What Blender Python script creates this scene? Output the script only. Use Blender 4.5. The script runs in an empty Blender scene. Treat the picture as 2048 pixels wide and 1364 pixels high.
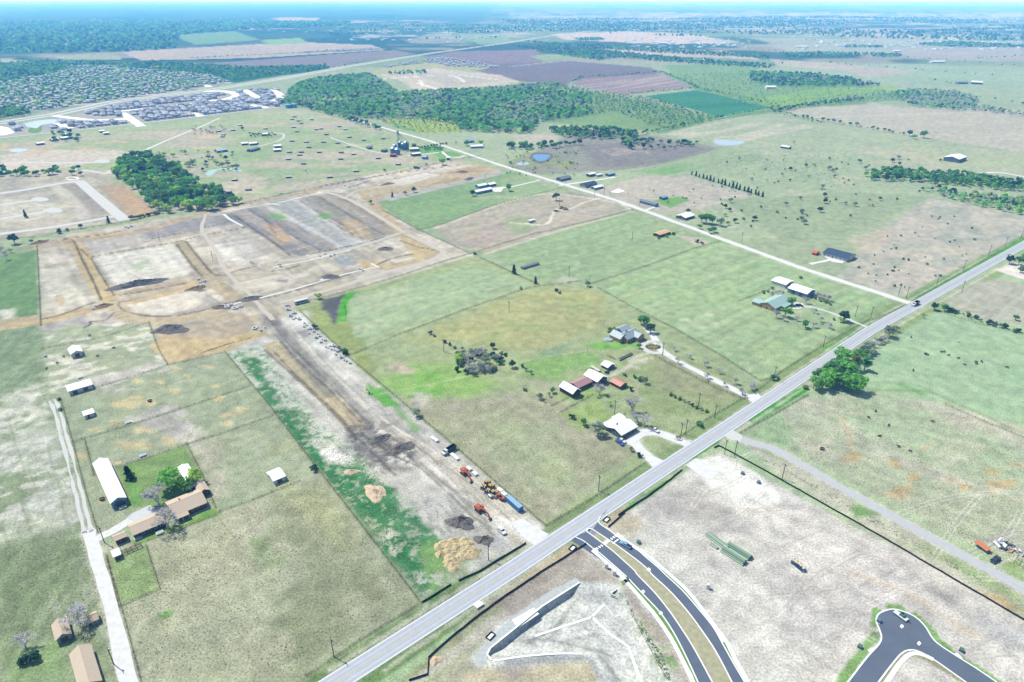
import bpy, bmesh, math, random
import numpy as np
from mathutils import Vector, Matrix

# ------------------------------------------------------------------ camera, sky, sun, exposure
F, H, Y0 = 1330.0, 210.0, -3.0            # focal length in photo pixels, flying height (m), row of the true horizon
PITCH = math.atan((682 - Y0) / F)
CP, SP = math.cos(PITCH), math.sin(PITCH)
scene = bpy.context.scene
COL = scene.collection
cam_data = bpy.data.cameras.new("camera")
cam = bpy.data.objects.new("camera", cam_data)
COL.objects.link(cam)
cam.location = (0, 0, H)
cam.rotation_euler = (math.pi / 2 - PITCH, 0, 0)
cam_data.sensor_width = 36
cam_data.lens = F / 2048 * 36
cam_data.clip_start = 1
cam_data.clip_end = 300000
scene.camera = cam

SUN_AZ, SUN_EL = math.radians(149), math.radians(57)      # azimuth counted from +X towards +Y
world = bpy.data.worlds.new("World")
scene.world = world
world.use_nodes = True
wn, wl = world.node_tree.nodes, world.node_tree.links
wn.clear()
sky = wn.new("ShaderNodeTexSky")
sky.sky_type = 'NISHITA'
sky.sun_disc = False
sky.sun_elevation = SUN_EL
sky.sun_rotation = math.pi / 2 - SUN_AZ
sky.air_density = 1.0
sky.dust_density = 0.6
sky.ozone_density = 1.6
bg = wn.new("ShaderNodeBackground")
bg.inputs[1].default_value = 0.13
wo = wn.new("ShaderNodeOutputWorld")
wl.new(sky.outputs[0], bg.inputs[0])
wl.new(bg.outputs[0], wo.inputs[0])

sun_data = bpy.data.lights.new("sun", 'SUN')
sun_data.energy = 4.6
sun_data.angle = math.radians(0.53)
sun_data.color = (1.0, 0.965, 0.90)
sun = bpy.data.objects.new("sun", sun_data)
COL.objects.link(sun)
sd = Vector((math.cos(SUN_AZ) * math.cos(SUN_EL), math.sin(SUN_AZ) * math.cos(SUN_EL), math.sin(SUN_EL)))
sun.rotation_euler = sd.to_track_quat('Z', 'Y').to_euler()
sun.location = (0, 0, 400)

scene.view_settings.view_transform = 'Standard'
scene.view_settings.look = 'None'
scene.view_settings.exposure = 0.74
scene.view_settings.gamma = 1.0
scene.view_settings.use_curve_mapping = False
scene.cycles.use_denoising = True
scene.cycles.max_bounces = 4
scene.cycles.diffuse_bounces = 2
scene.cycles.volume_bounces = 1
scene.cycles.transparent_max_bounces = 8

random.seed(7)
RNG = np.random.default_rng(11)

# ------------------------------------------------------------------ helpers: places
def G(x, y, z=0.0):
    """ground point seen at photo pixel (x, y)"""
    u, v = (x - 1024) / F, (y - 682) / F
    t = (H - z) / (SP + v * CP)
    return Vector((u * t, (CP - v * SP) * t, z))

def GA(pts):
    p = np.asarray(pts, float)
    u, v = (p[:, 0] - 1024) / F, (p[:, 1] - 682) / F
    t = H / (SP + v * CP)
    return np.stack([u * t, (CP - v * SP) * t], 1)

GAIN = (2.32, 2.34, 2.42)                 # sunlit grey card: picture value per unit of base colour
def lin(c):
    c = c / 255.0
    return c / 12.92 if c <= 0.04045 else ((c + 0.055) / 1.055) ** 2.4
def C(r, g, b):
    """base colour of a surface that the photograph shows, sunlit, as r, g, b"""
    return (min(lin(r) / GAIN[0], .85), min(lin(g) / GAIN[1], .85), min(lin(b) / GAIN[2], .85))

# ------------------------------------------------------------------ helpers: numpy noise
def _hash(ix, iy, seed):
    h = (ix.astype(np.int64) * 374761393 + iy.astype(np.int64) * 668265263 + seed * 974634277) & 0xffffffff
    h = ((h ^ (h >> 13)) * 1274126177) & 0xffffffff
    return ((h ^ (h >> 16)) & 0xffff) / 65535.0
def vnoise(x, y, seed=0):
    x0, y0 = np.floor(x), np.floor(y)
    fx, fy = x - x0, y - y0
    fx, fy = fx * fx * (3 - 2 * fx), fy * fy * (3 - 2 * fy)
    a = _hash(x0, y0, seed); b = _hash(x0 + 1, y0, seed)
    c = _hash(x0, y0 + 1, seed); d = _hash(x0 + 1, y0 + 1, seed)
    return (a * (1 - fx) + b * fx) * (1 - fy) + (c * (1 - fx) + d * fx) * fy
def fbm(x, y, scale, seed=0, octv=3):
    s, amp, tot = 0.0, 1.0, 0.0
    for k in range(octv):
        s = s + amp * vnoise(x / scale * 2 ** k, y / scale * 2 ** k, seed + 17 * k)
        tot += amp; amp *= 0.55
    return s / tot
def sstep(a, b, x):
    t = np.clip((x - a) / (b - a), 0, 1)
    return t * t * (3 - 2 * t)

def poly_sd(px, py, poly):
    """signed distance (m) to a polygon, positive inside"""
    n = len(poly)
    d2 = np.full(px.shape, 1e18)
    ins = np.zeros(px.shape, bool)
    for i in range(n):
        ax, ay = poly[i]; bx, by = poly[(i + 1) % n]
        ex, ey = bx - ax, by - ay
        L2 = ex * ex + ey * ey + 1e-12
        t = np.clip(((px - ax) * ex + (py - ay) * ey) / L2, 0, 1)
        d2 = np.minimum(d2, (px - ax - t * ex) ** 2 + (py - ay - t * ey) ** 2)
        c = (ay > py) != (by > py)
        if c.any():
            xi = ax + (py - ay) / (ey if abs(ey) > 1e-12 else 1e-12) * ex
            ins ^= c & (px < xi)
    d = np.sqrt(d2)
    return np.where(ins, d, -d)
def line_d(px, py, pts):
    d2 = np.full(px.shape, 1e18)
    for (ax, ay), (bx, by) in zip(pts[:-1], pts[1:]):
        ex, ey = bx - ax, by - ay
        t = np.clip(((px - ax) * ex + (py - ay) * ey) / (ex * ex + ey * ey + 1e-12), 0, 1)
        d2 = np.minimum(d2, (px - ax - t * ex) ** 2 + (py - ay - t * ey) ** 2)
    return np.sqrt(d2)
def smooth(pts, n=6):
    """Catmull-Rom through the points"""
    p = [Vector(q) for q in pts]
    p = [p[0] * 2 - p[1]] + p + [p[-1] * 2 - p[-2]]
    out = []
    for i in range(1, len(p) - 2):
        for k in range(n):
            t = k / n
            a, b, c, d = p[i - 1], p[i], p[i + 1], p[i + 2]
            out.append(0.5 * (2 * b + (c - a) * t + (2 * a - 5 * b + 4 * c - d) * t * t + (3 * b - a - 3 * c + d) * t ** 3))
    out.append(p[-2])
    return [tuple(q) for q in out]

# ------------------------------------------------------------------ helpers: materials
MATS = {}
def material(name, col, rough=0.9, metal=0.0, noise=0.0, scale=1.0, vary=0.0, bump=0.0, spec=0.3, wave=0.0, wscale=1.0, stretch=None, trans=0.0):
    """procedural material: base colour, patchy variation, per-object variation, relief, ribs"""
    if name in MATS:
        return MATS[name]
    m = bpy.data.materials.new(name)
    m.use_nodes = True
    nt = m.node_tree; N, L = nt.nodes, nt.links
    b = N["Principled BSDF"]
    b.inputs["Roughness"].default_value = rough
    b.inputs["Metallic"].default_value = metal
    b.inputs["Specular IOR Level"].default_value = spec
    b.inputs["Base Color"].default_value = (*col, 1)
    sock = None
    tc = N.new("ShaderNodeTexCoord")
    coord = tc.outputs["Object"]
    if stretch:
        mp = N.new("ShaderNodeMapping"); mp.inputs["Scale"].default_value = stretch
        L.new(coord, mp.inputs[0]); coord = mp.outputs[0]
    fac = None
    def mulv(s, lo, hi, f):
        mr = N.new("ShaderNodeMapRange"); mr.inputs[3].default_value = lo; mr.inputs[4].default_value = hi
        L.new(f, mr.inputs[0])
        if s is None: return mr.outputs[0]
        q = N.new("ShaderNodeMath"); q.operation = 'MULTIPLY'; L.new(s, q.inputs[0]); L.new(mr.outputs[0], q.inputs[1]); return q.outputs[0]
    if noise:
        nz = N.new("ShaderNodeTexNoise"); nz.inputs["Scale"].default_value = scale; nz.inputs["Detail"].default_value = 6; nz.inputs["Roughness"].default_value = .65
        L.new(coord, nz.inputs["Vector"])
        fac = mulv(fac, 1 - 1.6 * noise, 1 + 1.6 * noise, nz.outputs[0])
    if wave:
        wv = N.new("ShaderNodeTexWave"); wv.inputs["Scale"].default_value = wscale; wv.bands_direction = 'X'
        L.new(tc.outputs["Object"], wv.inputs["Vector"])
        fac = mulv(fac, 1 - wave, 1 + wave, wv.outputs[1])
    if vary:
        oi = N.new("ShaderNodeObjectInfo")
        fac = mulv(fac, 1 - vary, 1 + vary, oi.outputs["Random"])
    if fac is not None:
        vm = N.new("ShaderNodeVectorMath"); vm.operation = 'SCALE'
        vm.inputs[0].default_value = col
        L.new(fac, vm.inputs["Scale"]); sock = vm.outputs[0]
        L.new(sock, b.inputs["Base Color"])
    if bump:
        nz2 = N.new("ShaderNodeTexNoise"); nz2.inputs["Scale"].default_value = scale * 1.7; nz2.inputs["Detail"].default_value = 5
        L.new(coord, nz2.inputs["Vector"])
        bp = N.new("ShaderNodeBump"); bp.inputs["Strength"].default_value = bump; bp.inputs["Distance"].default_value = 0.4
        L.new(nz2.outputs[0], bp.inputs["Height"]); L.new(bp.outputs[0], b.inputs["Normal"])
    if trans:
        tr = N.new("ShaderNodeBsdfTranslucent")
        if sock is not None: L.new(sock, tr.inputs[0])
        else: tr.inputs[0].default_value = (*col, 1)
        mx = N.new("ShaderNodeMixShader"); mx.inputs[0].default_value = trans
        out = N["Material Output"]
        L.new(b.outputs[0], mx.inputs[1]); L.new(tr.outputs[0], mx.inputs[2]); L.new(mx.outputs[0], out.inputs[0])
    MATS[name] = m
    return m

# ------------------------------------------------------------------ helpers: objects
def tag(o, label=None, cat=None, group=None, kind=None):
    if label: o["label"] = label
    if cat: o["category"] = cat
    if group: o["group"] = group
    if kind: o["kind"] = kind
    return o
def nth(n):
    return f"{n}{'th' if 10 <= n % 100 <= 20 else {1: 'st', 2: 'nd', 3: 'rd'}.get(n % 10, 'th')}"
def empty(name, loc, rz=0.0):
    o = bpy.data.objects.new(name, None)
    COL.objects.link(o); o.location = loc; o.rotation_euler = (0, 0, rz); o.empty_display_size = 0.5
    return o
def copy_tree(o, parent=None):
    c = o.copy(); COL.objects.link(c)
    if parent is not None: c.parent = parent
    for ch in o.children: copy_tree(ch, c)
    return c
def np_mesh(name, verts, faces, mats, smooth_=False, mi=None):
    """verts (n,3); faces: (k,3) or (k,4) array, or list of tuples"""
    me = bpy.data.meshes.new(name)
    if isinstance(faces, np.ndarray):
        k, w = faces.shape
        me.vertices.add(len(verts)); me.vertices.foreach_set("co", np.ascontiguousarray(verts, np.float32).ravel())
        me.loops.add(k * w); me.loops.foreach_set("vertex_index", np.ascontiguousarray(faces, np.int32).ravel())
        me.polygons.add(k); me.polygons.foreach_set("loop_start", np.arange(0, k * w, w, dtype=np.int32))
        if mi is not None: me.polygons.foreach_set("material_index", np.asarray(mi, np.int32))
        me.update(calc_edges=True)
    else:
        me.from_pydata([tuple(v) for v in verts], [], faces)
        if mi is not None: me.polygons.foreach_set("material_index", np.asarray(mi, np.int32))
        me.update()
    for m in (mats if isinstance(mats, (list, tuple)) else [mats]): me.materials.append(m)
    if smooth_: me.polygons.foreach_set("use_smooth", np.ones(len(me.polygons), bool))
    return me
def link(name, me, parent=None, loc=None, rz=0.0):
    o = bpy.data.objects.new(name, me); COL.objects.link(o)
    if parent is not None: o.parent = parent
    if loc is not None: o.location = loc
    if rz: o.rotation_euler = (0, 0, rz)
    return o

class MB:
    """collects shapes and builds them as one mesh"""
    def __init__(s): s.v, s.f, s.m = [], [], []
    def add(s, vs, fs, mi=0):
        b = len(s.v); s.v += [tuple(v) for v in vs]; s.f += [tuple(i + b for i in f) for f in fs]; s.m += [mi] * len(fs)
        return s
    def box(s, c, d, mi=0, rz=0.0, rx=0.0, ry=0.0):
        R = Matrix.Rotation(rz, 3, 'Z') @ Matrix.Rotation(ry, 3, 'Y') @ Matrix.Rotation(rx, 3, 'X')
        vs = [Vector(c) + R @ Vector((sx * d[0] / 2, sy * d[1] / 2, sz * d[2] / 2)) for sx in (-1, 1) for sy in (-1, 1) for sz in (-1, 1)]
        return s.add(vs, [(0, 1, 3, 2), (4, 6, 7, 5), (0, 4, 5, 1), (2, 3, 7, 6), (0, 2, 6, 4), (1, 5, 7, 3)], mi)
    def bar(s, a, b, w, h, mi=0):
        a, b = Vector(a), Vector(b); d = b - a; L = d.length
        if L < 1e-6: return s
        d.normalize(); up = Vector((0, 0, 1)) if abs(d.z) < .95 else Vector((0, 1, 0))
        x = d.cross(up).normalized(); y = x.cross(d).normalized()
        vs = []
        for p in (a, b):
            for i, j in ((-1, -1), (1, -1), (1, 1), (-1, 1)): vs.append(p + x * i * w / 2 + y * j * h / 2)
        return s.add(vs, [(0, 1, 2, 3), (7, 6, 5, 4), (0, 4, 5, 1), (1, 5, 6, 2), (2, 6, 7, 3), (3, 7, 4, 0)], mi)
    def tube(s, a, b, r0, r1=None, n=8, mi=0, cap=True):
        r1 = r0 if r1 is None else r1
        a, b = Vector(a), Vector(b); d = b - a
        if d.length < 1e-6: return s
        d.normalize(); up = Vector((0, 0, 1)) if abs(d.z) < .95 else Vector((0, 1, 0))
        x = d.cross(up).normalized(); y = x.cross(d).normalized()
        vs = [p + (x * math.cos(k * 2 * math.pi / n) + y * math.sin(k * 2 * math.pi / n)) * r for p, r in ((a, r0), (b, r1)) for k in range(n)]
        fs = [(k, (k + 1) % n, n + (k + 1) % n, n + k) for k in range(n)]
        if cap: fs += [tuple(range(n))[::-1], tuple(range(n, 2 * n))]
        return s.add(vs, fs, mi)
    def prism(s, prof, x0, x1, mi=0, axis='x'):
        """profile of (y, z) points pushed along x (or (x, z) along y)"""
        n = len(prof)
        if axis == 'x': vs = [(x, y, z) for x in (x0, x1) for y, z in prof]
        elif axis == 'y': vs = [(y, x, z) for x in (x0, x1) for y, z in prof]
        else: vs = [(y, z, x) for x in (x0, x1) for y, z in prof]
        fs = [(k, (k + 1) % n, n + (k + 1) % n, n + k) for k in range(n)] + [tuple(range(n))[::-1], tuple(range(n, 2 * n))]
        return s.add(vs, fs, mi)
    def build(s, name, mats, parent=None, loc=None, rz=0.0, smooth_=False, bevel=0.0):
        me = np_mesh(name, s.v, s.f, mats, smooth_, s.m)
        bm = bmesh.new(); bm.from_mesh(me); bmesh.ops.recalc_face_normals(bm, faces=bm.faces)
        if bevel: bmesh.ops.bevel(bm, geom=[e for e in bm.edges], offset=bevel, segments=1, affect='EDGES', clamp_overlap=True)
        bm.to_mesh(me); bm.free()
        return link(name, me, parent, loc, rz)

# ------------------------------------------------------------------ the ground: one sheet to the horizon
def ground_grid():
    rows = np.concatenate([np.array([-400., -150., 0., 60., 100.]),
                           [G(1024, y).y for y in np.concatenate([np.arange(1364 + 60, 300, -2.1), np.arange(300, 60, -1.5), np.arange(60, 8, -1.0)])],
                           [24000., 30000, 38000, 50000, 70000]])
    rows = np.sort(rows)
    dist = np.hypot(np.maximum(rows, 0), H)                       # distance of the row
    sec = dist * CP + (H * SP if False else 0)
    # columns: fine where the camera looks, coarser beside it
    inner = np.linspace(-0.80, 0.80, 780)
    outer = 0.80 + np.cumsum(np.linspace(0.004, 0.12, 26))
    cols = np.concatenate([-outer[::-1], inner, outer])
    depth = np.maximum(rows, 60) * CP + H * SP
    X = depth[:, None] * cols[None, :]
    Y = np.repeat(rows[:, None], len(cols), 1)
    return X, Y
GX, GY = ground_grid()
NR, NC = GX.shape
gx, gy = GX.ravel(), GY.ravel()
GCOL = np.zeros((gx.size, 3))
_dep = gy * CP + H * SP
with np.errstate(divide='ignore', invalid='ignore'):
    gpx = np.where(_dep > 10, 1024 + F * gx / _dep, 0)
    gpy = np.where(_dep > 10, 682 - F * (gy * SP - H * CP) / _dep, 3000)

def soil(r, g, b):
    """base colour of ground, pale greys lifted, warm hues muted, the rest strengthened"""
    m = (r + g + b) / 3
    if max(r, g, b) - min(r, g, b) < 34 and m > 120: r, g, b, m = r * 1.02 + 4, g * 1.02 + 4, b * 1.02 + 4, m * 1.02 + 4
    k = .80 if (r >= g and r - b > 25) else (1.06 if g - b > 20 else 1.05)
    return C(m + (r - m) * k, m + (g - m) * k, m + (b - m) * k)
_seed = [100]
def _apply(idx, a, col):
    GCOL[idx] = GCOL[idx] * (1 - a[:, None]) + np.array(col)[None] * a[:, None]
def _mottle(x, y, m, st):
    sc, th, so = m
    if st:
        an, ra = math.radians(st[0]), st[1]
        xr, yr = x * math.cos(an) + y * math.sin(an), -x * math.sin(an) + y * math.cos(an)
        x, y = xr / ra, yr
    _seed[0] += 7
    return sstep(th - so, th + so, fbm(x, y, sc, _seed[0]))
def P(poly, col, f=3.0, n=0.0, ns=12.0, a=1.0, m=None, st=None, sm=False):
    """paint a patch of ground: outline in photo pixels, colour, feather (m), ragged edge (m), cover, mottling (scale, threshold, softness), streak (deg, ratio)"""
    w = GA(smooth(list(poly) + [poly[0]], 5)[:-1] if sm else poly)
    pad = f + n + 1
    idx = np.nonzero((gx > w[:, 0].min() - pad) & (gx < w[:, 0].max() + pad) & (gy > w[:, 1].min() - pad) & (gy < w[:, 1].max() + pad))[0]
    if not len(idx): return
    x, y = gx[idx], gy[idx]
    d = poly_sd(x, y, w)
    if n:
        _seed[0] += 3
        d = d + (fbm(x, y, ns, _seed[0]) - .5) * 2 * n
    al = sstep(-f, f, d) * a
    if m: al = al * _mottle(x, y, m, st)
    k = al > .004
    _apply(idx[k], al[k], soil(*col))
def S(pts, wid, col, f=0.6, n=0.0, ns=6.0, a=1.0, m=None, st=None, sm=True):
    """paint a band along a line: width in m"""
    w = GA(smooth(pts) if sm and len(pts) > 2 else pts)
    pad = wid + f + n
    idx = np.nonzero((gx > w[:, 0].min() - pad) & (gx < w[:, 0].max() + pad) & (gy > w[:, 1].min() - pad) & (gy < w[:, 1].max() + pad))[0]
    if not len(idx): return
    x, y = gx[idx], gy[idx]
    d = wid / 2 - line_d(x, y, w)
    if n:
        _seed[0] += 3
        d = d + (fbm(x, y, ns, _seed[0]) - .5) * 2 * n
    al = sstep(-f, f, d) * a
    if m: al = al * _mottle(x, y, m, st)
    k = al > .004
    _apply(idx[k], al[k], soil(*col))
def rows(poly, deg, wid, amp, f=3.0):
    """mower, plough and drill rows: light and dark stripes along a direction (deg), wid metres apart"""
    w = GA(poly)
    idx = np.nonzero((gx > w[:, 0].min()) & (gx < w[:, 0].max()) & (gy > w[:, 1].min()) & (gy < w[:, 1].max()))[0]
    x, y = gx[idx], gy[idx]
    al = sstep(0, f, poly_sd(x, y, w)); a = math.radians(deg); _seed[0] += 5
    u, v = x * math.cos(a) + y * math.sin(a), -x * math.sin(a) + y * math.cos(a)
    v = v + (fbm(x, y, 60, _seed[0]) - .5) * 6
    q = (vnoise(v / wid, u / (wid * 40), _seed[0]) - .5) * 1.3 + .35 * np.sin(v / wid * 3.14159) * (fbm(x, y, 30, _seed[0] + 1) - .2)
    GCOL[idx] *= 1 + (amp * q * al)[:, None]
def tracks(x, y, dx, dy, L, col=(196, 190, 170), a=.5, bend=0.0, gap=1.7, w=.5):
    """a pair of tyre tracks starting at a photo pixel, running L metres along (dx, dy)"""
    p = G(x, y); d = Vector((dx, dy)).normalized(); n = Vector((-d.y, d.x))
    for s_ in (-gap / 2, gap / 2):
        pts = [(p.x + d.x * L * t + n.x * (s_ + bend * L * math.sin(t * 3)), p.y + d.y * L * t + n.y * (s_ + bend * L * math.sin(t * 3))) for t in np.linspace(0, 1, 10)]
        q = np.array(pts); idx = np.nonzero((gx > q[:, 0].min() - 2) & (gx < q[:, 0].max() + 2) & (gy > q[:, 1].min() - 2) & (gy < q[:, 1].max() + 2))[0]
        if len(idx):
            al = sstep(-.35, .35, w / 2 - line_d(gx[idx], gy[idx], q)) * a
            k = al > .01; _apply(idx[k], al[k], soil(*col))
def spot(x, y, rx, ry, col, a=1.0, f=None, m=None):
    """a blot: centre and half sizes in photo pixels"""
    th = np.linspace(0, 2 * math.pi, 18)[:-1]
    r = 1 + .22 * np.sin(th * 2 + x) + .16 * np.sin(th * 3 + y)
    p = [(x + rx * r[i] * math.cos(t), y + ry * r[i] * math.sin(t)) for i, t in enumerate(th)]
    w = rx * G(x, y).y / F
    P(p, col, f=f or w * .45, n=w * .5, ns=w * .7, a=a, m=m)
# ---- base cover: prairie near, woods and fields far away
GCOL[:] = np.array(C(170, 186, 150))
_f = gpy < 330
_far = np.nonzero(gpy < 140)[0]
if len(_far):
    x, y = gx[_far], gy[_far]
    t = sstep(.44, .56, fbm(x, y * .8, 900, 31))
    cw, cf = np.array(C(60, 92, 78)), np.array(C(138, 160, 122))
    # west of the highway it is mostly woods, east mostly fields and scattered housing
    west = sstep(0, 1, (900 - gpx[_far]) / 500)
    t = np.clip(t + .55 * west - .15, 0, 1)
    c = cf[None] * (1 - t[:, None]) + cw[None] * t[:, None]
    u = sstep(.60, .68, fbm(x, y, 420, 77))
    c = c * (1 - u[:, None] * .6) + np.array(C(190, 182, 165))[None] * u[:, None] * .6
    k = sstep(140, 118, gpy[_far])[:, None]
    GCOL[_far] = GCOL[_far] * (1 - k) + c * k

# ---- far fields, seen edge-on beyond two kilometres
P([(0, 0), (1000, 6), (940, 60), (560, 95), (0, 108)], (62, 96, 84), f=60, n=120, ns=500, a=.75)
P([(245, 103), (520, 88), (620, 85), (745, 90), (770, 100), (510, 116), (280, 121)], (196, 182, 160), f=4, n=10, ns=90)
P([(110, 112), (170, 108), (240, 110), (245, 120), (130, 120)], (172, 178, 140), f=5, n=12, ns=60)
P([(0, 118), (25, 118), (55, 122), (40, 130), (0, 130)], (190, 185, 150), f=6, n=20, ns=60)
P([(380, 130), (520, 119), (790, 100), (830, 108), (700, 125), (660, 136), (470, 133)], (140, 132, 132), f=5, n=6, ns=90)
P([(850, 115), (905, 103), (1070, 99), (1095, 118), (1300, 135), (1325, 146), (1150, 160), (1135, 168), (1020, 162), (950, 140)], (128, 120, 124), f=4, n=6, ns=80)
P([(850, 115), (905, 103), (1070, 99), (1110, 125), (1000, 128), (960, 120)], (150, 132, 136), f=8, n=20, ns=120, a=.6)
S([(1020, 133), (1135, 121)], 14, (190, 185, 175), f=6, sm=False)
P([(1145, 168), (1160, 158), (1320, 147), (1390, 175), (1240, 191)], (150, 136, 136), f=3, n=2)
P([(1145, 168), (1160, 158), (1320, 147), (1390, 175), (1240, 191)], (190, 178, 172), f=3, a=.7, m=(22, .52, .12), st=(48, 14))
P([(1290, 192), (1395, 180), (1550, 214), (1440, 234)], (84, 146, 108), f=3, n=2)
P([(1290, 192), (1395, 180), (1550, 214), (1440, 234)], (70, 128, 98), f=3, a=.6, m=(14, .5, .1), st=(30, 20))
P([(1550, 225), (1725, 200), (1800, 215), (1960, 215), (2048, 222), (2300, 240), (2300, 340), (2048, 305), (1800, 268)], (186, 184, 166), f=4, n=4)
P([(1320, 268), (1500, 229), (1545, 226), (1810, 272), (1830, 280), (1700, 300), (1480, 300)], (170, 182, 150), f=4, n=6)
P([(1320, 268), (1500, 229), (1600, 240), (1640, 262), (1480, 285)], (206, 200, 178), f=4, a=.7, m=(26, .53, .07), st=(40, 6))
P([(1080, 257), (1230, 227), (1350, 250), (1280, 268)], (186, 190, 152), f=5, n=8, ns=40)
P([(1080, 257), (1230, 227), (1350, 250), (1280, 268)], (214, 200, 170), f=5, a=.6, m=(40, .55, .08))
# scrub, light and yellow green
P([(1040, 165), (1240, 192), (1440, 236), (1550, 216), (1390, 178), (1330, 148), (1500, 140), (1760, 172), (1800, 200), (1560, 222), (1430, 240), (1330, 266), (1090, 245)], (132, 166, 110), f=10, n=15, ns=60, a=.9)
P([(760, 240), (830, 235), (920, 244), (920, 268), (830, 266)], (168, 188, 110), f=5, n=8, ns=30)
P([(1500, 200), (1640, 175), (1790, 172), (1800, 182), (1700, 196), (1560, 218)], (150, 186, 96), f=8, n=10, ns=50, a=.7)
P([(1330, 130), (1500, 126), (1520, 140), (1340, 148)], (140, 170, 116), f=6, n=10, ns=50)
P([(1060, 112), (1110, 108), (1160, 116), (1090, 124)], (160, 180, 130), f=6, n=8)
P([(1190, 92), (1450, 102), (1530, 120), (1250, 108)], (196, 184, 168), f=6, n=14, ns=120)
P([(1100, 68), (1250, 62), (1380, 68), (1480, 85), (1330, 88), (1130, 80)], (205, 192, 176), f=8, n=20, ns=200)
P([(1560, 145), (1740, 128), (1850, 128), (2048, 145), (2048, 178), (1760, 165)], (160, 180, 150), f=8, n=15, ns=140)
P([(1540, 118), (1680, 128), (1840, 140), (1740, 158), (1680, 140), (1560, 132)], (186, 180, 160), f=8, n=12, ns=140)
P([(1500, 75), (2048, 82), (2048, 112), (1600, 108)], (172, 178, 162), f=20, n=30, ns=300, a=.8)
P([(1780, 95), (2048, 92), (2048, 122), (1820, 118)], (172, 166, 160), f=14, n=25, ns=200, a=.7)
P([(980, 62), (2400, 72), (2400, 4), (700, 4)], (96, 118, 108), f=80, n=150, ns=400, a=.7, m=(160, .44, .12), st=(0, 2.2))
# housing seen from far: pale roofs and roads between trees
for (x0, y0, x1, y1, th) in [(1020, 24, 2048, 62, .56), (0, 40, 420, 62, .60), (480, 40, 900, 62, .60), (700, 60, 1060, 76, .57), (1280, 28, 2048, 40, .50), (1500, 58, 2048, 78, .60)]:
    P([(x0, y0), (x1, y0), (x1, y1), (x0, y1)], (214, 208, 204), f=60, a=.55, m=(110, th, .06), st=(0, 2.0))
P([(196, 44), (215, 43), (240, 50), (236, 54), (205, 52)], (232, 212, 190), f=6, n=10)
P([(235, 52), (300, 53), (240, 56)], (210, 196, 186), f=8, n=14)
P([(540, 36), (570, 34), (640, 36), (630, 42), (560, 42)], (224, 204, 190), f=10, n=30, a=.7)
for p in [((30, 63), (105, 61), (110, 66), (40, 67)), ((340, 46), (500, 42), (512, 58), (380, 60)), ((100, 84), (160, 85), (170, 90), (110, 89))]:
    P(p, (176, 176, 160), f=14, n=30, ns=200, a=.8)
P([(350, 70), (470, 62), (520, 80), (390, 90)], (140, 172, 112), f=14, n=25, ns=160, a=.85)
P([(520, 80), (600, 76), (620, 86), (540, 90)], (150, 182, 122), f=10, n=20)
P([(930, 75), (1010, 70), (1030, 84), (960, 90)], (150, 176, 130), f=10, n=20)
P([(690, 150), (850, 125), (1000, 130), (960, 140), (770, 150)], (182, 184, 140), f=5, n=10, ns=60)
P([(700, 128), (840, 112), (860, 118), (720, 134)], (150, 168, 130), f=5, n=6)
# building land beyond the woods
P([(750, 150), (870, 136), (1000, 150), (1042, 164), (820, 192), (800, 188), (830, 180), (800, 160)], (212, 202, 178), f=4, n=6)
P([(830, 150), (930, 148), (1020, 160), (900, 172)], (180, 180, 166), f=5, n=6, a=.7)
for l in [[(760, 158), (850, 152), (905, 152), (930, 164)], [(835, 166), (880, 180)], [(840, 160), (846, 172)], [(920, 150), (1000, 160)]]:
    S(l, 10, (236, 232, 226), f=3)
# suburbs: streets and yards
P([(0, 165), (110, 148), (140, 132), (210, 132), (420, 150), (470, 165), (390, 180), (210, 205), (100, 222), (0, 235)], (140, 150, 140), f=4, n=5)
P([(0, 165), (110, 148), (140, 132), (210, 132), (420, 150), (470, 165), (390, 180), (210, 205), (100, 222), (0, 235)], (208, 202, 196), f=4, a=.7, m=(24, .56, .05), st=(12, 4))
P([(0, 275), (560, 216), (585, 195), (560, 178), (470, 180), (400, 188), (230, 208), (150, 228), (110, 236), (0, 250)], (176, 176, 170), f=2, n=2)
P([(230, 135), (300, 122), (500, 136), (650, 131), (662, 138), (560, 152), (470, 166), (420, 150)], (70, 118, 84), f=6, n=8, ns=60)
P([(0, 130), (130, 122), (260, 128), (140, 134), (110, 150), (0, 168)], (72, 112, 90), f=6, n=12, ns=60)

# ---- the pasture of huts and the fields beside it
P([(0, 285), (560, 218), (640, 218), (1000, 340), (720, 385), (480, 415), (300, 425), (0, 340)], (176, 190, 150), f=3)
P([(0, 285), (560, 218), (640, 218), (1000, 340), (720, 385), (480, 415), (300, 425), (0, 340)], (206, 192, 172), f=4, a=.75, m=(45, .53, .07), st=(10, 2.5))
P([(440, 290), (650, 225), (860, 300), (980, 340), (560, 400)], (150, 180, 130), f=8, a=.6, m=(38, .55, .08), st=(15, 3))
P([(0, 310), (90, 300), (250, 300), (240, 316), (100, 340), (0, 342)], (208, 200, 184), f=5, n=6)
for (x, y, rx, ry) in [(30, 300, 22, 3), (75, 303, 25, 4), (170, 297, 24, 4), (110, 276, 16, 3), (230, 283, 30, 2.5), (10, 290, 12, 3), (410, 295, 22, 3), (425, 272, 26, 4)]:
    spot(x, y, rx, ry, (226, 202, 158), a=.75)
P([(425, 370), (500, 352), (540, 355), (520, 385), (450, 392)], (222, 204, 182), f=8, n=10, a=.7)
P([(780, 240), (835, 262), (790, 262)], (140, 176, 112), f=4)
P([(815, 292), (870, 290), (890, 302), (830, 310)], (124, 170, 96), f=3)
P([(865, 305), (905, 302), (925, 310), (880, 318)], (132, 178, 104), f=3)
for (x, y) in [(700, 290), (630, 300), (790, 318), (660, 262), (560, 330), (770, 345)]:
    spot(x, y, 30, 3, (214, 196, 176), a=.6)
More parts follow.
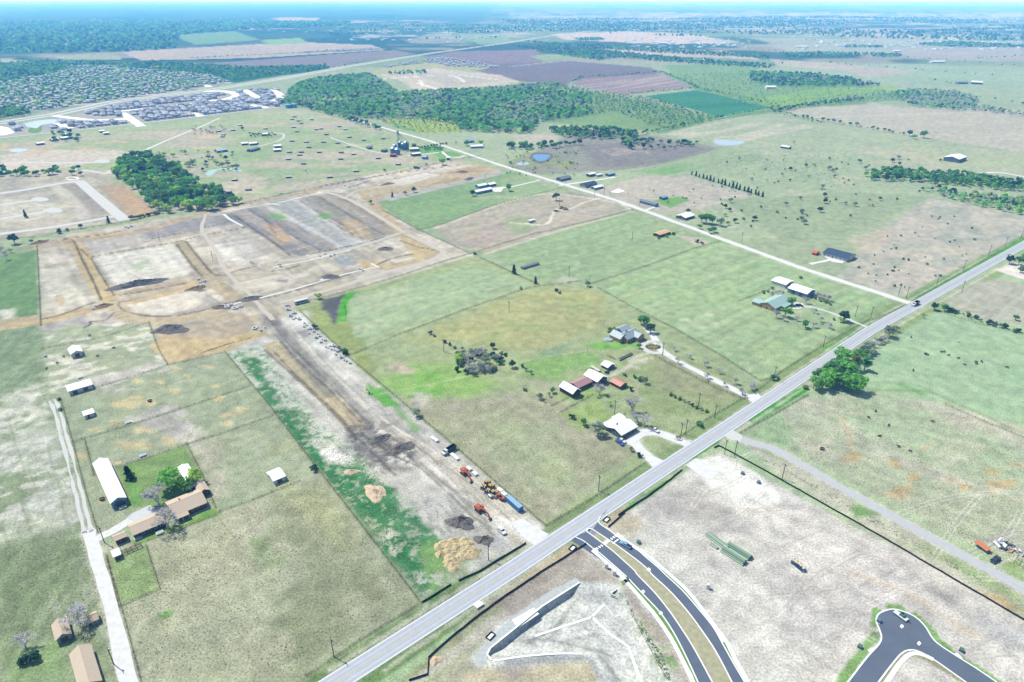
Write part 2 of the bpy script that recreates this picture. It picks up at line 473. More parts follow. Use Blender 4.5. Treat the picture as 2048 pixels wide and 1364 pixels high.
# ---- land behind the gravel road
P([(700, 232), (840, 268), (1000, 262), (1100, 270), (1290, 268), (1440, 300), (1830, 282), (2048, 306), (2200, 340), (2200, 520), (2048, 480), (1830, 605), (1440, 470), (1000, 335)], (168, 182, 150), f=3)
P([(1000, 335), (1140, 270), (1290, 268), (1440, 296), (1340, 330), (1100, 350)], (150, 152, 140), f=5, n=8, ns=30)
P([(1150, 290), (1300, 285), (1430, 298), (1330, 328), (1200, 336)], (138, 136, 132), f=6, n=10, ns=40, a=.85)
P([(1010, 325), (1060, 300), (1150, 320), (1140, 345), (1070, 350)], (158, 170, 112), f=4, a=.8, m=(12, .5, .08))
P([(1024, 270), (1110, 268), (1120, 284), (1040, 290)], (196, 186, 168), f=4, n=5, a=.8)
P([(1200, 300), (1290, 288), (1300, 310), (1230, 315)], (190, 176, 158), f=4, a=.6, m=(15, .5, .1))
P([(1250, 345), (1440, 300), (1540, 310), (1500, 330), (1340, 345)], (166, 184, 146), f=4, n=4)
P([(1280, 345), (1370, 326), (1410, 335), (1330, 350)], (142, 182, 122), f=4)
P([(1160, 390), (1290, 350), (1380, 355), (1500, 390), (1400, 420), (1330, 425)], (194, 188, 168), f=5, n=6, ns=30)
P([(1160, 390), (1290, 350), (1380, 355), (1500, 390), (1400, 420), (1330, 425)], (176, 172, 160), f=5, a=.6, m=(16, .52, .1), st=(-52, 3))
P([(1310, 400), (1355, 392), (1380, 402), (1340, 415)], (128, 174, 100), f=4, n=4)
P([(1340, 330), (1700, 300), (1880, 330), (1690, 400), (1500, 385)], (156, 174, 142), f=6, a=.8, m=(30, .5, .15))
P([(1700, 290), (2048, 300), (2048, 350), (1760, 340)], (184, 184, 160), f=6, a=.8, m=(30, .46, .1))
P([(1820, 300), (2048, 312), (2048, 340), (1900, 335)], (182, 192, 158), f=4)
for (x, y, rx, ry) in [(1530, 290, 40, 4), (1580, 308, 60, 5), (1700, 360, 30, 8), (1660, 420, 34, 10), (1490, 420, 40, 8), (1600, 390, 40, 6), (1560, 448, 26, 7), (1670, 450, 16, 5)]:
    spot(x, y, rx, ry, (212, 204, 176), a=.7, m=(8, .45, .1))
spot(1562, 472, 18, 4, (232, 214, 160), a=.9)
P([(1440, 480), (1690, 470), (1720, 490), (1690, 540), (1640, 560), (1560, 520)], (170, 184, 150), f=5, n=5)
P([(1445, 400), (1700, 385), (1860, 395), (1700, 470), (1560, 480)], (164, 180, 146), f=6, n=5)
P([(1685, 556), (1700, 520), (1790, 440), (1860, 398), (1990, 420), (2048, 432), (2300, 470), (2048, 482), (1950, 528), (1832, 598), (1780, 584)], (192, 188, 172), f=4, n=6, ns=25)
P([(1685, 556), (1700, 520), (1790, 440), (1860, 398), (1990, 420), (2048, 432), (2048, 482), (1950, 528), (1832, 598), (1780, 584)], (164, 172, 158), f=4, a=.7, m=(14, .54, .08), st=(40, 2))
P([(1700, 480), (1780, 450), (1800, 480), (1720, 510)], (204, 192, 168), f=6, n=6, a=.7)
P([(1880, 350), (1990, 360), (1980, 375), (1880, 366)], (178, 192, 140), f=5, n=5)
# ---- pastures between the gravel road and the highway
P([(745, 405), (850, 374), (1030, 342), (1110, 384), (980, 420), (870, 455), (835, 460)], (148, 176, 128), f=1.5)
P([(1000, 360), (1040, 345), (1112, 384), (1020, 405)], (166, 186, 144), f=3, a=.7)
spot(1000, 395, 40, 4, (200, 200, 160), a=.6)
P([(1130, 382), (1180, 392), (1200, 405), (1150, 400)], (150, 156, 138), f=2)
P([(870, 452), (1000, 408), (1120, 386), (1190, 396), (1252, 418), (1100, 465), (975, 505), (905, 490)], (188, 180, 158), f=1.5, n=1)
P([(870, 452), (1000, 408), (1120, 386), (1190, 396), (1252, 418), (1100, 465), (975, 505), (905, 490)], (172, 168, 142), f=2, a=.6, m=(14, .5, .12), st=(35, 3))
P([(1000, 440), (1060, 430), (1080, 455), (1030, 470)], (162, 180, 140), f=4, n=4, a=.8)
P([(900, 470), (1000, 450), (990, 490), (960, 498)], (196, 178, 160), f=6, n=5, a=.6)
S([(872, 455), (985, 414), (1075, 389), (1150, 392), (1240, 408), (1262, 424)], 5, (212, 204, 180), f=1.2, n=.8)
S([(1262, 424), (1130, 458), (970, 508)], 4, (200, 196, 170), f=1, n=.6)
S([(1200, 396), (1165, 406), (1140, 418), (1115, 418), (1105, 430), (1098, 444), (1080, 450), (1045, 447), (1020, 446)], 3.4, (222, 216, 198), f=.8)
P([(978, 508), (1120, 466), (1262, 424), (1390, 470), (1440, 482), (1300, 530), (1180, 570), (1060, 560)], (162, 184, 142), f=1.5)
P([(1350, 470), (1400, 476), (1430, 490), (1390, 490)], (190, 184, 168), f=2)
P([(1420, 480), (1470, 486), (1530, 512), (1500, 520)], (136, 186, 102), f=4, n=5, a=.8)
for (x, y, rx, ry) in [(1135, 560, 24, 5), (1110, 565, 14, 3), (1155, 528, 10, 2)]:
    spot(x, y, rx, ry, (208, 206, 182), a=.7, m=(4, .45, .1))
P([(1192, 572), (1305, 532), (1440, 484), (1640, 545), (1818, 606), (1740, 648), (1530, 772), (1345, 650), (1250, 610)], (168, 192, 146), f=1.5)
P([(1192, 572), (1305, 532), (1440, 484), (1640, 545), (1818, 606), (1740, 648), (1530, 772), (1345, 650), (1250, 610)], (186, 200, 160), f=2, a=.55, m=(5, .5, .12), st=(41, 14))
for (x, y, rx, ry) in [(1435, 644, 14, 4), (1405, 655, 12, 3), (1370, 640, 12, 3), (1415, 630, 8, 2)]:
    spot(x, y, rx, ry, (216, 212, 190), a=.7, m=(4, .45, .1))
P([(590, 615), (760, 560), (960, 512), (1060, 560), (1180, 572), (1250, 612), (1345, 652), (1460, 720), (1520, 800), (1350, 900), (1290, 930), (1090, 1050), (900, 882), (690, 715)], (172, 186, 142), f=1.5)
P([(700, 690), (860, 640), (1060, 575), (1000, 540), (940, 530), (690, 600)], (172, 192, 152), f=5, n=6)
P([(700, 690), (900, 600), (960, 530), (690, 600)], (190, 196, 164), f=4, a=.6, m=(12, .52, .1), st=(40, 5))
P([(830, 680), (1060, 580), (1190, 580), (1230, 640), (1100, 700), (960, 690)], (184, 186, 134), f=8, n=10, a=.85)
P([(830, 680), (1060, 580), (1190, 580), (1230, 640), (1100, 700), (960, 690)], (160, 176, 120), f=8, a=.5, m=(16, .52, .1))
P([(600, 620), (660, 600), (720, 680), (760, 780), (700, 715)], (164, 176, 116), f=4, n=6)
P([(640, 600), (690, 590), (682, 620), (668, 650), (655, 630)], (96, 96, 108), f=2.5, n=4, ns=12, a=.9)
S([(703, 586), (690, 605), (684, 640)], 6, (98, 180, 66), f=1.5, n=1.5)
P([(760, 770), (820, 740), (900, 730), (1000, 770), (930, 800), (850, 800), (800, 800)], (150, 190, 104), f=8, n=10, ns=20, a=.8)
P([(840, 750), (900, 745), (880, 790), (830, 780)], (120, 186, 80), f=5, a=.7, m=(10, .5, .08))
P([(1040, 720), (1180, 700), (1200, 720), (1120, 760), (1060, 760)], (140, 182, 106), f=6, n=8, a=.8)
P([(1080, 700), (1130, 690), (1120, 712), (1050, 714)], (126, 158, 128), f=5, n=6, a=.6)
P([(800, 800), (940, 800), (1080, 780), (1270, 900), (1090, 1050), (900, 880)], (172, 174, 144), f=5, n=5)
P([(800, 800), (940, 800), (1080, 780), (1270, 900), (1090, 1050), (900, 880)], (188, 184, 152), f=6, a=.7, m=(14, .52, .1))
P([(960, 830), (1100, 860), (1150, 960), (1040, 980)], (178, 192, 152), f=10, n=12, a=.6)
for (x, y, rx, ry) in [(795, 733, 18, 7), (812, 742, 16, 8)]:
    spot(x, y, rx, ry, (206, 186, 164), a=.9)
spot(785, 732, 15, 5, (150, 126, 116), a=.7, m=(1.6, .5, .08))
P([(1240, 830), (1420, 830), (1500, 800), (1450, 745), (1280, 690), (1220, 750), (1280, 800)], (164, 178, 130), f=5, n=4)
P([(1300, 700), (1440, 760), (1480, 800), (1380, 800), (1320, 770)], (168, 170, 136), f=6, n=6, a=.8)
P([(1120, 830), (1190, 800), (1240, 838), (1160, 860)], (166, 186, 120), f=3, n=3)
P([(1150, 850), (1195, 836), (1225, 850), (1190, 862)], (196, 196, 158), f=1, a=.6, m=(1.6, .5, .08), st=(-40, 12))
P([(1100, 790), (1160, 800), (1210, 790), (1190, 770), (1130, 780)], (150, 180, 104), f=3, n=3, a=.8)
P([(1170, 690), (1250, 672), (1280, 690), (1200, 702)], (128, 184, 88), f=3, n=3, a=.85)
P([(1060, 760), (1110, 762), (1160, 790), (1110, 790)], (186, 178, 156), f=5, n=5, a=.6)
for (x, y, rx, ry) in [(1280, 722, 20, 5), (1265, 735, 14, 5), (1235, 745, 12, 4), (1298, 716, 10, 3)]:
    spot(x, y, rx, ry, (222, 214, 194), a=.7, m=(3, .42, .1))
S([(1300, 705), (1270, 715), (1255, 735), (1225, 750), (1205, 755)], 3, (212, 206, 186), f=1, a=.8)
S([(1250, 752), (1275, 765), (1272, 790)], 2, (196, 188, 162), f=.8, a=.6)
# verge of the highway
S([(640, 1364), (1010, 1118), (1235, 984), (1522, 780), (1720, 648), (2060, 470)], 9, (142, 164, 112), f=2, n=2, sm=False, a=.9)
S([(630, 1364), (1000, 1118)], 5, (110, 140, 88), f=2, n=2, sm=False, a=.7, m=(8, .45, .1), st=(40, 5))
S([(735, 1364), (960, 1215)], 7, (122, 150, 96), f=2, n=2, sm=False)
S([(1240, 1030), (1365, 938)], 4.5, (96, 160, 62), f=1, n=1, sm=False)
S([(1385, 915), (1432, 884)], 5, (92, 160, 64), f=1.2, n=1, sm=False)
S([(1510, 840), (1608, 782)], 7, (82, 160, 58), f=1, n=1, sm=False)
S([(1760, 680), (2060, 512)], 7, (150, 174, 116), f=2, n=2, sm=False)
S([(1832, 596), (2060, 470)], 7, (100, 168, 72), f=1.5, n=1.5, sm=False)
S([(1650, 700), (1735, 648)], 4, (96, 160, 70), f=1.2, n=1.5, sm=False)
# ---- the graded corridor down to the highway
cor = [(452, 704), (545, 655), (575, 612), (600, 625), (700, 722), (900, 888), (1092, 1052), (1060, 1085), (1010, 1108), (845, 1200), (640, 944)]
P(cor, (204, 202, 192), f=1.2)
P(cor, (180, 178, 170), f=2, a=.6, m=(6, .53, .08), st=(128, 3))
P([(455, 706), (520, 690), (640, 850), (720, 900), (760, 950), (850, 1060), (850, 1198), (640, 944)], (200, 208, 190), f=3, a=.8)
P([(455, 706), (520, 690), (640, 850), (720, 900), (760, 950), (850, 1060), (850, 1198), (640, 944)], (112, 150, 110), f=2, a=.75, m=(3.2, .57, .04))
for l, w in [([(500, 720), (530, 770), (560, 830), (600, 885), (650, 945), (720, 1030), (800, 1110)], 9), ([(580, 830), (600, 870), (650, 950)], 9), ([(690, 960), (740, 1000), (800, 1050), (850, 1100)], 22), ([(668, 950), (725, 1030), (795, 1110), (850, 1180)], 15)]:
    S(l, w, (70, 134, 84), f=2, n=5, ns=9, a=.9)
    S(l, w * 1.3, (196, 200, 178), f=2, a=.55, m=(3.0, .62, .05))
P([(845, 1090), (880, 1090), (900, 1150), (860, 1190)], (118, 172, 84), f=3, n=3, a=.8)
P([(840, 1100), (880, 1080), (960, 1110), (930, 1150), (860, 1195)], (150, 176, 118), f=3, n=3, a=.6)
P([(740, 1050), (790, 1060), (830, 1110), (790, 1120)], (220, 216, 196), f=2, a=.8, m=(3, .5, .06))
P([(800, 1150), (860, 1140), (900, 1150), (845, 1198)], (214, 214, 200), f=2, a=.7, m=(3, .5, .06))
# haul track, sand bed and dark spoil
S([(545, 620), (600, 690), (660, 760), (730, 830), (790, 880), (880, 945), (960, 1010), (1050, 1075)], 8, (222, 218, 206), f=2, n=1)
S([(540, 625), (570, 665), (625, 725), (700, 800), (740, 850)], 6, (162, 160, 154), f=2, n=1.5)
S([(545, 690), (590, 735), (650, 790), (700, 840), (725, 875)], 11, (204, 188, 148), f=1.2, n=1)
S([(560, 670), (600, 720), (660, 790)], 7, (140, 138, 132), f=1.5, n=1.5, a=.7)
S([(725, 875), (760, 905), (800, 930)], 12, (170, 168, 160), f=2, n=3)
S([(790, 880), (900, 940), (1000, 1010), (1050, 1075)], 12, (206, 200, 184), f=3, n=2)
S([(780, 915), (850, 930), (920, 1000), (1000, 1060)], 8, (228, 226, 216), f=2, n=2, a=.9)
S([(815, 910), (880, 960), (940, 1010), (985, 1070)], 3, (140, 136, 124), f=1, n=1, a=.8)
S([(530, 700), (580, 745), (640, 800), (690, 850)], 2, (126, 122, 112), f=.7, n=.6, a=.8)
for (x, y, rx, ry, c, al) in [(672, 912, 28, 14, (240, 238, 232), 1), (720, 870, 30, 14, (150, 150, 150), .7), (700, 895, 24, 10, (134, 134, 136), .6), (760, 880, 24, 9, (112, 110, 110), .7), (800, 895, 22, 8, (104, 102, 102), .7), (730, 905, 20, 10, (150, 150, 150), .6), (735, 845, 14, 6, (130, 126, 122), .7), (770, 850, 14, 8, (128, 124, 122), .7), (580, 670, 30, 12, (132, 130, 130), .6), (830, 860, 20, 10, (170, 172, 172), .6), (840, 800, 20, 14, (206, 200, 194), .6), (690, 740, 26, 20, (224, 220, 212), .8), (640, 690, 14, 12, (226, 224, 218), .8), (665, 700, 12, 14, (230, 228, 224), .8), (600, 640, 24, 16, (236, 234, 230), .8), (1012, 1040, 14, 7, (242, 240, 236), .9), (1050, 1060, 30, 18, (232, 228, 220), .9), (870, 1010, 50, 16, (206, 204, 198), .8), (930, 1075, 40, 16, (186, 184, 178), .7), (990, 1080, 24, 14, (176, 176, 176), .7)]:
    spot(x, y, rx, ry, c, a=al)
P([(735, 765), (770, 780), (800, 810), (770, 812), (730, 785)], (102, 176, 62), f=1.5, n=2, a=.9)
S([(790, 815), (815, 840), (830, 860)], 4, (120, 170, 96), f=1.5, n=2, a=.7)
# tyre tracks over the corridor
for k in range(14):
    x, y = 560 + k * 32, 690 + k * 27 + random.uniform(-20, 20)
    S([(x, y), (x + random.uniform(40, 90), y + random.uniform(30, 60)), (x + random.uniform(100, 160), y + random.uniform(90, 130))], .8, (150, 146, 136), f=.4, a=.45)
P([(850, 1000), (920, 980), (960, 1020), (900, 1030)], (176, 176, 172), f=2, a=.6, m=(2, .5, .08), st=(130, 6))
# ---- left: strip field, paddocks, farmyard
P([(-500, 560), (78, 488), (84, 655), (100, 800), (185, 1075), (262, 1364), (330, 1500), (-500, 1500)], (150, 163, 130), f=1.5)
P([(-300, 560), (76, 500), (80, 636), (-300, 660)], (128, 160, 112), f=2)
P([(0, 620), (25, 618), (30, 640), (0, 650)], (214, 212, 198), f=3, n=5)
P([(-300, 690), (84, 660), (170, 1040), (60, 1130), (-300, 1130)], (216, 216, 206), f=8, a=.8, m=(4.2, .55, .07), st=(20, 1.6))
P([(-300, 790), (84, 780), (170, 1040), (60, 1100), (-300, 1100)], (216, 216, 206), f=8, a=.5, m=(16, .52, .1))
P([(-300, 640), (84, 650), (90, 760), (0, 790), (-300, 830)], (140, 160, 126), f=8, a=.9)
P([(0, 820), (70, 810), (100, 830), (40, 850), (0, 850)], (220, 220, 208), f=3, a=.8, m=(6, .45, .06))
for k in range(40):
    x = random.uniform(0, 200); y = random.uniform(700, 1300)
    S([(x, y), (x + random.uniform(-6, 6) + 14, y + 50), (x + 34, y + 110)], random.uniform(.6, 1.6), random.choice([(196, 200, 182), (126, 146, 104)]), f=.6, a=.35)
P([(-300, 1080), (190, 1060), (250, 1300), (-300, 1364)], (136, 152, 114), f=8, a=.8, m=(14, .46, .12), st=(30, 2))
P([(0, 1150), (120, 1110), (180, 1150), (60, 1230), (0, 1230)], (128, 146, 106), f=8, n=8, a=.7)
P([(30, 1310), (130, 1280), (140, 1364), (20, 1364)], (146, 176, 116), f=4, n=4, a=.7)
P([(86, 656), (300, 640), (332, 728), (452, 704), (640, 942), (400, 1022), (196, 1064), (112, 795), (98, 800)], (165, 175, 146), f=1.5)
P([(86, 656), (300, 640), (332, 728), (190, 770), (100, 790)], (218, 216, 204), f=2, a=.8, m=(6, .57, .05), st=(15, 2))
P([(160, 760), (330, 720), (380, 760), (200, 790)], (216, 210, 202), f=4, a=.7, m=(7, .52, .06), st=(20, 2))
for (x, y, rx, ry) in [(255, 803, 32, 9), (246, 812, 20, 6), (300, 806, 14, 6), (275, 762, 12, 4), (320, 765, 10, 4), (350, 782, 12, 5), (352, 737, 11, 4), (376, 752, 9, 3), (415, 733, 14, 4), (430, 772, 10, 4), (437, 796, 12, 5), (455, 830, 14, 6), (482, 820, 12, 5), (455, 847, 13, 6), (230, 845, 14, 6), (190, 860, 12, 5), (290, 860, 18, 8), (338, 882, 18, 8), (164, 912, 12, 8), (270, 890, 38, 10), (236, 925, 8, 3), (205, 1003, 10, 4), (345, 1093, 20, 10), (383, 1110, 20, 10), (323, 1135, 10, 8), (612, 968, 14, 7), (670, 1040, 16, 10)]:
    spot(x, y, rx, ry, (222, 206, 150), a=.9)
P([(240, 840), (300, 815), (370, 815), (420, 870), (390, 900), (330, 870), (270, 850)], (206, 200, 194), f=4, n=6, a=.8, m=(6, .45, .1))
P([(270, 825), (320, 815), (390, 870), (370, 885)], (176, 172, 168), f=3, n=4, a=.6)
P([(380, 880), (440, 880), (450, 990), (420, 1000)], (190, 184, 158), f=5, n=6, a=.7)
P([(235, 935), (372, 890), (390, 930), (415, 1000), (250, 1018)], (138, 166, 106), f=2)
P([(250, 930), (262, 925), (285, 1005), (265, 1010)], (122, 172, 92), f=1.5, a=.8)
P([(535, 890), (575, 872), (600, 905), (540, 925)], (176, 182, 146), f=2, n=2, a=.8)
P([(195, 1098), (260, 1076), (335, 1050), (435, 1022), (640, 942), (842, 1205), (620, 1345), (560, 1390), (280, 1390), (262, 1364), (205, 1130)], (174, 179, 152), f=1.5)
P([(205, 1130), (420, 1040), (640, 960), (835, 1200), (600, 1345), (300, 1364)], (142, 150, 116), f=8, a=.75, m=(26, .53, .10), st=(30, 1.6))
P([(205, 1130), (420, 1040), (640, 960), (835, 1200), (600, 1345), (300, 1364)], (186, 186, 154), f=8, a=.6, m=(30, .56, .10))
P([(560, 960), (660, 990), (760, 1100), (700, 1120), (600, 1040)], (184, 188, 148), f=8, n=8, a=.7)
P([(215, 1110), (292, 1090), (318, 1178), (238, 1212)], (156, 180, 124), f=1.5)
spot(330, 1230, 14, 8, (112, 166, 76), a=.8)
spot(520, 1090, 24, 14, (128, 154, 100), a=.6)
spot(540, 1120, 30, 12, (124, 150, 100), a=.5)
P([(262, 1083), (330, 1050), (440, 1015), (445, 1030), (350, 1060), (275, 1090)], (134, 170, 96), f=1, n=.6)
P([(395, 1030), (428, 1018), (432, 1025), (398, 1038)], (122, 172, 74), f=.8)
# ---- building site, upper left
site = [(75, 487), (150, 465), (410, 425), (560, 393), (700, 355), (820, 335), (905, 318), (1010, 345), (900, 368), (745, 405), (840, 462), (950, 510), (780, 560), (590, 612), (545, 650), (450, 704), (335, 728), (300, 640), (84, 655)]
P(site, (202, 193, 168), f=2, n=1.5)
P(site, (220, 212, 192), f=4, a=.8, m=(18, .52, .08), st=(35, 2.5))
P(site, (156, 152, 146), f=4, a=.5, m=(24, .57, .08), st=(130, 3))
P([(0, 350), (215, 345), (260, 440), (0, 480)], (196, 190, 166), f=3)
P([(0, 350), (215, 345), (260, 440), (0, 480)], (160, 160, 144), f=4, a=.6, m=(24, .55, .08))
P([(190, 370), (250, 370), (320, 430), (265, 440)], (196, 172, 138), f=3, n=3)
P([(222, 385), (262, 380), (310, 432), (280, 436)], (212, 178, 128), f=3, n=3, a=.7)
P([(110, 372), (160, 366), (225, 430), (180, 430)], (150, 144, 136), f=6, n=6, a=.6)
S([(110, 372), (145, 400), (170, 436)], 12, (206, 198, 178), f=3, n=2)
P([(0, 395), (60, 402), (140, 412), (120, 432), (0, 448)], (216, 212, 190), f=5, n=6, a=.6)
P([(0, 640), (190, 612), (190, 620), (0, 660)], (206, 186, 142), f=1.5, n=1)
P([(165, 480), (410, 435), (412, 455), (180, 512)], (188, 184, 174), f=2, n=2)
P([(275, 460), (410, 430), (500, 430), (470, 450), (300, 478)], (150, 148, 148), f=5, n=6, a=.8)
P([(185, 515), (350, 488), (400, 540), (240, 585)], (218, 216, 204), f=3, n=3)
P([(260, 525), (300, 520), (300, 538), (268, 540)], (176, 198, 158), f=3, a=.7, m=(5, .45, .1))
P([(82, 540), (150, 530), (200, 600), (84, 636)], (214, 210, 194), f=4, n=5, a=.8)
P([(135, 540), (160, 530), (190, 590), (160, 590)], (170, 160, 138), f=4, n=5, a=.6)
P([(240, 605), (440, 575), (450, 600), (330, 632), (255, 625)], (220, 215, 200), f=3, n=3)
P([(430, 490), (500, 482), (520, 520), (450, 520)], (226, 224, 214), f=4, n=5)
P([(420, 470), (480, 450), (560, 500), (500, 530)], (172, 170, 162), f=6, n=8, a=.6)
P([(445, 430), (560, 395), (690, 385), (800, 465), (620, 505), (500, 455)], (170, 164, 152), f=3)
for l, w, c in [([(460, 430), (600, 505)], 14, (134, 134, 136)), ([(500, 415), (650, 500)], 12, (150, 150, 150)), ([(555, 400), (700, 490)], 24, (178, 182, 178)), ([(585, 395), (720, 485)], 10, (200, 200, 196)), ([(630, 395), (760, 478)], 12, (152, 148, 138)), ([(660, 385), (800, 462)], 8, (170, 152, 124)), ([(525, 408), (690, 496)], 6, (204, 206, 204))]:
    S(l, w, c, f=3, n=3, ns=20, a=.8, sm=False)
P([(525, 450), (560, 445), (585, 480), (560, 490)], (206, 176, 130), f=4, n=5, a=.85)
P([(670, 440), (720, 440), (745, 478), (700, 470)], (204, 174, 124), f=4, n=5, a=.85)
for (x, y) in [(555, 433), (650, 432)]:
    spot(x, y, 14, 6, (120, 180, 96), a=.85)
spot(690, 522, 26, 8, (150, 160, 166), a=.85)
for (x, y, rx, ry, c) in [(770, 498, 14, 4, (96, 94, 92)), (660, 553, 20, 4, (104, 104, 106)), (566, 562, 12, 3, (130, 128, 126)), (420, 605, 30, 8, (160, 158, 152)), (395, 578, 14, 5, (110, 98, 86)), (150, 640, 30, 9, (170, 168, 164)), (110, 650, 24, 12, (174, 172, 168)), (120, 600, 8, 10, (206, 180, 130)), (540, 640, 20, 10, (126, 122, 120)), (480, 610, 30, 8, (172, 162, 140)), (480, 660, 40, 12, (176, 168, 150)), (380, 660, 50, 10, (204, 190, 158))]:
    spot(x, y, rx, ry, c, a=.8)
# graded streets (buff subsoil)
S([(130, 482), (160, 500), (180, 545), (215, 595), (230, 612)], 13, (214, 192, 138), f=1.6, n=1.2)
S([(130, 480), (180, 470), (260, 468)], 9, (214, 192, 140), f=2, n=2)
S([(0, 656), (120, 635), (215, 612), (300, 595), (390, 568)], 12, (212, 190, 142), f=2, n=1.5)
S([(230, 612), (260, 635), (330, 642), (420, 630), (500, 640)], 14, (208, 192, 152), f=2, n=2)
S([(360, 485), (410, 545), (470, 598)], 13, (190, 176, 142), f=1.6, n=1.2)
S([(75, 492), (180, 478), (290, 462), (410, 425), (560, 395), (640, 378)], 12, (196, 178, 142), f=3, n=3)
S([(240, 586), (390, 562)], 6, (206, 184, 136), f=1.5, n=1, sm=False)
S([(720, 380), (800, 462), (850, 495), (865, 505), (840, 520), (770, 535)], 13, (206, 186, 144), f=2, n=2)
P([(800, 478), (850, 490), (868, 505), (840, 520), (820, 510)], (220, 196, 140), f=2, n=2, a=.9)
P([(715, 520), (770, 520), (780, 535), (720, 540)], (216, 192, 140), f=2, n=2, a=.9)
P([(300, 690), (330, 668), (440, 640), (540, 668), (450, 702), (335, 728)], (216, 192, 138), f=2, n=2)
P([(335, 668), (420, 640), (520, 640), (500, 665), (420, 680)], (196, 182, 156), f=3, n=3, a=.8)
P([(730, 375), (860, 350), (960, 328), (1000, 340), (900, 366), (820, 385), (750, 395)], (206, 190, 150), f=3, n=3)
P([(770, 365), (850, 345), (880, 350), (800, 372)], (224, 222, 214), f=3, n=3, a=.8)
P([(730, 375), (860, 350), (960, 328), (1000, 340), (900, 366), (820, 385), (750, 395)], (186, 148, 92), f=3, a=.55, m=(14, .55, .08), st=(25, 3))
P([(770, 395), (1000, 345), (1000, 350), (780, 402)], (186, 186, 178), f=2, n=1)
# trench edges, wheel-worn soil and cut banks of the building site
for l, w in [([(178, 514), (260, 500), (350, 484), (410, 470), (490, 455)], 1.6), ([(160, 497), (176, 512)], 1.5), ([(240, 590), (300, 580), (372, 566)], 2.0), ([(182, 516), (205, 555), (228, 590)], 1.5), ([(118, 483), (145, 480), (165, 520), (185, 560), (203, 600)], 1.8), ([(352, 487), (392, 540), (405, 552)], 1.8), ([(372, 483), (400, 518), (432, 550), (480, 540), (512, 532)], 1.8),
             ([(84, 638), (120, 630), (190, 604)], 1.8), ([(236, 606), (250, 622), (300, 632), (360, 630), (440, 612)], 1.6), ([(512, 528), (500, 524)], 2), ([(620, 508), (700, 492), (770, 474)], 1.8), ([(640, 395), (700, 430), (740, 455), (770, 470)], 1.6), ([(600, 400), (680, 455), (730, 480)], 1.4), ([(470, 432), (540, 480), (580, 510)], 2.2), ([(500, 420), (560, 458), (640, 500)], 1.6), ([(752, 530), (790, 515), (826, 508)], 2.0), ([(800, 480), (830, 492), (866, 500)], 1.5),
             ([(640, 372), (720, 358), (800, 345), (915, 330)], 2.0), ([(700, 374), (740, 362)], 3), ([(300, 478), (400, 458), (470, 440)], 1.2), ([(512, 600), (560, 590), (620, 572), (700, 548)], 1.6), ([(545, 542), (575, 538), (600, 530)], 1.8), ([(452, 607), (500, 598)], 2), ([(170, 655), (182, 648), (180, 643), (210, 640), (228, 625)], 1.4), ([(405, 705), (450, 690), (500, 676)], 1.6), ([(120, 478), (200, 470), (240, 462)], 1.6)]:
    S(l, w, (96, 88, 80), f=.7, n=.7, ns=5, a=.85)
for k in range(90):
    x, y = random.uniform(170, 800), random.uniform(440, 640)
    if y < 470 - (x - 300) * .1 or y > 640 - (x - 100) * .12: continue
    a = random.choice([.62, .62, -.22, -.2]) + random.uniform(-.08, .08); L = random.uniform(18, 60)
    S([(x, y), (x + L * .5, y + a * L * .5 + random.uniform(-2, 2)), (x + L, y + a * L)], random.uniform(.8, 2.2), random.choice([(150, 144, 134), (222, 218, 206), (130, 126, 122), (206, 196, 170)]), f=.7, a=.55)
for k in range(40):
    x, y = random.uniform(480, 780), random.uniform(395, 500)
    S([(x, y), (x + random.uniform(20, 60), y + random.uniform(14, 40))], random.uniform(1, 3), random.choice([(120, 118, 118), (206, 206, 202), (150, 140, 124)]), f=.8, a=.5, sm=False) if abs((y - 400) - (x - 480) * .25) < 45 else None
# ---- east of the highway
east = [(760, 1364), (950, 1230), (1010, 1180), (1215, 1062), (1390, 920), (1490, 860), (1620, 780), (1780, 680), (2060, 520), (2600, 520), (2600, 1600), (700, 1600)]
P(east, (176, 198, 158), f=1.2)
P([(1780, 684), (1870, 622), (2060, 672), (2300, 720), (2300, 900), (2048, 870), (1900, 800), (1760, 780), (1660, 780)], (172, 198, 160), f=3)
P([(1740, 700), (2060, 720), (2060, 860), (1800, 790)], (150, 186, 146), f=10, a=.5, m=(24, .53, .1), st=(0, 2))
P([(1890, 605), (1960, 560), (2010, 560), (2300, 620), (2300, 700), (2048, 650), (1960, 640)], (176, 178, 160), f=3, n=2)
P([(1990, 540), (2030, 525), (2100, 540), (2100, 570), (2048, 560)], (228, 224, 214), f=2, n=2)
P([(1490, 868), (1600, 800), (1680, 782), (1900, 810), (2300, 930), (2300, 1300), (2048, 1150), (1560, 890)], (182, 190, 162), f=4, n=5, ns=25)
P([(1490, 868), (1600, 800), (1680, 782), (1900, 810), (2300, 930), (2300, 1300), (2048, 1150), (1560, 890)], (198, 196, 178), f=4, a=.7, m=(16, .53, .1), st=(140, 4))
P([(1700, 790), (1900, 830), (2048, 900), (2048, 1000), (1800, 900), (1620, 830)], (176, 200, 160), f=10, a=.6, m=(26, .46, .1))
P([(1490, 868), (1560, 820), (1600, 900), (1540, 890)], (156, 190, 138), f=5, n=6, a=.7)
for (x, y, rx, ry) in [(1705, 915, 18, 12), (1790, 928, 14, 8), (1826, 956, 16, 8), (1985, 945, 18, 8), (2000, 970, 26, 10), (1800, 985, 26, 12), (1850, 895, 12, 6), (1930, 975, 12, 8), (2030, 930, 14, 6), (1900, 960, 14, 6), (1770, 1060, 26, 8), (1980, 1200, 40, 14)]:
    spot(x, y, rx, ry, (218, 182, 116) if ry > 7 else (216, 196, 140), a=.7)
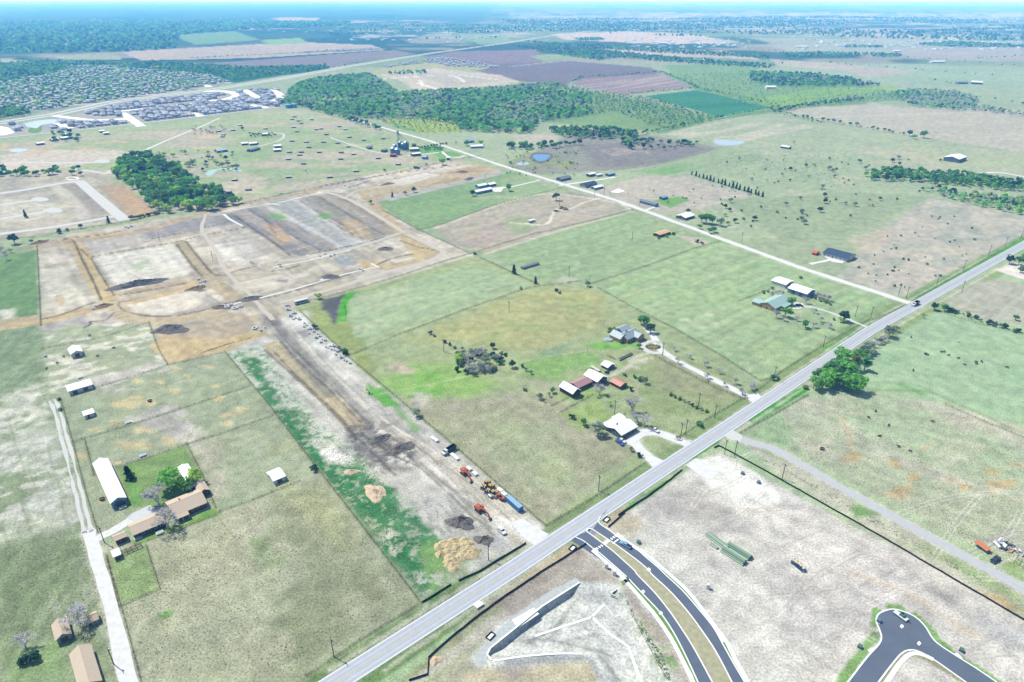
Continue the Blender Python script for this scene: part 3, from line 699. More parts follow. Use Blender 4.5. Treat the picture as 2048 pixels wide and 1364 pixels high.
for (x, y, rx, ry) in [(1656, 881, 12, 5), (1638, 897, 12, 5), (1712, 827, 16, 4), (1905, 962, 14, 6), (1995, 985, 16, 6)]:
    spot(x, y, rx, ry, (220, 212, 178), a=.75)
S([(1686, 835), (1697, 870), (1703, 900)], 3, (212, 192, 148), f=1.5, a=.7)
S([(1690, 770), (1740, 780), (1840, 782), (1900, 800), (2048, 868)], 3, (140, 164, 122), f=1.5, n=1, a=.7)
S([(1800, 770), (1840, 786)], 4, (120, 172, 96), f=2, n=2, a=.8)
P([(1480, 880), (1560, 900), (2060, 1175), (2060, 1240), (1800, 1100), (1540, 940)], (192, 192, 172), f=3, n=3)
P([(1480, 880), (1560, 900), (2060, 1175), (2060, 1240), (1800, 1100), (1540, 940)], (158, 176, 122), f=3, a=.6, m=(10, .53, .08), st=(-35, 3))
P([(1700, 1010), (1720, 1005), (1760, 1025), (1700, 1045)], (126, 168, 98), f=2, n=2, a=.85)
P([(1900, 1120), (2000, 1160), (2048, 1190), (2048, 1210), (1930, 1160)], (150, 180, 110), f=4, n=4, a=.7)
P([(1960, 1180), (2010, 1195), (2040, 1225), (2000, 1215)], (214, 172, 96), f=3, n=3, a=.85)
P([(2000, 1120), (2048, 1120), (2048, 1165), (2020, 1150)], (150, 176, 110), f=3, n=3, a=.8)
P([(1950, 1075), (2000, 1075), (2000, 1095), (1985, 1092)], (160, 160, 156), f=2, n=2, a=.8)
dirt = [(1198, 1052), (1290, 1005), (1372, 944), (1410, 916), (1440, 905), (1540, 962), (1700, 1050), (1900, 1150), (2060, 1246), (2500, 1500), (2500, 1700), (1000, 1700), (860, 1370), (880, 1300), (960, 1215), (1160, 1098), (1190, 1085)]
P(dirt, (216, 213, 204), f=.8)
P(dirt, (200, 196, 187), f=4, a=.6, m=(26, .52, .1), st=(140, 2.5))
P(dirt, (228, 225, 216), f=4, a=.6, m=(18, .56, .08), st=(35, 3))
P([(1380, 1010), (1440, 1010), (1520, 1070), (1460, 1080)], (170, 166, 164), f=6, n=7, a=.7)
P([(1280, 1000), (1400, 970), (1450, 1030), (1330, 1040)], (176, 170, 164), f=8, n=8, a=.7)
P([(1385, 925), (1405, 920), (1440, 911), (1500, 940), (1562, 985), (1562, 1005), (1540, 1012), (1490, 1012), (1420, 975)], (240, 240, 232), f=2, n=2)
P([(1500, 1010), (1600, 1020), (1640, 1030), (1560, 1040)], (228, 222, 208), f=4, n=4, a=.8)
P([(1220, 1030), (1280, 1030), (1290, 1060), (1230, 1080)], (206, 188, 146), f=4, n=5, a=.7)
P([(1580, 1140), (1800, 1180), (1980, 1300), (1800, 1320), (1600, 1260)], (190, 188, 180), f=10, n=10, a=.6)
for k in range(26):
    x, y = random.uniform(1420, 1980), random.uniform(1060, 1330)
    a = random.choice([-.55, -.6, .45, .1]) + random.uniform(-.1, .1); L = random.uniform(60, 190)
    S([(x, y), (x + L * .5, y - a * L * .5 + random.uniform(-8, 8)), (x + L, y - a * L)], random.uniform(.6, 1.6), random.choice([(174, 168, 160), (226, 222, 212), (184, 178, 172)]), f=.5, a=.45)
S([(1700, 1145), (1800, 1180), (1900, 1240), (1950, 1270)], 3, (222, 204, 176), f=1.5, n=1.5, a=.7)
P([(1840, 1160), (1900, 1190), (1960, 1240), (1920, 1235)], (164, 160, 156), f=3, n=3, a=.6)
P([(1960, 1230), (2048, 1270), (2048, 1300), (2000, 1280)], (160, 162, 166), f=6, n=5, a=.6)
P([(1560, 1230), (1590, 1240), (1600, 1310), (1575, 1300)], (186, 182, 176), f=4, n=4, a=.7)
P([(1570, 1220), (1640, 1200), (1700, 1190), (1690, 1198), (1600, 1230)], (228, 224, 214), f=2, n=2, a=.7)
# grass round the turning circle and the verges of the boulevard
for l in [[(1680, 1364), (1725, 1305), (1752, 1270)], [(1748, 1250), (1755, 1222)], [(1828, 1230), (1858, 1260), (1890, 1295)], [(1900, 1305), (1960, 1340), (1995, 1364)], [(1780, 1215), (1800, 1218)]]:
    S(l, 3.2, (128, 172, 92), f=.8, n=1, ns=4, a=.9)
S([(1760, 1364), (1800, 1312), (1825, 1306), (1870, 1325), (1930, 1364)], 3, (176, 176, 130), f=.8, n=.8)
# south: basin and its banks
P([(860, 1370), (880, 1300), (960, 1215), (1160, 1098), (1190, 1120), (1260, 1180), (1330, 1270), (1390, 1380)], (186, 178, 164), f=1.5, n=1)
P([(880, 1300), (960, 1240), (1010, 1260), (990, 1364), (860, 1370)], (182, 182, 150), f=4, n=4)
P([(800, 1364), (960, 1226), (1010, 1195), (1010, 1215), (900, 1330), (870, 1370)], (160, 166, 126), f=2, n=2, a=.8)
S([(830, 1364), (930, 1290), (985, 1240)], 4, (206, 202, 190), f=1.5, n=1, a=.7)
P([(985, 1200), (1130, 1110), (1165, 1100), (1170, 1110), (1090, 1165), (1010, 1215)], (170, 160, 148), f=2, n=2)
P([(1010, 1180), (1130, 1092), (1165, 1090), (1150, 1103), (1030, 1172)], (208, 192, 150), f=1, n=1)
P([(1200, 1052), (1232, 1018), (1258, 1008), (1220, 1052)], (208, 194, 150), f=1, n=1)
P([(940, 1320), (1000, 1240), (1150, 1165), (1240, 1170), (1290, 1260), (1370, 1380), (1190, 1380), (1060, 1330), (960, 1340)], (220, 221, 214), f=2, n=2)
P([(1030, 1350), (1080, 1325), (1180, 1320), (1215, 1380), (950, 1390), (920, 1364), (960, 1335)], (214, 202, 164), f=2.5, n=2)
P([(1010, 1320), (1100, 1310), (1185, 1312), (1210, 1364), (1225, 1380), (1215, 1380), (1175, 1322), (1090, 1326), (1010, 1334)], (176, 180, 178), f=1, n=.8)
for l in [[(1020, 1275), (1100, 1272), (1170, 1290), (1220, 1330), (1240, 1364)], [(1100, 1268), (1120, 1240), (1135, 1215), (1150, 1195)], [(1130, 1275), (1190, 1260)], [(1060, 1275), (1110, 1245), (1130, 1230)], [(1170, 1288), (1230, 1305)]]:
    S(l, 1.6, (166, 166, 160), f=.8, n=.8, a=.7)
P([(1230, 1180), (1262, 1210), (1330, 1310), (1350, 1364), (1330, 1364), (1270, 1250)], (150, 172, 116), f=3, a=.6, m=(3.5, .5, .08))
P([(1320, 1300), (1345, 1290), (1360, 1330), (1340, 1340)], (120, 172, 84), f=3, a=.7, m=(3, .42, .1))
P([(1296, 1170), (1350, 1240), (1400, 1310), (1440, 1364), (1415, 1364), (1360, 1270)], (196, 190, 140), f=1)

# ---- rows, ruts and paths
rows([(1192, 572), (1305, 532), (1440, 484), (1640, 545), (1818, 606), (1740, 648), (1530, 772), (1345, 650), (1250, 610)], 39.8, 3.2, .16)
rows([(978, 508), (1120, 466), (1262, 424), (1390, 470), (1440, 482), (1300, 530), (1180, 570), (1060, 560)], 39.8, 4, .14)
rows([(745, 405), (850, 374), (1030, 342), (1110, 384), (980, 420), (870, 455), (835, 460)], 36, 5, .12)
rows([(590, 615), (760, 560), (960, 512), (1060, 560), (860, 640), (700, 690)], 44, 3.5, .14)
rows([(-300, 640), (84, 650), (100, 800), (185, 1075), (262, 1364), (-300, 1364)], 100, 2.4, .20)
rows([(-300, 560), (76, 500), (80, 636), (-300, 660)], 100, 3, .18)
rows([(205, 1130), (420, 1040), (640, 960), (835, 1200), (600, 1345), (300, 1364)], 52, 5, .08)
rows([(800, 800), (940, 800), (1080, 780), (1270, 900), (1090, 1050), (900, 880)], 128, 4.5, .12)
rows([(1550, 225), (1725, 200), (1960, 215), (2048, 222), (2048, 305), (1800, 268)], 10, 9, .10)
rows([(870, 452), (1000, 408), (1120, 386), (1190, 396), (1252, 418), (1100, 465), (975, 505), (905, 490)], 35, 4, .14)
rows([(1890, 605), (1960, 560), (2300, 620), (2300, 700), (2048, 650), (1960, 640)], 40, 3.2, .16)
rows([(1198, 1052), (1440, 905), (1700, 1050), (2060, 1246), (2060, 1400), (1420, 1400)], 35, 3.2, .10)
rows([(1198, 1052), (1440, 905), (1700, 1050), (2060, 1246), (2060, 1400), (1420, 1400)], 145, 4.0, .10)
rows([(545, 620), (1092, 1052), (1050, 1090), (640, 850), (520, 690)], 127, 2.2, .26)
rows([(75, 487), (410, 425), (700, 355), (840, 462), (950, 510), (590, 612), (450, 704), (335, 728), (84, 655)], 128, 3.6, .16)
rows([(75, 487), (410, 425), (700, 355), (840, 462), (950, 510), (590, 612), (450, 704), (335, 728), (84, 655)], 38, 4.2, .12)
rows([(1490, 868), (1600, 800), (1900, 810), (2300, 930), (2300, 1300), (2048, 1150), (1560, 890)], 150, 4, .14)
for k in range(26):
    x, y = random.choice([(random.uniform(440, 560), random.uniform(790, 960)), (random.uniform(200, 420), random.uniform(760, 900)), (random.uniform(400, 700), random.uniform(1010, 1180)), (random.uniform(20, 160), random.uniform(1000, 1200))])
    a = random.choice([.7, 2.2, 2.4, .9]) + random.uniform(-.3, .3)
    tracks(x, y, math.cos(a), math.sin(a), random.uniform(20, 70), random.choice([(200, 196, 172), (136, 146, 110)]), .4, random.uniform(-.08, .08))
for k in range(30):
    x, y = random.uniform(1250, 2000), random.uniform(1000, 1340); a = random.choice([.6, 2.5, 2.7, .2]) + random.uniform(-.2, .2)
    tracks(x, y, math.cos(a), math.sin(a), random.uniform(25, 80), random.choice([(180, 174, 166), (232, 229, 220), (192, 186, 178)]), .5, random.uniform(-.1, .1), 2.0, .6)
for k in range(30):
    t = random.random(); x, y = 560 + 440 * t + random.uniform(-20, 20), 660 + 380 * t + random.uniform(-25, 25)
    tracks(x, y, math.cos(2.22 + random.uniform(-.1, .1)), math.sin(2.22), random.uniform(20, 60), random.choice([(158, 152, 142), (226, 222, 212), (134, 128, 120)]), .5, random.uniform(-.05, .05), 2.2, .7)
for k in range(18):
    x, y = random.uniform(700, 1250), random.uniform(560, 960); a = random.uniform(0, 3.14)
    tracks(x, y, math.cos(a), math.sin(a), random.uniform(30, 90), (190, 190, 152), .3, random.uniform(-.1, .1))
for l in [[(560, 600), (700, 640), (800, 660), (960, 600)], [(750, 790), (900, 760), (1060, 720), (1180, 700)], [(1520, 780), (1640, 780), (1800, 850), (1960, 900)], [(440, 880), (450, 940), (430, 1000), (470, 1060), (600, 1100)], [(250, 830), (320, 850), (390, 890), (450, 960)], [(1700, 790), (1760, 850), (1850, 900), (2000, 930)], [(940, 640), (1000, 590), (1100, 560)], [(1250, 755), (1290, 800), (1380, 850)]]:
    S(l, .9, (206, 200, 174), f=.5, n=.4, a=.45)
S([(660, 1340), (1000, 1128), (1230, 990), (1530, 785), (1730, 650), (2060, 466)], 1.8, (206, 202, 180), f=.9, n=1.0, ns=4, a=.7, sm=False)
S([(770, 1340), (1040, 1150), (1100, 1112)], 1.8, (206, 202, 180), f=.9, n=1.0, ns=4, a=.7, sm=False)
S([(1290, 985), (1560, 808), (1770, 666), (2060, 502)], 1.6, (206, 202, 180), f=.9, n=1.0, ns=4, a=.7, sm=False)

# churned spoil round the open trench, clods beside the haul track
P([(690, 848), (745, 850), (780, 868), (835, 902), (815, 930), (770, 925), (740, 935), (700, 900)], (112, 110, 108), f=2, a=.8, m=(2.4, .49, .07))
P([(700, 880), (760, 905), (800, 950), (750, 945)], (128, 126, 124), f=2, a=.7, m=(1.8, .5, .08), st=(128, 2.5))
P([(850, 1000), (930, 975), (985, 1040), (900, 1085), (860, 1060)], (150, 148, 142), f=2, a=.6, m=(1.8, .53, .07), st=(120, 3))
for l, w, c in [([(545, 700), (590, 748), (640, 795), (690, 845), (712, 880)], 1.4, (104, 96, 84)), ([(562, 684), (610, 735), (665, 785), (722, 845)], 1.4, (104, 96, 84)), ([(540, 640), (580, 690), (640, 750), (720, 830), (745, 850)], 1.6, (120, 116, 110)), ([(725, 870), (780, 905), (815, 925)], 1.6, (90, 88, 86)), ([(760, 905), (830, 930), (900, 990), (950, 1040)], 1.2, (128, 122, 112)), ([(690, 855), (720, 880), (750, 910), (790, 950)], 1.6, (104, 102, 100)), ([(570, 662), (620, 720), (690, 790), (760, 850), (850, 905), (960, 985), (1030, 1050)], .9, (164, 158, 148)), ([(585, 655), (640, 720), (705, 785), (775, 845), (865, 900), (975, 980), (1045, 1045)], .9, (236, 232, 222))]:
    S(l, w, c, f=.7, n=.8, ns=4, a=.75)
for l, w in [([(262, 1380), (235, 1268), (205, 1160), (183, 1085), (176, 1060)], 6.6), ([(1510, 802), (1480, 785), (1400, 745), (1340, 713), (1318, 695), (1306, 672), (1290, 650)], 6.4), ([(1384, 890), (1345, 876), (1310, 864), (1280, 868), (1270, 885), (1290, 908), (1318, 932)], 7.6), ([(1838, 612), (1600, 535), (1400, 462), (1230, 400), (1000, 330)], 9), ([(1470, 876), (1520, 890), (1560, 905), (1700, 985), (1860, 1075), (2070, 1190)], 7.4)]:
    S(l, w, (214, 211, 196), f=1.2, n=.9, ns=3, a=.7)

# fence lines: the rank grass and litter along the wires
FENCES = [("wire fence between the weed strip and the big pasture", [(452, 706), (540, 812), (640, 944), (740, 1072), (842, 1206)]), ("wire fence along the corridor's east side", [(600, 622), (700, 716), (800, 800), (900, 884), (1000, 972), (1092, 1052)]),
          ("wire fence beside the highway along the brown pasture", [(1092, 1052), (1180, 1000), (1290, 926)]), ("wire fence beside the highway along the big pasture", [(842, 1206), (740, 1268), (612, 1352)]),
          ("dark paddock fence along the farm lane", [(122, 800), (146, 885), (172, 985), (196, 1065)]), ("cross fence under the long paddock barn", [(188, 776), (270, 752), (335, 730)]), ("fence on the near side of the buff spur", [(335, 730), (450, 704)]), ("cross fence through the spotted paddocks", [(146, 884), (300, 838), (500, 772)]),
          ("cross fence behind the farmhouse yard", [(232, 935), (300, 914), (375, 888), (440, 868), (520, 840), (545, 832)]), ("small pen fence beside the spotted paddock", [(170, 880), (188, 950)]), ("yard fence behind the farmhouse garden", [(374, 888), (400, 940), (432, 1016)]),
          ("fence along the farmhouse front", [(270, 1090), (350, 1062), (440, 1025)]), ("square pen fence beside the farm drive", [(213, 1112), (238, 1214), (320, 1177), (292, 1090)]), ("fence along the near side of the farm drive", [(213, 1112), (250, 1240), (285, 1372)]),
          ("fence running out from the white field shed", [(440, 1022), (505, 1000), (600, 962)]), ("dark hedge fence on the far left field", [(74, 490), (78, 560), (82, 652)]), ("fence along the top of the upper paddock", [(84, 698), (200, 676), (298, 645)]),
          ("fence along the end of the upper paddock", [(298, 645), (318, 700), (335, 728)]), ("fence behind the building site toward the copse", [(0, 478), (80, 474), (130, 462), (280, 440)]), ("fence along the hut pasture above the site", [(480, 408), (600, 382), (760, 352), (880, 325), (960, 312)]),
          ("fence round the corner of the building site", [(765, 420), (835, 458), (940, 507), (880, 525), (780, 558), (660, 592), (600, 606)]), ("fence between the green field and the brown circle", [(835, 460), (880, 450), (985, 412), (1080, 386), (1130, 375)]), ("fence across the brown circle's lower edge", [(940, 508), (1060, 470), (1180, 442), (1265, 420)]),
          ("fence between the two mown pastures", [(1180, 568), (1290, 533), (1380, 500), (1440, 482)]), ("fence from the lone cedar to the shrubs", [(960, 515), (1030, 548), (1075, 568)]), ("fence through the shrubs across the pasture", [(690, 715), (800, 668), (950, 612), (1060, 575), (1180, 560)]), ("fence down from the shrubs to the driveway", [(1195, 575), (1260, 612), (1345, 655), (1440, 710), (1520, 762), (1545, 755)]),
          ("roadside fence from the driveway to the green-roofed house", [(1520, 778), (1560, 745), (1640, 695), (1740, 638)]), ("yard fence of the green-roofed house", [(1478, 602), (1530, 582), (1545, 577)]), ("fence on the far side of the thin drive", [(1745, 640), (1820, 608)]),
          ("roadside fence from the white house to the driveway", [(1350, 880), (1420, 835), (1490, 795)]), ("garden fence beside the white house", [(1200, 860), (1235, 838), (1250, 828)]), ("barnyard rail fence below the red barn row", [(1122, 824), (1185, 790)]), ("short rail fence under the low white barn", [(1103, 812), (1136, 796)]),
          ("fence along the driveway side of the barn pasture", [(1310, 712), (1370, 745), (1440, 780), (1495, 800)]), ("roadside fence below the roadside trees", [(1480, 866), (1560, 822), (1615, 790)]), ("fence along the corner field across the highway", [(1870, 620), (1950, 645), (2060, 672)]), ("roadside fence of the scrub field", [(1832, 596), (1950, 530), (2060, 466)]),
          ("fence crossing the cattle pasture", [(1890, 808), (1950, 835), (2060, 880)])]
for _l, _p in FENCES:
    S(_p, .9 if _p[0][1] > 520 else 1.3, (104, 110, 84), f=.45, n=.5, ns=4, a=.62, sm=False)
    S(_p, 2.6, (150, 160, 118), f=1, n=.8, ns=5, a=.25, sm=False)


GZ = np.zeros(gx.size)
def dig_basin():
    """the detention basin: sheer below its wall, sloping up on the other sides"""
    wall = GA([(1160, 1165), (1085, 1213), (981, 1297), (974, 1310), (982, 1322)])
    rest = GA([(982, 1322), (1050, 1318), (1185, 1312), (1215, 1380), (1300, 1420), (1350, 1364), (1290, 1250), (1250, 1185), (1160, 1165)])
    poly = np.concatenate([wall, rest[1:-1]])
    d = poly_sd(gx, gy, poly)
    k = np.nonzero(d > 0)[0]
    dw, dr = line_d(gx[k], gy[k], wall), line_d(gx[k], gy[k], rest)
    GZ[k] = -2.4 * sstep(0, .9, dw) * sstep(0, 7, dr)
dig_basin()
def build_ground():
    fine = fbm(gx, gy, 4.0, 5, 2); mid = fbm(gx, gy, 22.0, 6, 3); big = fbm(gx, gy, 130.0, 8, 3)
    k = (1 + (fine - .5) * .46 + (mid - .5) * .16 + (big - .5) * .16)[:, None]
    tint = np.stack([1 + (big - .5) * .08, 1 + 0 * big, 1 - (mid - .5) * .10], 1)
    col = np.ones((gx.size, 4), np.float32); col[:, :3] = np.clip(GCOL * k * tint, 0, 1)
    v = np.zeros((gx.size, 3), np.float32); v[:, 0] = gx; v[:, 1] = gy; v[:, 2] = GZ
    i = np.arange(NR - 1)[:, None] * NC + np.arange(NC - 1)[None, :]
    i = i.ravel()
    f = np.stack([i, i + 1, i + NC + 1, i + NC], 1)
    m = bpy.data.materials.new("ground_surface"); m.use_nodes = True
    nt = m.node_tree; N, L = nt.nodes, nt.links
    b = N["Principled BSDF"]; b.inputs["Roughness"].default_value = 1; b.inputs["Specular IOR Level"].default_value = 0.0
    at = N.new("ShaderNodeAttribute"); at.attribute_name = "soil_and_grass"
    tc = N.new("ShaderNodeTexCoord")
    def noise(sc, det, ro=.65):
        q = N.new("ShaderNodeTexNoise"); q.inputs["Scale"].default_value = sc; q.inputs["Detail"].default_value = det; q.inputs["Roughness"].default_value = ro
        L.new(tc.outputs["Object"], q.inputs["Vector"]); return q
    n1, n2 = noise(1.1, 5), noise(.13, 5)
    r1 = N.new("ShaderNodeMapRange"); r1.inputs[1].default_value = .36; r1.inputs[2].default_value = .64; r1.inputs[3].default_value = .70; r1.inputs[4].default_value = 1.28
    r2 = N.new("ShaderNodeMapRange"); r2.inputs[1].default_value = .36; r2.inputs[2].default_value = .64; r2.inputs[3].default_value = .91; r2.inputs[4].default_value = 1.09
    L.new(n1.outputs[0], r1.inputs[0]); L.new(n2.outputs[0], r2.inputs[0])
    q = N.new("ShaderNodeMath"); q.operation = 'MULTIPLY'; L.new(r1.outputs[0], q.inputs[0]); L.new(r2.outputs[0], q.inputs[1])
    vm = N.new("ShaderNodeVectorMath"); vm.operation = 'SCALE'; L.new(at.outputs["Color"], vm.inputs[0]); L.new(q.outputs[0], vm.inputs["Scale"])
    L.new(vm.outputs[0], b.inputs["Base Color"])
    bp = N.new("ShaderNodeBump"); bp.inputs["Strength"].default_value = .4; bp.inputs["Distance"].default_value = .5
    L.new(n1.outputs[0], bp.inputs["Height"]); L.new(bp.outputs[0], b.inputs["Normal"])
    me = np_mesh("ground", v, f, m)
    ca = me.color_attributes.new("soil_and_grass", 'FLOAT_COLOR', 'POINT')
    ca.data.foreach_set("color", col.ravel())
    o = link("ground", me)
    tag(o, "open farmland with pastures, bare graded soil and ploughed fields", "ground", kind="structure")
    return o
build_ground()

# ------------------------------------------------------------------ sheets, ribbons, kerbs
def zlift(p, layer):
    return layer * (0.012 + 0.00006 * math.hypot(p[0], p[1]))
def sheet(name, poly, mat, layer=1, label=None, world_pts=False, sm=False):
    pts = poly if world_pts else [tuple(G(*p))[:2] for p in (smooth(list(poly) + [poly[0]], 6)[:-1] if sm else poly)]
    bm = bmesh.new()
    vs = [bm.verts.new((x, y, zlift((x, y), layer))) for x, y in pts]
    fc = bm.faces.new(vs)
    bmesh.ops.triangulate(bm, faces=[fc])
    bmesh.ops.recalc_face_normals(bm, faces=bm.faces)
    if sum(f.normal.z for f in bm.faces) < 0: bmesh.ops.reverse_faces(bm, faces=bm.faces)
    me = bpy.data.meshes.new(name); bm.to_mesh(me); bm.free(); me.materials.append(mat)
    return tag(link(name, me), label, None, None, "structure")
def resample(w, step):
    out = [w[0]]
    for a, b in zip(w[:-1], w[1:]):
        L = math.hypot(b[0] - a[0], b[1] - a[1]); n = max(1, int(L / step))
        for k in range(1, n + 1): out.append((a[0] + (b[0] - a[0]) * k / n, a[1] + (b[1] - a[1]) * k / n))
    return out
def frames(w):
    out = []
    for i, p in enumerate(w):
        a, b = w[max(i - 1, 0)], w[min(i + 1, len(w) - 1)]
        d = Vector((b[0] - a[0], b[1] - a[1])); d.normalize()
        out.append((Vector(p), Vector((-d.y, d.x))))
    return out
def ribbon(name, pts, wid, mat, layer=1, label=None, rag=0.0, off=0.0, step=2.5, sm=True, world_pts=False, parent=None, kind="structure", thick=0.0, z0=None):
    w = pts if world_pts else [tuple(G(*p))[:2] for p in pts]
    if sm and len(w) > 2: w = smooth(w, 8)
    w = resample(w, step)
    v, f = [], []
    rnd = random.Random(len(w) * 31 + int(wid * 10))
    ja, jb = [[rnd.uniform(-1, 1) for _ in range(len(w) + 6)] for _ in (0, 1)]
    sm_ = lambda q, i: (q[i] + 2 * q[i + 1] + 3 * q[i + 2] + 2 * q[i + 3] + q[i + 4]) / 5.5
    for i, (p, nrm) in enumerate(frames(w)):
        l, r = wid / 2 + rag * sm_(ja, i), wid / 2 + rag * sm_(jb, i)
        a, b = p + nrm * (off + l), p + nrm * (off - r)
        z = zlift(p, layer) if z0 is None else z0
        if thick:
            v += [(a.x, a.y, z), (a.x, a.y, z + thick), (b.x, b.y, z + thick), (b.x, b.y, z)]
        else:
            v += [(a.x, a.y, z), (b.x, b.y, z)]
    n = len(w); k = 4 if thick else 2
    for i in range(n - 1):
        o = i * k
        if thick: f += [(o, o + k, o + k + 1, o + 1), (o + 1, o + k + 1, o + k + 2, o + 2), (o + 2, o + k + 2, o + k + 3, o + 3)]
        else: f += [(o, o + 1, o + 3, o + 2)]
    if thick: f += [(0, 1, 2, 3), tuple(((n - 1) * k + q) for q in (3, 2, 1, 0))]
    me = np_mesh(name, v, f, mat)
    o = link(name, me, parent)
    if not parent: tag(o, label, None, None, kind)
    return o

# ------------------------------------------------------------------ roads, drives, kerbs, water
M_HIGHWAY = material("weathered_chip_seal", C(210, 216, 226), .95, noise=.10, scale=.35, spec=.1)
M_TRACK = material("worn_wheel_path", C(196, 203, 215), .95, noise=.10, scale=.35, spec=.1)
M_ASPH = material("new_asphalt", C(108, 120, 138), .9, noise=.16, scale=.12, spec=.2, stretch=(1, 1, 1))
M_GRAVEL = material("white_gravel", (.385, .39, .375), 1, noise=.2, scale=.4, spec=0, bump=.3)
M_GRAVEL2 = material("grey_gravel", C(226, 228, 226), 1, noise=.12, scale=.4, spec=0, bump=.3)
M_CONC = material("new_concrete", (.50, .51, .505), .85, noise=.06, scale=.6, spec=.2)
M_CONC2 = material("grey_concrete", C(206, 216, 220), .9, noise=.08, scale=.5, spec=.2)
M_PAINT = material("road_paint", (.7, .7, .7), .8)
M_YELLOW = material("yellow_road_paint", C(228, 222, 180), .8, noise=.1, scale=.8)
M_DRYGRASS = material("median_grass", C(188, 186, 154), 1, noise=.35, scale=.5, spec=0, bump=.5)
M_GREENGRASS = material("verge_grass", C(126, 168, 92), 1, noise=.30, scale=.5, spec=0, bump=.5)
M_WATER = material("pond_water", C(60, 130, 190), .12, noise=.06, scale=.05, spec=.5)
M_WATER2 = material("pale_pond_water", C(190, 206, 220), .25, noise=.06, scale=.05, spec=.5)

def ext(pts, a=0.0, b=0.0):
    """world line through photo points, carried on by a and b metres at its ends"""
    w = [Vector(tuple(G(*p))[:2]) for p in pts]
    if a: w[0] = w[0] + (w[0] - w[1]).normalized() * a
    if b: w[-1] = w[-1] + (w[-1] - w[-2]).normalized() * b
    return [tuple(p) for p in w]
HW = ext([(676, 1362), (1024, 1139), (1536, 799), (1740, 661), (2048, 489)], 250, 1500)
ribbon("road", HW, 8.6, M_HIGHWAY, 2, "pale grey two-lane highway running straight across the farmland", sm=False, world_pts=True, step=8)
for off in (-2.9, -1.1, 1.1, 2.9):
    ribbon("wheel_path", HW, .7, M_TRACK, 3, "darker wheel path worn along the highway", sm=False, world_pts=True, off=off, step=8, rag=.12)
for off in (-.16, .16):
    ribbon("centre_line", HW, .16, M_YELLOW, 4, "faded yellow centre line of the highway", sm=False, world_pts=True, off=off, step=10)
for off in (-3.9, 3.9):
    ribbon("edge_line", HW, .14, M_PAINT, 4, "white edge line along the highway", sm=False, world_pts=True, off=off, step=10)
# the long gravel road and lanes
ribbon("gravel_road", [(1838, 612), (1600, 535), (1400, 462), (1230, 400), (1000, 330), (860, 282), (740, 248), (640, 219), (560, 214)], 6.2, M_GRAVEL, 1, "long straight white gravel road between the pastures", rag=.55, sm=False)
ribbon("boundary_track", [(640, 219), (560, 214), (280, 247), (0, 276), (-300, 305)], 5.5, M_GRAVEL2, 1, "pale track behind the new subdivision's back fences", rag=.55, sm=False)
ribbon("farm_drive", [(262, 1380), (235, 1268), (205, 1160), (183, 1085), (176, 1060)], 5.0, M_GRAVEL, 1, "white gravel farm drive entering along the strip field", rag=.5)
ribbon("wheel_rut", [(176, 1066), (164, 1010), (140, 920), (115, 825), (104, 800)], 1.5, M_GRAVEL2, 1, "pale wheel rut of the grassy farm lane", rag=.5, off=-1.3)
ribbon("wheel_rut", [(176, 1066), (164, 1010), (140, 920), (115, 825), (104, 800)], 1.5, M_GRAVEL2, 1, "second pale wheel rut of the grassy farm lane", rag=.5, off=1.3)
ribbon("yard_drive", [(178, 1082), (195, 1077), (225, 1062), (262, 1040)], 4.4, M_GRAVEL, 2, "short gravel drive turning into the farmyard", rag=.45)
sheet("gravel_yard", [(238, 1052), (262, 1028), (300, 1010), (322, 1022), (316, 1034), (262, 1048)], material("pale_yard_gravel", C(226, 232, 234), 1, noise=.10, scale=.4, spec=0), 1, "pale gravel yard between the tan-roofed house and garage")
ribbon("driveway", [(1510, 802), (1480, 785), (1400, 745), (1340, 713), (1318, 695), (1306, 672), (1290, 650)], 4.6, M_GRAVEL, 1, "curved gravel driveway up to the grey-roofed house", rag=.45)
ribbon("driveway_loop", [(1328, 704), (1310, 706), (1292, 700), (1286, 691), (1296, 684), (1314, 684), (1322, 692)], 3.6, M_GRAVEL2, 1, "gravel turning loop round the flower bed", rag=.35)
ribbon("driveway", [(1384, 890), (1345, 876), (1310, 864), (1280, 868), (1270, 885), (1290, 908), (1318, 932)], 5.6, M_GRAVEL, 1, "horseshoe gravel driveway of the white house by the highway", rag=.55)
sheet("gravel_yard", [(1258, 872), (1285, 862), (1300, 864), (1290, 872), (1276, 880), (1268, 892), (1250, 888), (1244, 886)], M_GRAVEL, 2, "white parking yard beside the house by the highway")
ribbon("driveway", [(1735, 655), (1700, 640), (1660, 625), (1630, 616), (1605, 612)], 2.8, M_GRAVEL2, 1, "thin pale drive to the green-roofed house", rag=.35)
sheet("gravel_yard", [(1582, 612), (1592, 604), (1606, 607), (1610, 613), (1598, 618), (1586, 618)], M_GRAVEL, 1, "pale yard before the green-roofed house")
ribbon("lane", [(1470, 876), (1520, 890), (1560, 905), (1700, 985), (1860, 1075), (2070, 1190)], 5.2, material("grey_lane", C(206, 211, 214), 1, noise=.10, scale=.4, spec=0), 1, "grey gravel lane leaving the highway past the big bare lot", rag=.4)
ribbon("driveway", [(1620, 528), (1650, 522), (1668, 518)], 4, M_GRAVEL, 2, "short drive to the dark-roofed house", rag=.45)
sheet("gravel_yard", [(1648, 512), (1660, 508), (1692, 522), (1684, 527), (1664, 524)], M_GRAVEL, 3, "white yard in front of the dark-roofed house")
ribbon("driveway", [(1080, 360), (1030, 372), (1000, 376)], 3.5, M_GRAVEL, 1, "pale drive to the blue and white houses", rag=.45)
sheet("gravel_yard", [(966, 378), (1010, 373), (1002, 384), (986, 384)], M_GRAVEL, 2, "white yard between the blue and white houses")
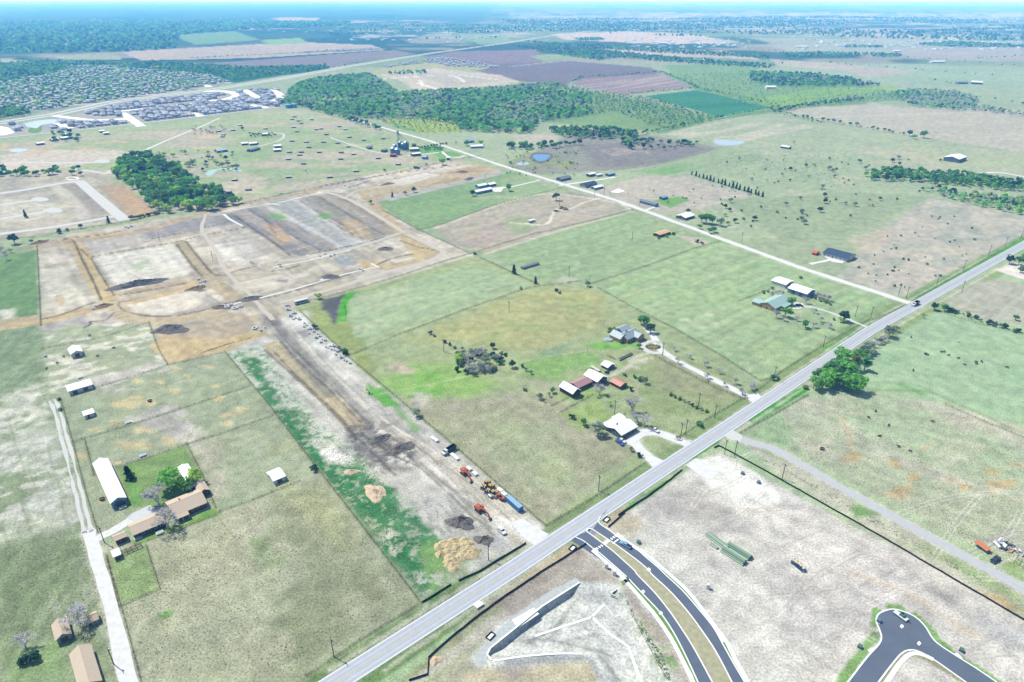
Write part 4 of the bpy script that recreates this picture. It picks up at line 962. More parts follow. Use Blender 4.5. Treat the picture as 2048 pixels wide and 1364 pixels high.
ribbon("driveway", [(1118, 371), (1180, 362), (1230, 354)], 5, M_GRAVEL, 1, "pale yard track among the roadside sheds", rag=.55)
sheet("gravel_pad", [(1220, 384), (1236, 377), (1250, 382), (1236, 386)], M_CONC, 1, "empty white pad near the roadside sheds")
ribbon("driveway", [(1290, 421), (1314, 412)], 3.5, M_GRAVEL, 1, "short drive to the long grey trailer home", rag=.45, sm=False)
ribbon("farm_lane", [(440, 236), (400, 254), (340, 278), (280, 305)], 4.5, M_GRAVEL, 1, "narrow white lane crossing the hut pasture", rag=.55)
ribbon("farm_lane", [(490, 300), (528, 290), (560, 280), (568, 270), (556, 266), (535, 265)], 4, M_GRAVEL2, 1, "looping lane to the domed shed", rag=.55)
ribbon("farm_lane", [(660, 275), (720, 295), (760, 306), (790, 307)], 4, M_GRAVEL2, 1, "pale lane running to the silos", rag=.4)
ribbon("driveway", [(878, 305), (840, 309), (815, 312)], 4.5, M_GRAVEL, 1, "white drive from the gravel road to the silos", rag=.55, sm=False)
ribbon("driveway", [(884, 303), (895, 312), (915, 315), (930, 311)], 4, M_GRAVEL, 1, "curved white drive by the silo lawn", rag=.55)
ribbon("driveway", [(862, 290), (840, 294), (828, 295)], 3.5, M_GRAVEL, 1, "upper white drive to the silos", rag=.55, sm=False)
ribbon("lane", [(1960, 347), (2000, 345), (2060, 356)], 5, M_GRAVEL, 1, "pale lane near the hangar", rag=.4)
sheet("drive_apron", [(1352, 880), (1382, 880), (1396, 896), (1384, 902), (1362, 888)], M_GRAVEL, 1.5, "flared mouth of the horseshoe drive, upper")
sheet("drive_apron", [(1296, 916), (1306, 912), (1330, 922), (1322, 938), (1304, 934)], M_GRAVEL, 1.5, "flared mouth of the horseshoe drive, lower")
sheet("drive_apron", [(1494, 790), (1516, 786), (1528, 800), (1508, 808)], M_GRAVEL, 1.5, "flared mouth of the long driveway")
sheet("site_entrance", [(1022, 1046), (1046, 1036), (1072, 1056), (1098, 1068), (1072, 1092), (1050, 1078)], M_GRAVEL, 1.5, "white stone entrance of the graded corridor")
sheet("site_entrance", [(1372, 930), (1392, 916), (1412, 924), (1440, 940), (1424, 960), (1396, 948)], M_GRAVEL, 1.5, "white stone entrance of the bare lot")
sheet("lane_mouth", [(1440, 868), (1462, 858), (1486, 872), (1480, 884), (1462, 880)], M_GRAVEL2, 1.5, "flared mouth of the grey lane")
# far highway and the arterial past the suburbs
ribbon("far_highway", [(-200, 262), (0, 246), (110, 229), (230, 203), (400, 183), (460, 174), (560, 158), (690, 134), (860, 107), (1000, 88), (1100, 72), (1200, 60), (1290, 47)], 13, M_GRAVEL2, 2, "four-lane highway carriageway past the suburbs, the one nearer the new houses", sm=False, off=-11)
ribbon("far_highway", [(-200, 262), (0, 246), (110, 229), (230, 203), (400, 183), (460, 174), (560, 158), (690, 134), (860, 107), (1000, 88), (1100, 72), (1200, 60), (1290, 47)], 13, M_GRAVEL2, 2, "four-lane highway carriageway past the suburbs, the one nearer the old suburb", sm=False, off=13)
for p, w, l in [([(110, 232), (150, 237), (190, 240), (260, 238)], 16, "street curving into the new subdivision"), ([(243, 226), (262, 238), (283, 253)], 16, "broad white street crossing the new subdivision"),
                ([(410, 183), (450, 183), (474, 190), (455, 198), (420, 202)], 22, "hooked white street in the new subdivision"), ([(230, 224), (330, 213), (385, 207)], 14, "long street between house rows"),
                ([(545, 180), (558, 188), (560, 196), (545, 203)], 18, "curved street at the subdivision's end"), ([(490, 180), (505, 190), (520, 196)], 18, "side street among the newest houses"), ([(384, 172), (400, 168), (420, 174)], 16, "entry road of the old suburb"),
                ([(383, 226), (403, 233)], 16, "short white cross street"), ([(115, 246), (140, 257)], 16, "short white street beside the pond"), ([(500, 210), (535, 216)], 16, "white street near the water tanks")]:
    ribbon("street", p, w, M_CONC, 3, l, rag=1)
sheet("pale_lot", [(0, 252), (18, 256), (30, 266), (8, 271), (-40, 272)], M_CONC, 3, "white unpaved lot at the edge of the new subdivision")
sheet("pond", [(48, 247), (80, 241), (112, 239), (110, 246), (85, 250), (72, 257), (55, 254)], M_WATER2, 3, "pale retention pond beside the new subdivision", sm=True)
sheet("pond_lawn", [(60, 254), (72, 258), (85, 251), (82, 262), (70, 266), (56, 264)], M_GREENGRASS, 3, "green bank below the retention pond")
# streets of the half-built estate, left
for p, w, l in [([(0, 387), (60, 378), (120, 367), (160, 362)], 10, "concrete street along the far side of the empty lots"), ([(0, 468), (100, 455), (160, 445), (235, 432)], 8, "concrete street along the near side of the empty lots"),
                ([(158, 362), (190, 390), (225, 420), (250, 440)], 12, "wide concrete street closing off the empty lots"), ([(0, 411), (40, 404), (70, 401)], 8, "upper dead-end street among the empty lots"), ([(0, 438), (50, 430), (90, 424)], 8, "lower dead-end street among the empty lots"),
                ([(0, 328), (60, 325), (120, 326), (200, 325)], 8, "street beyond the band of trees"), ([(148, 338), (180, 342), (215, 347), (218, 341)], 6, "kerbed bend by the little roundabout")]:
    ribbon("street", p, w, M_GRAVEL2, 1, l)
for x, y, rx, ry, l in [(80, 399, 18, 4.5, "oval turning head of the upper dead-end street"), (106, 421, 19, 5, "oval turning head of the lower dead-end street"), (205, 323, 16, 3.5, "turning head beyond the band of trees")]:
    sheet("turning_head", [(x + rx * math.cos(t * .35), y + ry * math.sin(t * .35)) for t in range(18)], M_GRAVEL2, 2, l)
ribbon("roundabout_kerb", [(132, 357), (140, 354), (152, 355), (156, 358), (146, 360), (134, 359)], 2.5, M_CONC, 2, "small kerbed island at the estate entrance")
# ponds
sheet("pond", [(1065, 313), (1071, 309), (1085, 309), (1099, 310), (1097, 316), (1086, 322), (1074, 321)], M_WATER, 2, "deep blue farm pond with a grassy dam", sm=True)
sheet("pond_bank", [(1058, 316), (1068, 306), (1100, 306), (1106, 315), (1088, 326), (1070, 325)], material("pond_bank_soil", C(120, 116, 110), 1, noise=.2, scale=.2), 1, "muddy rim of the blue farm pond", sm=True)
sheet("pond", [(1032, 327), (1045, 324), (1062, 326), (1052, 330), (1036, 330)], M_WATER2, 1, "small silvery pond below the blue pond", sm=True)
sheet("pond", [(1425, 283), (1437, 279), (1462, 281), (1490, 284), (1475, 290), (1450, 291), (1435, 289)], M_WATER2, 1, "pale stock pond in the striped pasture", sm=True)
sheet("pond", [(410, 349), (418, 341), (440, 337), (450, 336), (480, 337), (484, 342), (474, 346), (462, 340), (440, 340), (428, 346), (420, 352)], material("milky_green_water", C(182, 214, 200), .3, spec=.4), 1, "milky crescent pond round a brushy islet", sm=True)
sheet("pond", [(20, 300), (36, 297), (54, 299), (50, 303), (24, 304)], M_WATER2, 1, "small pale pond on the upper pasture", sm=True)

# ---- the boulevard: two carriageways, kerbs, walks, crossing
def T(pts):                                     # points read in an enlarged view of the lower middle
    return [(1024 + x / 3.748, 1000 + y / 3.748) for x, y in pts]
K1 = [(1136.2, 1076.2), (1151.4, 1074.6), (1166.6, 1081.7), (1187.4, 1097.8), (1200.7, 1107.3), (1231.1, 1133.9), (1257.6, 1157.6), (1254.8, 1154.8), (1285.8, 1188.2), (1319.2, 1224.0), (1345.5, 1262.2), (1369.4, 1307.6), (1395.7, 1363.9), (1410.0, 1395.9)]
K2 = [(1174.2, 1063.6), (1206.4, 1087.4), (1227.3, 1103.5), (1246.3, 1120.6), (1269.0, 1141.4), (1275.1, 1150.0), (1309.7, 1185.8), (1338.3, 1221.6), (1364.6, 1259.8), (1388.5, 1298.0), (1424.3, 1363.9), (1441.0, 1395.9)]
K3 = [(1185.5, 1058.9), (1215.9, 1078.8), (1229.2, 1087.4), (1253.9, 1105.4), (1276.6, 1122.5), (1297.5, 1140.5), (1304.9, 1150.0), (1340.7, 1183.4), (1374.2, 1221.6), (1402.8, 1259.8), (1431.5, 1302.8), (1463.7, 1363.9), (1479.2, 1395.9)]
K4 = [(1215.9, 1018.1), (1200.7, 1033.3), (1196.9, 1040.9), (1200.7, 1048.5), (1215.9, 1058.9), (1234.9, 1073.1), (1246.3, 1082.6), (1276.6, 1101.6), (1291.8, 1114.9), (1314.6, 1133.9), (1331.2, 1150.0), (1364.6, 1181.0), (1398.0, 1219.2), (1426.7, 1255.1), (1448.2, 1293.3), (1469.7, 1331.5), (1488.8, 1363.9), (1505.5, 1395.9)]
def between(a, b): return smooth(a, 6) + smooth(b, 6)[::-1]
sheet("carriageway", between(K1, K2), M_ASPH, 2, "dark new asphalt carriageway of the boulevard, basin side")
sheet("carriageway", between(K3, K4), M_ASPH, 3, "dark new asphalt carriageway of the boulevard, bare-lot side")
sheet("junction_apron", [(1128.6, 1078.8), (1151.4, 1074.6), (1166.6, 1081.7), (1187.4, 1097.8), (1206.4, 1087.4), (1174.2, 1063.6), (1173.4, 1060.2), (1178.0, 1057.4), (1185.5, 1058.9), (1215.9, 1078.8), (1234.9, 1073.1), (1215.9, 1058.9), (1200.7, 1048.5), (1196.9, 1040.9), (1200.7, 1033.3), (1215.9, 1020.0), (1225.4, 1012.4), (1178.0, 1037.1)], material("grey_junction_asphalt", C(182, 190, 202), .95, noise=.08, scale=.4), 1.4, "grey asphalt mouth of the boulevard at the highway")
sheet("median", smooth(K2, 6)[2:] + smooth(K3, 6)[2:][::-1], M_DRYGRASS, 1.8, "dry grass median between the two carriageways")
def kerb(pts, label, wid=.45, h=.14, off=0.0):
    return ribbon("kerb", pts, wid, M_CONC, 1, label, off=off, thick=h, z0=0.0, step=2.5)
kerb(K1[1:], "white kerb along the basin side of the boulevard")
kerb(K2, "white kerb on the basin side of the median")
kerb(K3, "white kerb on the bare-lot side of the median")
kerb(K4[1:], "white kerb along the bare-lot side of the boulevard")
kerb([(1174.2, 1063.6), (1173.4, 1060.2), (1178.0, 1057.4), (1185.5, 1058.9)], "rounded white nose of the median")
WK1 = [(1184.6, 1100.6), (1196.9, 1111.1), (1215.9, 1127.2), (1238.7, 1147.1), (1253.9, 1164.2), (1250.0, 1160.7), (1281.0, 1195.4), (1314.5, 1236.0), (1343.1, 1278.9), (1364.6, 1319.5), (1386.1, 1363.9), (1400.4, 1395.9)]
WK2 = [(1234.9, 1068.4), (1250.1, 1081.7), (1272.8, 1095.9), (1297.5, 1113.0), (1322.2, 1133.9), (1340.7, 1150.0), (1374.2, 1181.0), (1405.2, 1219.2), (1431.5, 1255.1), (1453.0, 1283.7), (1474.5, 1326.7), (1495.9, 1363.9), (1512.7, 1395.9)]
ribbon("sidewalk", WK1, 1.5, M_CONC, 2, "white concrete sidewalk on the basin side", thick=.1, z0=0.0, step=2.5)
ribbon("sidewalk", WK2, 1.5, M_CONC, 2, "white concrete sidewalk on the bare-lot side", thick=.1, z0=0.0, step=2.5)
ribbon("verge", WK1, 1.6, M_GREENGRASS, 1, "thin green strip between kerb and sidewalk, basin side", off=1.5, rag=.45, z0=.03)
ribbon("verge", WK2, 1.4, M_GREENGRASS, 1, "thin green strip between kerb and sidewalk, bare-lot side", off=-1.35, rag=.45, z0=.03)
sheet("curb_ramp", [(1184.6, 1099.7), (1191.2, 1096.3), (1196.9, 1103.5), (1193.1, 1109.2)], M_CONC, 9, "white corner ramp on the basin side of the crossing")
sheet("curb_ramp", [(1229.2, 1069.7), (1236.8, 1065.5), (1246.3, 1076.9), (1236.8, 1076.2)], M_CONC, 9, "white corner ramp on the bare-lot side of the crossing")
sheet("median_refuge", [(1204.9, 1086.4), (1213.6, 1079.2), (1220.1, 1083.4), (1211.2, 1090.6)], M_CONC, 9, "white refuge slab where the crossing cuts the median")
for i, (x, y) in enumerate([(262, 425), (285, 408), (308, 392), (331, 378), (412, 322), (436, 306), (458, 290), (478, 276)]):
    sheet("crossing_bar", [(1140 + q / 5.27, 1020 + r / 5.27) for q, r in ((x - 12, y - 4), (x - 4, y - 12), (x + 18, y + 2), (x + 10, y + 10))], M_PAINT, 5, "white bar of the zebra crossing on the boulevard")
sheet("stop_line", [(1224.4, 1086.8), (1235.8, 1077.9), (1237.9, 1079.2), (1226.5, 1087.9)], M_PAINT, 5, "white stop line beside the flatbed truck")
sheet("utility_pad", [(1432.7, 1263.4), (1443.4, 1264.6), (1452.5, 1280.1), (1445.8, 1284.9)], M_CONC, 4, "white slab widening the sidewalk")
for x, y in [(1025, 522), (982, 688), (1115, 848)]:
    q = [(x - 16, y), (x, y - 15), (x + 16, y), (x, y + 15)]; r = [(x - 7, y), (x, y - 7), (x + 7, y), (x, y + 7)]
    sheet("manhole_pad", T(q), M_PAINT, 4, "white diamond pad round a manhole on the boulevard")
    sheet("manhole_cover", T(r), M_ASPH, 5, "dark manhole cover in its diamond pad on the boulevard")
# ---- turning circle, lower corner
def U(pts): return [(1536 + x / 3.748, 1000 + y / 3.748) for x, y in pts]
CO = U([(520, 1470), (600, 1364), (740, 1182), (828, 1085), (850, 1030), (835, 970), (812, 910), (825, 860), (880, 830), (950, 820), (1050, 850), (1120, 890), (1180, 952), (1230, 1032), (1280, 1082), (1400, 1162), (1560, 1262), (1710, 1364), (1860, 1470)])
CI = U([(760, 1470), (830, 1364), (930, 1232), (1000, 1152), (1060, 1126), (1130, 1136), (1250, 1202), (1480, 1364), (1630, 1470)])
sheet("carriageway", smooth(CO, 5) + smooth(CI, 5)[::-1], M_ASPH, 2, "dark asphalt turning head of the cul-de-sac")
kerb(CO, "white kerb round the outside of the turning head", .5)
kerb(CI, "white kerb round the inner corner of the turning head", .5)
ribbon("sidewalk", U([(815, 1470), (890, 1364), (980, 1235), (1050, 1165), (1110, 1150), (1180, 1168), (1240, 1196)]), 1.5, M_CONC, 2, "white sidewalk round the cul-de-sac corner", thick=.1, z0=0.0, step=2)
for x, y, w in [(1003, 948, 16), (1132, 1076, 17)]:
    sheet("manhole_pad", U([(x - w, y), (x, y - w), (x + w, y), (x, y + w)]), M_PAINT, 4, "white diamond pad round a manhole in the cul-de-sac")
    sheet("manhole_cover", U([(x - 7, y), (x, y - 7), (x + 7, y), (x, y + 7)]), M_ASPH, 5, "dark manhole cover in the cul-de-sac")
for q in ([(745, 1128), (778, 1110), (785, 1122), (760, 1146)], [(1395, 1152), (1420, 1150), (1460, 1190), (1440, 1196)]):
    sheet("kerb_inlet", U(q), M_CONC, 9, "white kerb inlet slab at the cul-de-sac")
# ---- service trenches of the building site: pale bedding strips
for l, w in [([(415, 425), (450, 423), (560, 405), (650, 383)], 3.2), ([(447, 428), (462, 440), (485, 452)], 4), ([(530, 406), (560, 410)], 3), ([(512, 598), (600, 575), (690, 548), (755, 533)], 3), ([(545, 535), (620, 520), (700, 500)], 2.6), ([(743, 527), (758, 535)], 3), ([(455, 612), (510, 596)], 2.6), ([(695, 500), (720, 494)], 2.4), ([(640, 560), (655, 555)], 4)]:
    ribbon("bedding_strip", l, w * .75, M_GRAVEL, 1, "white gravel bedding along a service trench on the building site", rag=.5, sm=False)
for l, w in [([(412, 428), (404, 460), (425, 490), (455, 545), (500, 590), (545, 640)], 4.5), ([(500, 520), (600, 518), (720, 492), (805, 465), (815, 468)], 5), ([(640, 380), (700, 400), (760, 435), (815, 468), (870, 495), (886, 505), (865, 520), (760, 548), (640, 585), (560, 605)], 7), ([(690, 395), (720, 380), (800, 368), (860, 350)], 5)]:
    ribbon("haul_road", l, w * .8, material("haul_soil", C(214, 208, 194), 1, noise=.14, scale=.3, spec=0), 1, "pale haul road worn across the building site", rag=.8)

# ------------------------------------------------------------------ buildings
GRID = math.radians(39.8)                                   # direction of the highway; most walls follow it
def roofmat(name, r, g, b, metal=False):
    return material("roof_" + name, C(r, g, b), .55 if metal else .9, 0.0, noise=.07, scale=.5, spec=.4 if metal else .15, wave=.05 if metal else 0, wscale=2.2)
R_WHITE = material("roof_white_metal", (.52, .53, .54), .55, noise=.08, scale=.35, spec=.4, wave=.06, wscale=2.2)
R_PALE = material("roof_pale_metal", (.5, .56, .6), .55, noise=.05, scale=.5, spec=.4, wave=.03, wscale=2.2)
R_TAN = roofmat("tan_shingle", 228, 210, 188)
R_RUST = roofmat("rusty_metal", 214, 150, 128, True)
R_RED = roofmat("faded_red_metal", 192, 150, 150, True)
R_ORANGE = roofmat("orange_tin", 232, 192, 142, True)
R_BLUEGREY = roofmat("blue_grey_metal", 172, 190, 202, True)
R_GREEN = roofmat("pale_green_metal", 182, 218, 212, True)
R_DARK = roofmat("slate_blue_shingle", 74, 92, 118)
R_GREY = roofmat("grey_shingle", 140, 150, 162)
R_SKY = roofmat("sky_blue_metal", 158, 200, 232, True)
W_WHITE = material("wall_white_sheet", C(236, 240, 244), .8, noise=.04, scale=1)
W_BLUE = material("wall_pale_blue", C(130, 176, 214), .8, noise=.05, scale=1)
W_TAN = material("wall_tan_brick", C(212, 178, 136), .9, noise=.08, scale=2)
W_BROWN = material("wall_dark_board", C(96, 82, 78), .9, noise=.12, scale=2)
W_GREY = material("wall_grey_board", C(170, 180, 190), .9, noise=.08, scale=2)
W_SLATE = material("wall_slate_board", C(118, 134, 152), .9, noise=.08, scale=2)
W_RUST = material("wall_weathered_red", C(134, 88, 82), .9, noise=.15, scale=2)
M_GLASS = material("window_glass", (.02, .03, .045), .1, spec=.6)
M_DOOR = material("door_board", C(110, 96, 90), .7)
M_TRIM = material("white_trim", C(246, 248, 250), .6)
M_STEEL = material("galvanised_steel", C(188, 200, 212), .45, .4, noise=.06, scale=1)
M_DARKST = material("dark_steel", (.035, .037, .042), .6)
M_WOOD = material("weathered_wood", C(140, 126, 112), .95, noise=.15, scale=2)
M_BLACK = material("black_rubber", (.018, .018, .02), .9)

def frame_of(p1, p2, snap=True):
    a, b = G(*p1), G(*p2)
    d = b - a; L = d.length; an = math.atan2(d.y, d.x)
    if snap:
        for k in range(-4, 5):
            g = GRID + k * math.pi / 2
            df = (an - g + math.pi) % (2 * math.pi) - math.pi
            if abs(df) < math.radians(22): an = g
    return a, L, an
def gable(parent, L, W, wh, rh, axis, wall, roof, over=.45, origin=(0, 0), th=.16, tag_="", z=0.0):
    """walls with gable ends and a two-slope roof; footprint origin..(L, W); ridge along local x or y"""
    ox, oy = origin
    m = MB(); e = .004
    if axis == 'x':
        m.prism([(oy, z), (oy + W, z), (oy + W, z + wh), (oy + W / 2, z + wh + rh), (oy, z + wh)], ox, ox + L, 0, 'x')
    else:
        m.prism([(ox, z), (ox + L, z), (ox + L, z + wh), (ox + L / 2, z + wh + rh), (ox, z + wh)], oy, oy + W, 0, 'y')
    w = m.build("wall", wall, parent)
    r = MB()
    half = (W if axis == 'x' else L) / 2
    sl = rh / half
    for s in (-1, 1):
        y0, y1 = half + s * (half + over), half
        z0, z1 = z + wh - over * sl + .03, z + wh + rh + .03
        prof = [(y0, z0), (y1, z1), (y1, z1 + th), (y0, z0 + th)]
        if axis == 'x': r.prism([(y + oy, zz) for y, zz in prof], ox - over, ox + L + over, 0, 'x')
        else: r.prism([(y + ox, zz) for y, zz in prof], oy - over, oy + W + over, 0, 'y')
    ro = r.build("roof", roof, parent)
    rc = MB()
    if axis == 'x': rc.box((ox + L / 2, oy + half, z + wh + rh + th + .03), (L + 2 * over, .3, .06))
    else: rc.box((ox + half, oy + W / 2, z + wh + rh + th + .03), (.3, W + 2 * over, .06))
    rc.build("ridge_cap", roof, ro)
    return w
def opening(parent, kind, side, t, w, h, sill, L, W):
    """a window or door standing 3 cm proud of a wall: side s (y=0), w (x=0), e (x=L), n (y=W)"""
    m, g = MB(), MB()
    if side in "sn":
        y = -.03 if side == "s" else W + .03
        c = (t, y, sill + h / 2); d = (w, .10, h); gi = (t, y + (-.04 if side == "s" else .04), sill + h / 2); gd = (w - .16, .06, h - .16)
    else:
        x = -.03 if side == "w" else L + .03
        c = (x, t, sill + h / 2); d = (.10, w, h); gi = (x + (-.04 if side == "w" else .04), t, sill + h / 2); gd = (.06, w - .16, h - .16)
    o = m.box(c, d).build("window" if kind == "w" else "door", M_TRIM if kind == "w" else M_DOOR, parent)
    if kind == "w": g.box(gi, gd).build("pane", M_GLASS, o)
    elif kind == "d": g.box((gi[0], gi[1], sill + 1), (.12, .12, .12)).build("handle", M_STEEL, o)
def building(name, label, cat, p1, p2, W, wh, rh, axis, wall, roof, ops=(), group=None, L=None, snap=True, over=.45, extra=None):
    a, LL, an = frame_of(p1, p2, snap)
    L = L or LL
    r = empty(name, a, an)
    tag(r, label, cat, group)
    gable(r, L, W, wh, rh, axis, wall, roof, over)
    for k, s, t, w, h, sl in ops: opening(r, k, s, (t % 1 if abs(t) <= 1 else t) * (L if s in "sn" else W), w, h, sl, L, W)
    if extra: extra(r, L, W)
    return r
def wins(side, n, w=1.2, h=1.2, sill=1.0, d=None):
    o = [("w", side, (i + .5) / n, w, h, sill) for i in range(n)]
    if d is not None: o[d] = ("d", side, (d + .5) / n, 1.1, 2.1, 0.02)
    return o
BIGDOOR = [("b", "s", .5, 3.2, 3.0, .02)]
# -- left farm
building("shed", "small white gabled barn in the upper paddock with its end in shade", "barn", (145, 717), (167, 711), 10, 3.2, 1.5, 'y', W_WHITE, R_WHITE, [("b", "s", .5, 2.6, 2.6, .02)])
building("barn", "long low white barn at the end of the grassy farm lane", "barn", (140, 791), (187, 779), 8, 3.0, 1.3, 'x', W_WHITE, R_WHITE, [("b", "s", .25, 2.4, 2.2, .02), ("b", "s", .7, 2.4, 2.2, .02)])
building("shed", "little white shed alone in the spotted paddock", "shed", (171, 838), (190, 833), 5, 2.4, .9, 'x', W_WHITE, R_WHITE, [("d", "s", .4, 1.1, 2, .02)])
building("shed", "white field shed beside the fence of the green weed strip", "shed", (549, 970), (572, 961), 8, 2.6, .9, 'x', W_WHITE, R_WHITE, [("b", "s", .5, 2.4, 2.0, .02)])
building("barn", "very long white metal barn with a blue shaded end, beside the farmyard", "barn", (226, 1018), (255, 1006), 38, 3.6, 1.6, 'y', W_BLUE, R_WHITE, [("b", "s", .5, 3.0, 3.0, .02), ("w", "s", .2, 1, 1, 1.2), ("d", "s", .82, 1, 2.1, .02)])  # shade on the white barn's end is put into the blue wall colour
def porch(r, L, W):
    m = MB(); m.prism([(-2.6, 2.3), (.4, 3.0), (.4, 3.12), (-2.6, 2.42)], L * .05, L * .42, 0, 'x'); m.build("porch_roof", R_TAN, r)
    for x in (.06, .22, .41):
        MB().box((L * x, -2.4, 1.15), (.16, .16, 2.3)).build("porch_post", M_TRIM, r)
    MB().box((L * .35, W * .62, 4.6), (.7, .7, 1.8)).build("chimney", W_TAN, r)
    MB().tube((L * .7, W * .3, 3.6), (L * .7, W * .3, 4.6), .09, n=6).build("vent_pipe", M_STEEL, r)
building("farmhouse", "long tan-roofed farmhouse with a front porch behind the bare tree", "house", (350, 1042), (413, 1012), 12, 2.9, 2.2, 'x', W_BROWN, R_TAN, wins("s", 6, d=2) + wins("w", 2) + wins("e", 2), extra=porch)
building("annex", "small tan-roofed annex at the far end of the farmhouse", "annex", (402, 995), (419, 987), 7.5, 2.7, 1.2, 'y', W_BROWN, R_TAN, [("d", "s", .3, 1, 2, .02), ("w", "s", .7, 1.1, 1, 1)])
building("carport", "pale roofed carport half hidden under the big trees", "carport", (384, 984), (401, 975), 20, 2.5, .7, 'y', W_GREY, R_PALE, [("b", "s", .5, 4.2, 2.3, .02)])
building("garage", "long tan-roofed garage by the pale gravel yard", "garage", (270, 1079), (329, 1050), 8.5, 2.7, 1.5, 'x', W_BROWN, R_TAN, [("b", "n", .3, 4, 2.2, .02), ("b", "n", .7, 4, 2.2, .02)] + wins("s", 5))
building("shed", "small brown shed with a tan roof below the farmyard drive", "shed", (234, 1090), (254, 1080), 3.6, 2.6, .7, 'x', W_BROWN, R_TAN, [("d", "s", .5, 1.1, 2, .02)])
building("shed", "tiny white shed beside the wooden pen", "shed", (231, 1121), (243, 1116), 4, 2.2, .5, 'x', W_SLATE, R_WHITE, [("d", "s", .5, .9, 1.8, .02)])
building("shed", "tan-roofed grey shed with a gabled end at the bottom farm", "shed", (117, 1289), (144, 1275), 8.2, 2.6, 1.5, 'y', W_GREY, R_TAN, [("b", "s", .5, 2.4, 2.1, .02), ("w", "e", .5, 1, 1, 1)])
building("shed", "small tan-roofed shed under the bare tree by the farm drive", "shed", (176, 1256), (198, 1244), 4.2, 2.2, 1.1, 'x', W_GREY, R_TAN, [("d", "s", .3, .9, 1.9, .02), ("w", "s", .7, .8, .8, 1)])
building("house", "tan-roofed house cut off by the bottom edge of the view", "house", (166, 1392), (206, 1371), 18, 2.9, 1.9, 'y', W_TAN, R_TAN, wins("s", 3, d=1) + wins("e", 4) + wins("w", 4))
# -- central farmstead
def rusty(r, L, W):
    for k in range(7):
        MB().box((L * (k + .5) / 7, W * .25, 3.33), (L / 15, W * .5, .05), rx=math.atan2(.9, W / 2)).build("roof_sheet", R_RUST if k % 2 else R_WHITE, r)
building("barn", "old white-roofed barn at the low end of the red barn row", "barn", (1145, 797), (1161, 790), 11, 3.4, 2.2, 'y', W_BROWN, R_WHITE, [("b", "s", .5, 2.6, 2.6, .02)])
building("barn", "long barn with a striped faded red roof joining two white barns", "barn", (1156, 783), (1183, 770), 7.5, 2.6, 1.2, 'x', W_RUST, R_RED, [("b", "s", (i + .5) / 4, 2, 2, .02) for i in range(4)])
building("barn", "white-roofed barn with a blue-grey gable at the high end of the red barn row", "barn", (1194, 773), (1214, 764), 11, 3.4, 2.2, 'y', W_SLATE, R_WHITE, [("b", "s", .5, 2.8, 2.8, .02), ("w", "s", .2, .8, .8, 1.4)])
building("shed", "small white shed with a humped roof near the old wagons", "shed", (1215, 741), (1228, 734), 5.5, 2.2, 1.3, 'y', W_SLATE, R_WHITE, [("d", "s", .5, 1, 1.9, .02)])
building("shed", "rusty orange-roofed shed standing alone below the barns", "shed", (1240, 779), (1253, 772), 8, 2.2, 1.2, 'y', W_RUST, R_RUST, [("b", "s", .5, 1.8, 1.9, .02)])
def whitehouse(r, L, W):
    MB().prism([(W, 3.0), (W + 5, 2.4), (W + 5, 2.52), (W, 3.12)], -.6, L * .75, 0, 'x').build("rear_roof", R_WHITE, r)
    for x in (0, .37, .74): MB().box((L * x, W + 4.8, 1.2), (.15, .15, 2.4)).build("rear_post", M_TRIM, r)
    MB().box((L * .3, W * .7, 5.0), (.6, .6, 1.3)).build("chimney", W_RUST, r)
building("house", "white-roofed house with blue-grey walls on the horseshoe drive", "house", (1242, 879), (1272, 861), 9.5, 2.9, 1.7, 'x', W_SLATE, R_WHITE, wins("s", 5, d=2) + wins("w", 3), extra=whitehouse)
building("shed", "little white-roofed shed behind the house by the highway", "shed", (1236, 849), (1249, 842), 4.5, 2.4, .6, 'x', W_GREY, R_WHITE, [("d", "s", .4, .9, 1.9, .02)])
def estate(r, L, W):
    gable(r, 8, 9.5, 3.2, 2.4, 'y', W_TAN, R_BLUEGREY, origin=(-3.5, 3.5))
    gable(r, 7, 8, 3.2, 2.0, 'y', W_TAN, R_BLUEGREY, origin=(L * .55, -3))
    gable(r, 9, 8, 2.9, 1.8, 'x', W_TAN, R_BLUEGREY, origin=(L * .45, W + .2))
    MB().box((L * .35, W * .6, 6.3), (.9, .9, 2.0)).build("chimney", W_TAN, r)
building("house", "grey-blue metal roofed stone house with several gables by the flower bed loop", "house", (1254, 687), (1282, 677), 9, 3.1, 2.5, 'x', W_TAN, R_BLUEGREY, wins("s", 5, d=3) + wins("w", 3), extra=estate)
def greenhouse_(r, L, W):
    gable(r, 9, 6.5, 2.6, 1.2, 'y', W_TAN, R_GREEN, origin=(-.5, W - 1.0))
    MB().prism([(-3.0, 2.3), (.2, 3.0), (.2, 3.1), (-3.0, 2.4)], L * .35, L * .95, 0, 'x').build("porch_roof", R_GREEN, r)
    for x in (.36, .65, .94): MB().box((L * x, -2.8, 1.15), (.15, .15, 2.3)).build("porch_post", M_TRIM, r)
building("house", "pale green metal roofed house with a bright tan gable end", "house", (1549, 624), (1580, 608), 13.5, 2.9, 2.7, 'x', W_TAN, R_GREEN, wins("w", 3, d=1) + wins("s", 4, d=1), extra=greenhouse_)
building("barn", "white metal barn farthest from the highway in the green-roofed house's yard", "barn", (1570, 577), (1588, 570), 12.5, 3.2, 1.2, 'y', W_WHITE, R_WHITE, [("b", "s", .5, 3, 2.8, .02)])
building("barn", "white-roofed barn with blue walls beside the bare hedge", "barn", (1612, 597), (1626, 588), 16, 3.8, 1.8, 'y', W_BLUE, R_WHITE, [("b", "w", .3, 3, 3, .02), ("b", "w", .7, 3, 3, .02), ("d", "s", .5, 1, 2, .02)])
